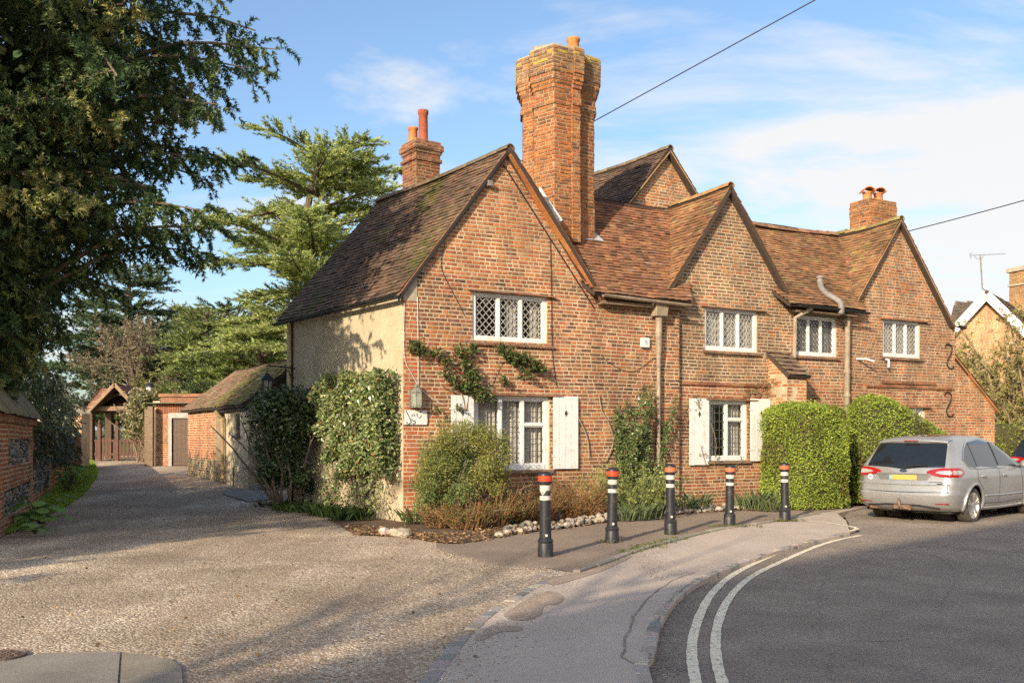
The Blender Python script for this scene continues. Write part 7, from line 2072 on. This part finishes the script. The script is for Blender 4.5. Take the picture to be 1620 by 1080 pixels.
for (px, Y, n, h, lab) in [(1085, 18.3, 60, 0.42, "spring bulb leaves at the foot of the house pier"), (1105, 18.5, 70, 0.45, "spring bulb leaves under the left shutter"), (1180, 18.9, 60, 0.4, "spring bulb leaves beside the fourth bollard"), (1200, 18.7, 70, 0.48, "spring bulb leaves against the left face of the box hedge"), (1222, 18.5, 60, 0.45, "spring bulb leaves in front of the box hedge corner"),
                           (1010, 16.6, 80, 0.36, "blue green blades right behind the second bollard"), (1030, 16.8, 70, 0.38, "blue green blades between the second and third bollards"), (985, 16.4, 50, 0.30, "pale grassy blades at the edge stones by the second bollard"), (812, 15.7, 34, 0.5, "dark strappy clump behind the brown tangle"), (655, 15.75, 70, 0.34, "dark strappy clump at the brick corner")]:
    c = at(px, 700, Y); c[2] = 0.03
    V, F, C = clump(c, n, h, 0.022, BLU if px != 655 and px != 812 else [(0.07, 0.10, 0.035), (0.10, 0.14, 0.05)], 0.2, 0.6)
    t = np_mesh("bulb_clump", V, F, C, M_LEAF); tag(t, lab, "plant", "leaf clumps along the house bed")
# strappy ground cover under the flank
parts = []
for k in range(46):
    f = R.uniform(0.5, 4.35); b = H(0, 0, 0.03) + V3 * f + outv * R.uniform(0.25, 0.95); parts.append(clump(b, 22, 0.26, 0.024, [(0.07, 0.12, 0.035), (0.11, 0.165, 0.05), (0.05, 0.085, 0.03)], 0.16, 0.8))
V, F, C = merge(parts); tag(np_mesh("ground_cover", V, F, C, M_LEAF), "dark strappy ground cover along the foot of the rendered flank", "ground cover", kind="stuff")
# weeds at the bollard feet and along the footpath kerb
parts = []
def tuft(p, n=14, h=0.06): parts.append(clump(p, n, h, 0.006, [(0.16, 0.19, 0.05), (0.11, 0.14, 0.04), (0.22, 0.2, 0.08)], 0.05, 0.9))
for i, cpt in enumerate(kerb2):
    px_ = proj(cpt)[0]
    if 985 < px_ < 1075:
        for k in range(7): tuft(cpt + np.array([R.gauss(0, .07), -0.03 + R.gauss(0, .05), 0]), 16, 0.06)
    elif px_ < 1270 and R.random() < 0.4: tuft(cpt + np.array([R.gauss(0, .05), 0, 0]), 8, 0.05)
for i, n in ((2, 6), (3, 34), (4, 26), (1, 5)):
    g = gp(*bl_px[i])
    for k in range(n): tuft(g + np.array([R.gauss(0.03, .17), R.gauss(-0.06, .06), 0.01]), 12, 0.055)
V, F, C = merge(parts); tag(np_mesh("kerb_weeds", V, F, C, M_LEAF), None, None, kind="stuff")
# grass verge along the boundary wall
vg = [gp(*p) for p in [(135, 722), (152, 745), (140, 772), (118, 792), (95, 806), (60, 822), (30, 838)]] 
vp = [(p[0], p[1]) for p in smooth_curve(vg, 4)] + [tuple(WF(s, 0.02, 0)[:2]) for s in np.linspace(0.5, 19, 14)]
sheet("verge", vp, 0.02, M_GRASSG, rise=True)
xs_ = [p[0] for p in vp]; ys_ = [p[1] for p in vp]; pts = []
while len(pts) < 4200:
    y = min(ys_) + (max(ys_) - min(ys_)) * R.random() ** 1.4; x = R.uniform(min(xs_), max(xs_))
    if in_poly(x, y, vp): pts.append((x, y, gz(x, y) + 0.015))
parts = [clump(p, 6, R.uniform(0.07, 0.14), 0.010, [(0.30, 0.46, 0.06), (0.22, 0.36, 0.05), (0.38, 0.50, 0.10)], 0.06, 0.7) for p in pts]
V, F, C = merge(parts); tag(np_mesh("grass", V, F, C, M_LEAF), None, None, kind="stuff")
# big leaved plants along the wall
def rosette(c, n, r, h, cols, label, leafw=0.2):
    t = thing("broad_leaved_plant", c, label, "plant", "broad leaved plants along the boundary wall"); m = MB(); mm = MB()
    for k in range(n):
        a = R.uniform(0, 6.283); q = R.uniform(0.25, 1) * r; hh = h * R.uniform(0.35, 1.0)
        tip = np.array(c) + np.array([math.cos(a) * q, math.sin(a) * q, hh]); m.tube([np.array(c), (np.array(c) + tip) / 2 + [0, 0, 0.06], tip], 0.007, 4, (0.10, 0.13, 0.05), cap=False)
        w = leafw * R.uniform(0.6, 1.2); col = jit(R.choice(cols), 0.2); x = np.array([math.cos(a), math.sin(a), -0.35]); x /= np.linalg.norm(x); y = np.array([-math.sin(a), math.cos(a), R.uniform(-.2, .2)]); nz_ = np.cross(x, y)
        V = [tip]; 
        for j in range(11):
            b = 2 * math.pi * j / 11; rr = w * (0.5 + 0.06 * math.cos(5 * b)) * (0.75 if j == 0 else 1); V.append(tip + (x * (math.cos(b) * -1 + 0.75) + y * math.sin(b)) * rr + nz_ * (0.05 * w * math.cos(3 * b) - 0.12 * w))
        mm.add(V, [(0, 1 + j, 1 + (j + 1) % 11) for j in range(11)], col)
    m.build("stalk", MATS["coloured_twig"], t); mm.build("leaves", M_LEAF, t, smooth=True)
LVG = [(0.19, 0.33, 0.075), (0.14, 0.26, 0.06), (0.25, 0.38, 0.10)]
for (s, d, n, r, h, w, lab) in [(1.3, 0.45, 22, 0.42, 0.55, 0.24, "nearest broad leaved plant under the coping end of the wall"), (0.2, 0.45, 14, 0.3, 0.3, 0.14, "small leafy weed at the nearest foot of the wall"), (8.2, 0.4, 26, 0.45, 0.7, 0.16, "bright leafy plant on the far grass verge"), (10.5, 0.4, 20, 0.4, 0.6, 0.16, "farthest leafy plant on the verge near the lychgate")]:
    p = WF(s, d, 0); p = (p[0], p[1], gz(p[0], p[1]) + 0.02); rosette(p, n, r, h, LVG, lab, w)
# evergreen leaves hanging over the wall under the yew
iv = thing("hanging_evergreen", WF(8, 0, 1.7), "dark long leaved evergreen spilling over the middle of the boundary wall", "climber"); P, D = [], []
for k in range(900):
    s = R.uniform(5.0, 13.5); p = WF(s, R.uniform(-0.5, 0.35), 0); z = R.uniform(1.25, 3.1) - (0.25 if s > 10 else 0); P.append(np.array([p[0], p[1], z])); D.append(np.array([R.gauss(0.2, .4), R.gauss(-0.2, .4), -0.7]))
m = MB()
for k in range(14): s = 5.2 + k * 0.6; a = WF(s, -0.35, 0); L = limb((a[0], a[1], 1.6), (0.3, -0.1, 0.9), 1.6, 6, droop=0.5, wander=0.15); m.tube(L, 0.012, 4, cap=False)
m.build("stems", M_TWIG, iv); foliage_obj("leaves", [sprays(np.array(P), np.array(D), 0.3, 9, 0.15, 0.04, [(0.03, 0.05, 0.025), (0.05, 0.075, 0.035), (0.075, 0.10, 0.05), (0.13, 0.14, 0.08)], splay=0.7, droop=0.3)], iv, M_LEAFG)
# cream flowered climber right of the lychgate
fc = thing("flowering_climber", (LX(243), 35.2, 0.6), "pale cream flowering climber between the lychgate and the brick store", "climber"); P, D = [], []; m = MB()
for k in range(22): L = limb((LX(R.uniform(232, 258)), 35.0 + R.uniform(-.2, .3), 0.55), (R.gauss(0, .2), R.gauss(0, .2), 1), R.uniform(1.4, 2.6), 6, wander=0.15, droop=0.05); m.tube(L, 0.02, 4, cap=False)
for k in range(900):
    x = R.gauss(241, 10); y_ = R.uniform(622, 690); 
    if y_ > 660 and x < 232: continue
    P.append(np.array([LX(x - max(0, (y_ - 640)) * 0.35 * (R.random() < 0.4)), 35.0 + R.gauss(0, .3), LZ(y_)])); D.append(rng.normal(size=3))
m.build("stems", M_OAK, fc); foliage_obj("leaves", [sprays(np.array(P), np.array(D), 0.18, 7, 0.10, 0.06, [(0.46, 0.40, 0.27), (0.16, 0.17, 0.06), (0.34, 0.29, 0.16), (0.10, 0.12, 0.045)], splay=0.9)], fc)
# ------------------------------------------------------------------ parked cars
M_SILVER = mk("silver_paint", (0.43, 0.43, 0.435), 0.36, (0.37, 0.36, 0.35), 2.5, metal=0.6, var=0.04, bump=0.0, coat=0.35, bscale=30)
M_DARKCAR = mk("dark_car_paint", (0.02, 0.02, 0.022), 0.25, var=0.03, bump=0.0, coat=0.8)
M_CARGLASS = mk("tinted_glass", (0.012, 0.014, 0.016), 0.03, var=0.0, bump=0.0, spec=0.6, coat=0.5)
M_TYRE = mk("tyre_rubber", (0.03, 0.028, 0.026), 0.85, (0.08, 0.065, 0.05), 8, 0.2, 0.3, 60)
M_ALLOY = mk("alloy", (0.55, 0.53, 0.50), 0.35, metal=0.8, var=0.1, bump=0.0)
M_TRIM = mk("black_trim", (0.02, 0.02, 0.021), 0.55, var=0.1, bump=0.05)
M_CHROME = mk("bright_trim", (0.7, 0.69, 0.67), 0.2, metal=1.0, var=0.0, bump=0.0)
M_RED = mk("red_lens", (0.28, 0.008, 0.008), 0.12, var=0.1, bump=0.0, coat=1.0)
M_CLEAR = mk("clear_lens", (0.45, 0.43, 0.42), 0.12, metal=0.4, var=0.15, bump=0.0, coat=1.0)
M_PLATE = mk("yellow_plate", (0.48, 0.36, 0.07), 0.45, (0.40, 0.31, 0.10), 14, 0.08, 0.0)
M_UNDER = mk("underbody", (0.02, 0.018, 0.016), 0.9)
M_RUST = mk("rusty_steel", (0.24, 0.13, 0.08), 0.85, (0.13, 0.08, 0.06), 14, 0.3, 0.3, 60)

ZL = [0.24, 0.30, 0.38, 0.46, 0.53, 0.58, 0.66, 0.74, 0.80, 0.86, 0.92, 0.98, 1.04, 1.10, 1.18, 1.26, 1.34, 1.42, 1.48, 1.53, 1.57, 1.60, 1.62, 1.635]
XRv = [(0.24, .22), (0.30, .10), (0.38, .045), (0.46, .015), (0.53, .0), (0.575, .0), (0.60, .035), (0.70, .045), (0.755, .05), (0.78, .075), (0.92, .085), (1.02, .115), (1.10, .165), (1.30, .31), (1.48, .45), (1.53, .49), (1.56, .56), (1.59, .72), (1.62, 1.05), (1.635, 1.5)]
XFv = [(0.24, 4.62), (0.34, 4.72), (0.5, 4.77), (0.7, 4.74), (0.82, 4.62), (0.92, 4.35), (1.0, 3.95), (1.06, 3.72), (1.2, 3.38), (1.4, 2.88), (1.5, 2.6), (1.57, 2.3), (1.62, 1.98), (1.635, 1.7)]
HWv = [(0.24, .84), (0.30, .885), (0.40, .915), (0.55, .930), (0.70, .938), (0.85, .938), (0.95, .925), (1.04, .900), (1.10, .878), (1.30, .800), (1.45, .730), (1.52, .690), (1.57, .63), (1.60, .56), (1.62, .46), (1.635, .22)]
CRv = [(0.24, .30), (0.5, .34), (0.9, .30), (1.05, .26), (1.5, .24), (1.6, .35), (1.635, .25)]
def ip(t, z): return float(np.interp(z, [a for a, _ in t], [b for _, b in t]))
def car_side(x, z):
    "half width of the body at station x and height z"
    w = ip(HWv, z); xr, xf = ip(XRv, z), ip(XFv, z); c = ip(CRv, z); cf = min(0.9, (xf - xr) * 0.25)
    if x < xr + c:
        q = max(0.0, min(1.0, (xr + c - x) / c)); w = w - 0.30 * c / 0.3 * (1 - math.sqrt(max(0, 1 - q ** 2.2))) 
    if x > xf - cf:
        q = max(0.0, min(1.0, (x - xf + cf) / cf)); w = w * (1 - 0.42 * q ** 2.4)
    return max(w, 0.02)
def car_rear(y, z):
    "rear face position at lateral y, height z"
    w = ip(HWv, z); q = min(1.0, abs(y) / w)
    return ip(XRv, z) + 0.055 * q ** 2
def car(name, loc, yaw, label, paint, cat="car", full=True, plate=True):
    t = thing(name, loc, label, cat, "cars parked along the hedge")
    f = np.array([math.cos(yaw), math.sin(yaw), 0]); r = np.array([math.sin(yaw), -math.cos(yaw), 0]); o = np.array(loc)
    def W(x, y, z): return o + f * x + r * y + np.array([0, 0, z])
    wheels = [(0.95, 1), (0.95, -1), (3.80, 1), (3.80, -1)]
    ZS = np.interp(np.linspace(0, len(ZL) - 1, len(ZL) * 2 - 1), range(len(ZL)), ZL)
    nr, ncx, ns = 10, 6, 66
    def ring(z):
        w = ip(HWv, z); xr, xf = ip(XRv, z), ip(XFv, z); out = []
        c = ip(CRv, z)
        ye = car_side(xr + 0.055, z) * 0.985
        for i in range(nr): y = ye * i / nr; out.append((xr + 0.055 * (y / w) ** 2, y))
        x0 = xr + 0.055 * (ye / w) ** 2
        xa = x0
        for i in range(ns + 1):
            u = i / ns; x = xa + (xf - 0.02 - xa) * (u ** 1.35 * 0.5 + u * 0.5); out.append((x, car_side(x, z)))
        yf = out[-1][1]
        for i in range(1, 9): y = yf * (1 - i / 8); out.append((xf - 0.02 + 0.02 * i / 8 + 0.0, y))
        return out
    rings = [ring(z) for z in ZS]; K = len(rings[0])
    V, F = [], []
    arch_r = 0.375
    for sgn in (1, -1):
        b0 = len(V)
        for k, z in enumerate(ZS):
            for (x, y) in rings[k]: V.append(W(x, sgn * y, z))
        for k in range(len(ZS) - 1):
            for i in range(K - 1):
                x = (rings[k][i][0] + rings[k][i + 1][0] + rings[k + 1][i][0] + rings[k + 1][i + 1][0]) / 4; z = (ZS[k] + ZS[k + 1]) / 2; y = rings[k][i][1]
                if y > 0.55 and any((x - wx) ** 2 + (z - 0.335) ** 2 < arch_r ** 2 for wx, _ in wheels): continue
                q = (b0 + k * K + i, b0 + k * K + i + 1, b0 + (k + 1) * K + i + 1, b0 + (k + 1) * K + i)
                F.append(q if sgn == 1 else q[::-1])
        top = len(ZS) - 1
        for i in range(K // 2):
            F.append((b0 + top * K + i, b0 + top * K + i + 1, b0 + top * K + K - 2 - i, b0 + top * K + K - 1 - i))
    m = MB(); m.add(V, F); body = m.build("body", paint, t, smooth=True)
    md = body.modifiers.new("weld", 'WELD'); md.merge_threshold = 0.002
    # underbody
    m = MB(); m.hexa([W(x, y, z) for z in (0.2, 0.5) for x, y in ((0.3, -.78), (4.5, -.78), (4.5, .78), (0.3, .78))]); m.build("underbody", M_UNDER, t)
    def patch(nm, rows, mat, parent=t, side=None, off=0.006):
        "rows: list of (list of world points)"
        m = MB(); n = len(rows[0]); V = [p for r_ in rows for p in r_]
        m.add(V, [(j * n + i, j * n + i + 1, (j + 1) * n + i + 1, (j + 1) * n + i) for j in range(len(rows) - 1) for i in range(n - 1)])
        return m.build(nm, mat, parent, smooth=True)
    def rows_of(poly, nrow=10, ncol=12, swap=False):
        z0, z1 = min(p[1] for p in poly), max(p[1] for p in poly); out = []
        for j in range(nrow + 1):
            z = z0 + (z1 - z0) * j / nrow; s = span(poly, min(max(z, z0 + 1e-4), z1 - 1e-4))
            out.append([(s[0] + (s[1] - s[0]) * i / ncol, z) for i in range(ncol + 1)])
        return out
    def side_patch(nm, poly, mat, sgn, off=0.006, parent=t, **k): return patch(nm, [[W(x, sgn * (car_side(x, z) + off), z) for x, z in row] for row in rows_of(poly, **k)], mat, parent)
    def rear_patch(nm, poly, mat, off=0.006, parent=t, **k): return patch(nm, [[W(car_rear(y, z) - off, y, z) for y, z in row] for row in rows_of(poly, **k)], mat, parent)
    def side_line(pts, sgn, rr, nm, mat, parent=t, off=0.004, closed=False):
        c = smooth_curve([np.array([a, b, 0]) for a, b in (pts + [pts[0]] if closed else pts)], 6); m = MB(); m.tube([W(q[0], sgn * (car_side(q[0], q[1]) + off), q[1]) for q in c], rr, 5); return m.build(nm, mat, parent)
    # glass
    rg = rear_patch("rear_window", [(-0.735, 1.05), (-0.55, 1.015), (0, 1.0), (0.55, 1.015), (0.735, 1.05), (0.64, 1.485), (-0.64, 1.485)], M_CARGLASS, ncol=20)
    m = MB(); m.tube([W(car_rear(0.02, 1.02) - 0.02, 0.02, 1.03), W(car_rear(0.2, 1.05) - 0.022, 0.2, 1.07), W(car_rear(0.5, 1.06) - 0.02, 0.42, 1.075)], 0.013, 5); m.build("rear_wiper", M_TRIM, rg)
    side = [(0.62, 1.16), (0.76, 1.04), (0.95, 1.015), (3.30, 1.0), (3.42, 1.02), (3.05, 1.24), (2.66, 1.44), (2.3, 1.515), (1.7, 1.545), (1.15, 1.50), (0.84, 1.36)]
    for sgn in (1, -1):
        cuts = [(0.0, 1.08, "quarter_window"), (1.12, 2.02, "rear_door_window"), (2.10, 3.06, "front_door_window"), (3.10, 3.5, "corner_window")]
        for a, b, nm in cuts:
            poly = clip_rect(list(side), a, b, 0, 2)
            if len(poly) >= 3: side_patch(nm, poly, M_CARGLASS, sgn, 0.005)
        # the dark band behind the panes (pillars)
        side_patch("pillar_trim", side, M_TRIM, sgn, 0.002)
        side_line([(0.62, 1.16), (0.74, 1.05), (0.95, 1.01), (1.8, 1.005), (2.6, 1.0), (3.36, 0.995)], sgn, 0.008, "lower_trim", paint)
        side_line([(0.60, 1.17), (0.84, 1.375), (1.15, 1.515), (1.7, 1.558), (2.3, 1.527), (2.68, 1.45), (3.06, 1.25), (3.40, 1.03)], sgn, 0.011, "window_trim", M_CHROME)
        # door shuts, sill moulding, wheel arches
        for pts in ([(1.10, 1.0), (1.09, 0.82), (1.20, 0.72), (1.33, 0.60), (1.38, 0.40)], [(2.06, 1.0), (2.07, 0.7), (2.06, 0.36)], [(3.10, 1.0), (3.17, 0.75), (3.22, 0.5), (3.24, 0.36)], [(1.38, 0.36), (2.3, 0.34), (3.24, 0.36)]):
            side_line(pts, sgn, 0.006, "door_gap", M_TRIM, off=-0.001)
        side_line([(1.45, 0.50), (2.3, 0.49), (3.2, 0.50)], sgn, 0.014, "door_moulding", paint, off=0.006)
        side_line([(1.30, 0.27), (2.3, 0.255), (3.3, 0.27)], sgn, 0.035, "sill", paint, off=-0.01)
        for wx in (0.95, 3.80):
            m = MB(); pts = []
            for i in range(29):
                a = math.radians(-14 + 208 * i / 28); x, z = wx + 0.392 * math.cos(a), 0.335 + 0.392 * math.sin(a)
                if z < 0.22: continue
                pts.append(W(x, sgn * (car_side(x, max(z, 0.26)) + 0.006), z))
            m.tube(pts, 0.030, 7); m.build("wheel_arch", paint, t, smooth=True)
            m = MB(); m.lathe([(0.37, 0.0), (0.37, 0.28), (0.0, 0.28)], 24, W(wx, sgn * 0.60, 0.335), None, (Vector(f), Vector((0, 0, 1)), Vector(r) * -sgn)); m.build("wheel_well", M_UNDER, t)
        for hx in (1.22, 2.20):
            m = MB(); p = [W(hx + 0.11 * i / 4 * 2 - 0.02, sgn * (car_side(hx, 0.86) + 0.012 + 0.022 * math.sin(math.pi * i / 4)), 0.865) for i in range(5)]; m.tube(p, 0.014, 6); m.build("door_handle", paint, t, smooth=True)
        # mirror
        m = MB(); c = W(3.02, sgn * 1.06, 1.06); m.sphere((0, 0, 0), (0.075, 0.125, 0.085), 12, 8)
        m.v = [tuple(c + f * a[0] + r * a[1] + np.array([0, 0, a[2]])) for a in m.v]; mi = m.build("wing_mirror", paint, t, smooth=True)
        m = MB(); m.bar(W(3.06, sgn * 0.88, 1.0), W(3.04, sgn * 1.0, 1.03), 0.05, 0.04); m.build("mirror_arm", M_TRIM, mi)
        # lamps: wrap round the corner
        TL = [(0.0, 0.885), (0.10, 0.865), (0.30, 0.885), (0.44, 0.945), (0.30, 1.02), (0.10, 1.035), (0.0, 1.02)]
        def lens(nm, sc, zs, mat, off, parent=t):
            rows = []
            for j in range(9):
                q = j / 8; z = 0.952 + (q - 0.5) * 0.165 * zs
                wid = math.sin(math.pi * (0.08 + 0.84 * q)) ** 0.55
                y_in = 0.93 - 0.50 * wid * sc; x_out = 0.06 + 0.30 * wid * sc
                row = []
                for i in range(9): y = y_in + (car_side(car_rear(0.8, z) + 0.055, z) * 0.985 - y_in) * i / 8; row.append(W(car_rear(y, z) - off, sgn * y, z))
                xs0 = car_rear(car_side(0.2, z), z)
                for i in range(1, 8): x = xs0 + x_out * i / 7; row.append(W(x, sgn * (car_side(x, z) + off), z))
                rows.append(row)
            return patch(nm, rows, mat, parent)
        tl = lens("tail_light", 1.0, 1.0, M_RED, 0.012)
        lens("clear_lens", 0.68, 0.46, M_CLEAR, 0.018, tl)
        rear_patch("bumper_reflector", [(sgn * 0.60, 0.37), (sgn * 0.84, 0.375), (sgn * 0.85, 0.405), (sgn * 0.60, 0.40)], M_RED, 0.008, nrow=2)
    # windscreen and roof glass
    rows = []
    for j in range(9):
        z = 1.06 + (1.53 - 1.06) * j / 8; xf = ip(XFv, z); w = car_side(xf - 0.05, z) * 0.86; rows.append([W(xf - 0.0 + 0.012 - 0.10 * (i / 6 - 1) ** 2, w * (i / 6 - 1), z + 0.004) for i in range(13)])
    patch("windscreen", rows, M_CARGLASS)
    rows = [[W(0.78 + 1.35 * j / 8, 0.46 * (i / 6 - 1) * (1 - 0.05 * j / 8), 1.648 - 0.045 * (i / 6 - 1) ** 2 - 0.05 * (j / 8 - 0.5) ** 2 * 2 - (0.05 if j == 0 else 0)) for i in range(13)] for j in range(9)]
    patch("roof_glass", rows, M_CARGLASS)
    # spoiler lip, high brake light, tailgate lines
    rows = []
    for (dx, z) in ((0.0, 1.49), (-0.055, 1.515), (-0.045, 1.545), (0.16, 1.585)):
        rows.append([W(0.47 + dx + 0.05 * (i / 7 - 1) ** 2, 0.655 * (i / 7 - 1), z - 0.035 * abs(i / 7 - 1) ** 2.5) for i in range(15)])
    sp_ = patch("spoiler", rows, paint)
    m = MB(); m.bar(W(0.405, -0.13, 1.525), W(0.405, 0.13, 1.525), 0.02, 0.014); m.build("brake_light", M_RED, sp_)
    def rear_line(pts, rr, nm, mat, off=0.003):
        c = smooth_curve([np.array([a, b, 0]) for a, b in pts], 6); m = MB(); m.tube([W(car_rear(q[0], q[1]) - off, q[0], q[1]) for q in c], rr, 5); return m.build(nm, mat, t)
    rear_line([(-0.83, 0.60), (-0.4, 0.585), (0, 0.582), (0.4, 0.585), (0.83, 0.60)], 0.007, "tailgate_gap", M_TRIM)
    for s_ in (1, -1): rear_line([(s_ * 0.76, 1.03), (s_ * 0.80, 0.95), (s_ * 0.80, 0.8), (s_ * 0.81, 0.61)], 0.005, "tailgate_gap", M_TRIM)
    rear_line([(-0.85, 0.735), (-0.4, 0.72), (0, 0.718), (0.4, 0.72), (0.85, 0.735)], 0.009, "rear_crease", paint, 0.006)
    # plate recess, plate, badge, stickers
    rec = rear_patch("plate_recess", [(-0.44, 0.80), (0.44, 0.80), (0.52, 0.905), (-0.52, 0.905)], mk("recess_grey", (0.22, 0.21, 0.21), 0.4, metal=0.5, var=0.05, bump=0), 0.004, nrow=4)
    rear_line([(-0.50, 0.915), (0, 0.922), (0.50, 0.915)], 0.013, "tailgate_handle", M_CHROME if False else paint, 0.010)
    if plate:
        np_ = rear_patch("number_plate", [(-0.26, 0.805), (0.26, 0.805), (0.26, 0.895), (-0.26, 0.895)], M_PLATE, 0.012, nrow=2)
        rear_patch("plate_band", [(-0.26, 0.807), (-0.215, 0.807), (-0.215, 0.893), (-0.26, 0.893)], mk("plate_blue", (0.18, 0.36, 0.42), 0.5), 0.014, np_, nrow=2, ncol=2)
        def disc(y, z, ry, rz_, nm, mat, off, parent=t):
            m = MB(); V = [W(car_rear(y, z) - off, y, z)] + [W(car_rear(y, z) - off, y + ry * math.cos(a), z + rz_ * math.sin(a)) for a in np.linspace(0, 2 * math.pi, 24, endpoint=False)]; m.add(V, [(0, 1 + i, 1 + (i + 1) % 24) for i in range(24)]); return m.build(nm, mat, parent)
        bd = disc(0.0, 0.972, 0.075, 0.032, "badge", M_CHROME, 0.012); disc(0.0, 0.972, 0.066, 0.025, "badge_field", mk("badge_blue", (0.03, 0.045, 0.09), 0.3), 0.014, bd)
        rear_line([(-0.035, 0.966), (-0.01, 0.978), (0.01, 0.966), (0.035, 0.978)], 0.003, "badge_script", M_CHROME, 0.016)
        stk = disc(-0.64, 0.845, 0.052, 0.052, "country_sticker", M_WHITE, 0.010)
        def lt(strokes):
            m = MB()
            for (a, b) in strokes: m.bar(W(car_rear(-0.64, 0.845) - 0.0125, -0.64 + a[0], 0.845 + a[1]), W(car_rear(-0.64, 0.845) - 0.0125, -0.64 + b[0], 0.845 + b[1]), 0.008, 0.002, up=f)
            return m.build("letter", M_TRIM, stk)
        u_ = [(-0.030, 0.018), (-0.030, -0.008), (-0.026, -0.016), (-0.018, -0.018), (-0.010, -0.016), (-0.006, -0.008), (-0.006, 0.018)]
        lt(list(zip(u_[:-1], u_[1:]))); lt([((0.008, 0.018), (0.008, -0.018)), ((0.008, -0.001), (0.028, 0.018)), ((0.012, 0.002), (0.029, -0.018))])
        rear_line([(0.48, 0.775), (0.72, 0.778)], 0.006, "model_script", M_CHROME, 0.008); rear_line([(0.63, 0.748), (0.72, 0.75)], 0.007, "model_script", M_TRIM, 0.008)
        rear_line([(-0.70, 0.315), (-0.45, 0.33), (-0.3, 0.345), (0.25, 0.345), (0.42, 0.33), (0.66, 0.30)], 0.022, "diffuser_edge", M_TRIM, -0.004)
        # tow bar
        m = MB(); m.bar(W(0.02, -0.13, 0.31), W(0.02, 0.17, 0.31), 0.06, 0.07); m.tube([W(0.05, 0.03, 0.29), W(-0.07, 0.03, 0.29), W(-0.10, 0.02, 0.33), W(-0.10, 0.01, 0.43)], 0.022, 8); m.sphere(tuple(W(-0.10, 0.005, 0.455)), (0.028, 0.028, 0.028), 10, 7); m.tube([W(-0.04, 0.14, 0.29), W(-0.06, 0.19, 0.285)], 0.03, 8); m.build("tow_bar", M_RUST, t)
        m = MB(); m.tube([W(0.15, -0.68, 0.28), W(0.3, -0.5, 0.27), W(0.25, -0.3, 0.26)], 0.045, 8); m.build("exhaust", M_RUST, t)
    # wheels
    for wx, sgn in wheels:
        axx = (Vector(f), Vector((0, 0, 1)), Vector(r) * sgn); c = W(wx, sgn * 0.70, 0.335)
        wh = MB(); wh.lathe([(0.235, 0.0), (0.30, -0.01), (0.327, 0.015), (0.335, 0.05), (0.335, 0.16), (0.327, 0.195), (0.30, 0.215), (0.245, 0.212), (0.235, 0.195), (0.235, 0.0)], 36, c, None, axx)
        w0 = wh.build("wheel", M_TYRE, t, smooth=True)
        rm = MB(); rm.lathe([(0.245, 0.205), (0.238, 0.212), (0.222, 0.195), (0.215, 0.10)], 36, c, None, axx); rm.build("rim", M_ALLOY, w0, smooth=True)
        s_ = MB()
        for k in range(5):
            for q in (-0.13, 0.13):
                a = 2 * math.pi * k / 5 + 0.3; p0 = c + np.array(axx[2]) * 0.19 + (np.array(axx[0]) * math.cos(a) + np.array(axx[1]) * math.sin(a)) * 0.045
                p1 = c + np.array(axx[2]) * 0.20 + (np.array(axx[0]) * math.cos(a + q) + np.array(axx[1]) * math.sin(a + q)) * 0.225
                s_.bar(p0, p1, 0.034, 0.03, up=axx[2])
        s_.lathe([(0.062, 0.17), (0.062, 0.205), (0.05, 0.213), (0.0, 0.213)], 16, c, None, axx); s_.build("spokes", M_ALLOY, w0)
        b_ = MB(); b_.lathe([(0.0, 0.08), (0.15, 0.08), (0.15, 0.10), (0.0, 0.10)], 20, c, None, axx); b_.build("brake_disc", M_RUST, w0)
    return t
yaw = math.radians(41.0)
ax = np.array([7.90, 17.55]); fw = np.array([math.cos(yaw), math.sin(yaw)])
car("silver_car", (ax[0] - fw[0] * 0.95, ax[1] - fw[1] * 0.95, RZ0 - 0.03), yaw, "silver estate car with a rusty tow bar parked by the box hedge", M_SILVER)
car("dark_car", (15.7 - 0.7, 26.6 - 0.6, RZ0 - 0.03), math.radians(43), "dark car at the right edge parked ahead of the silver one", M_DARKCAR, plate=False)
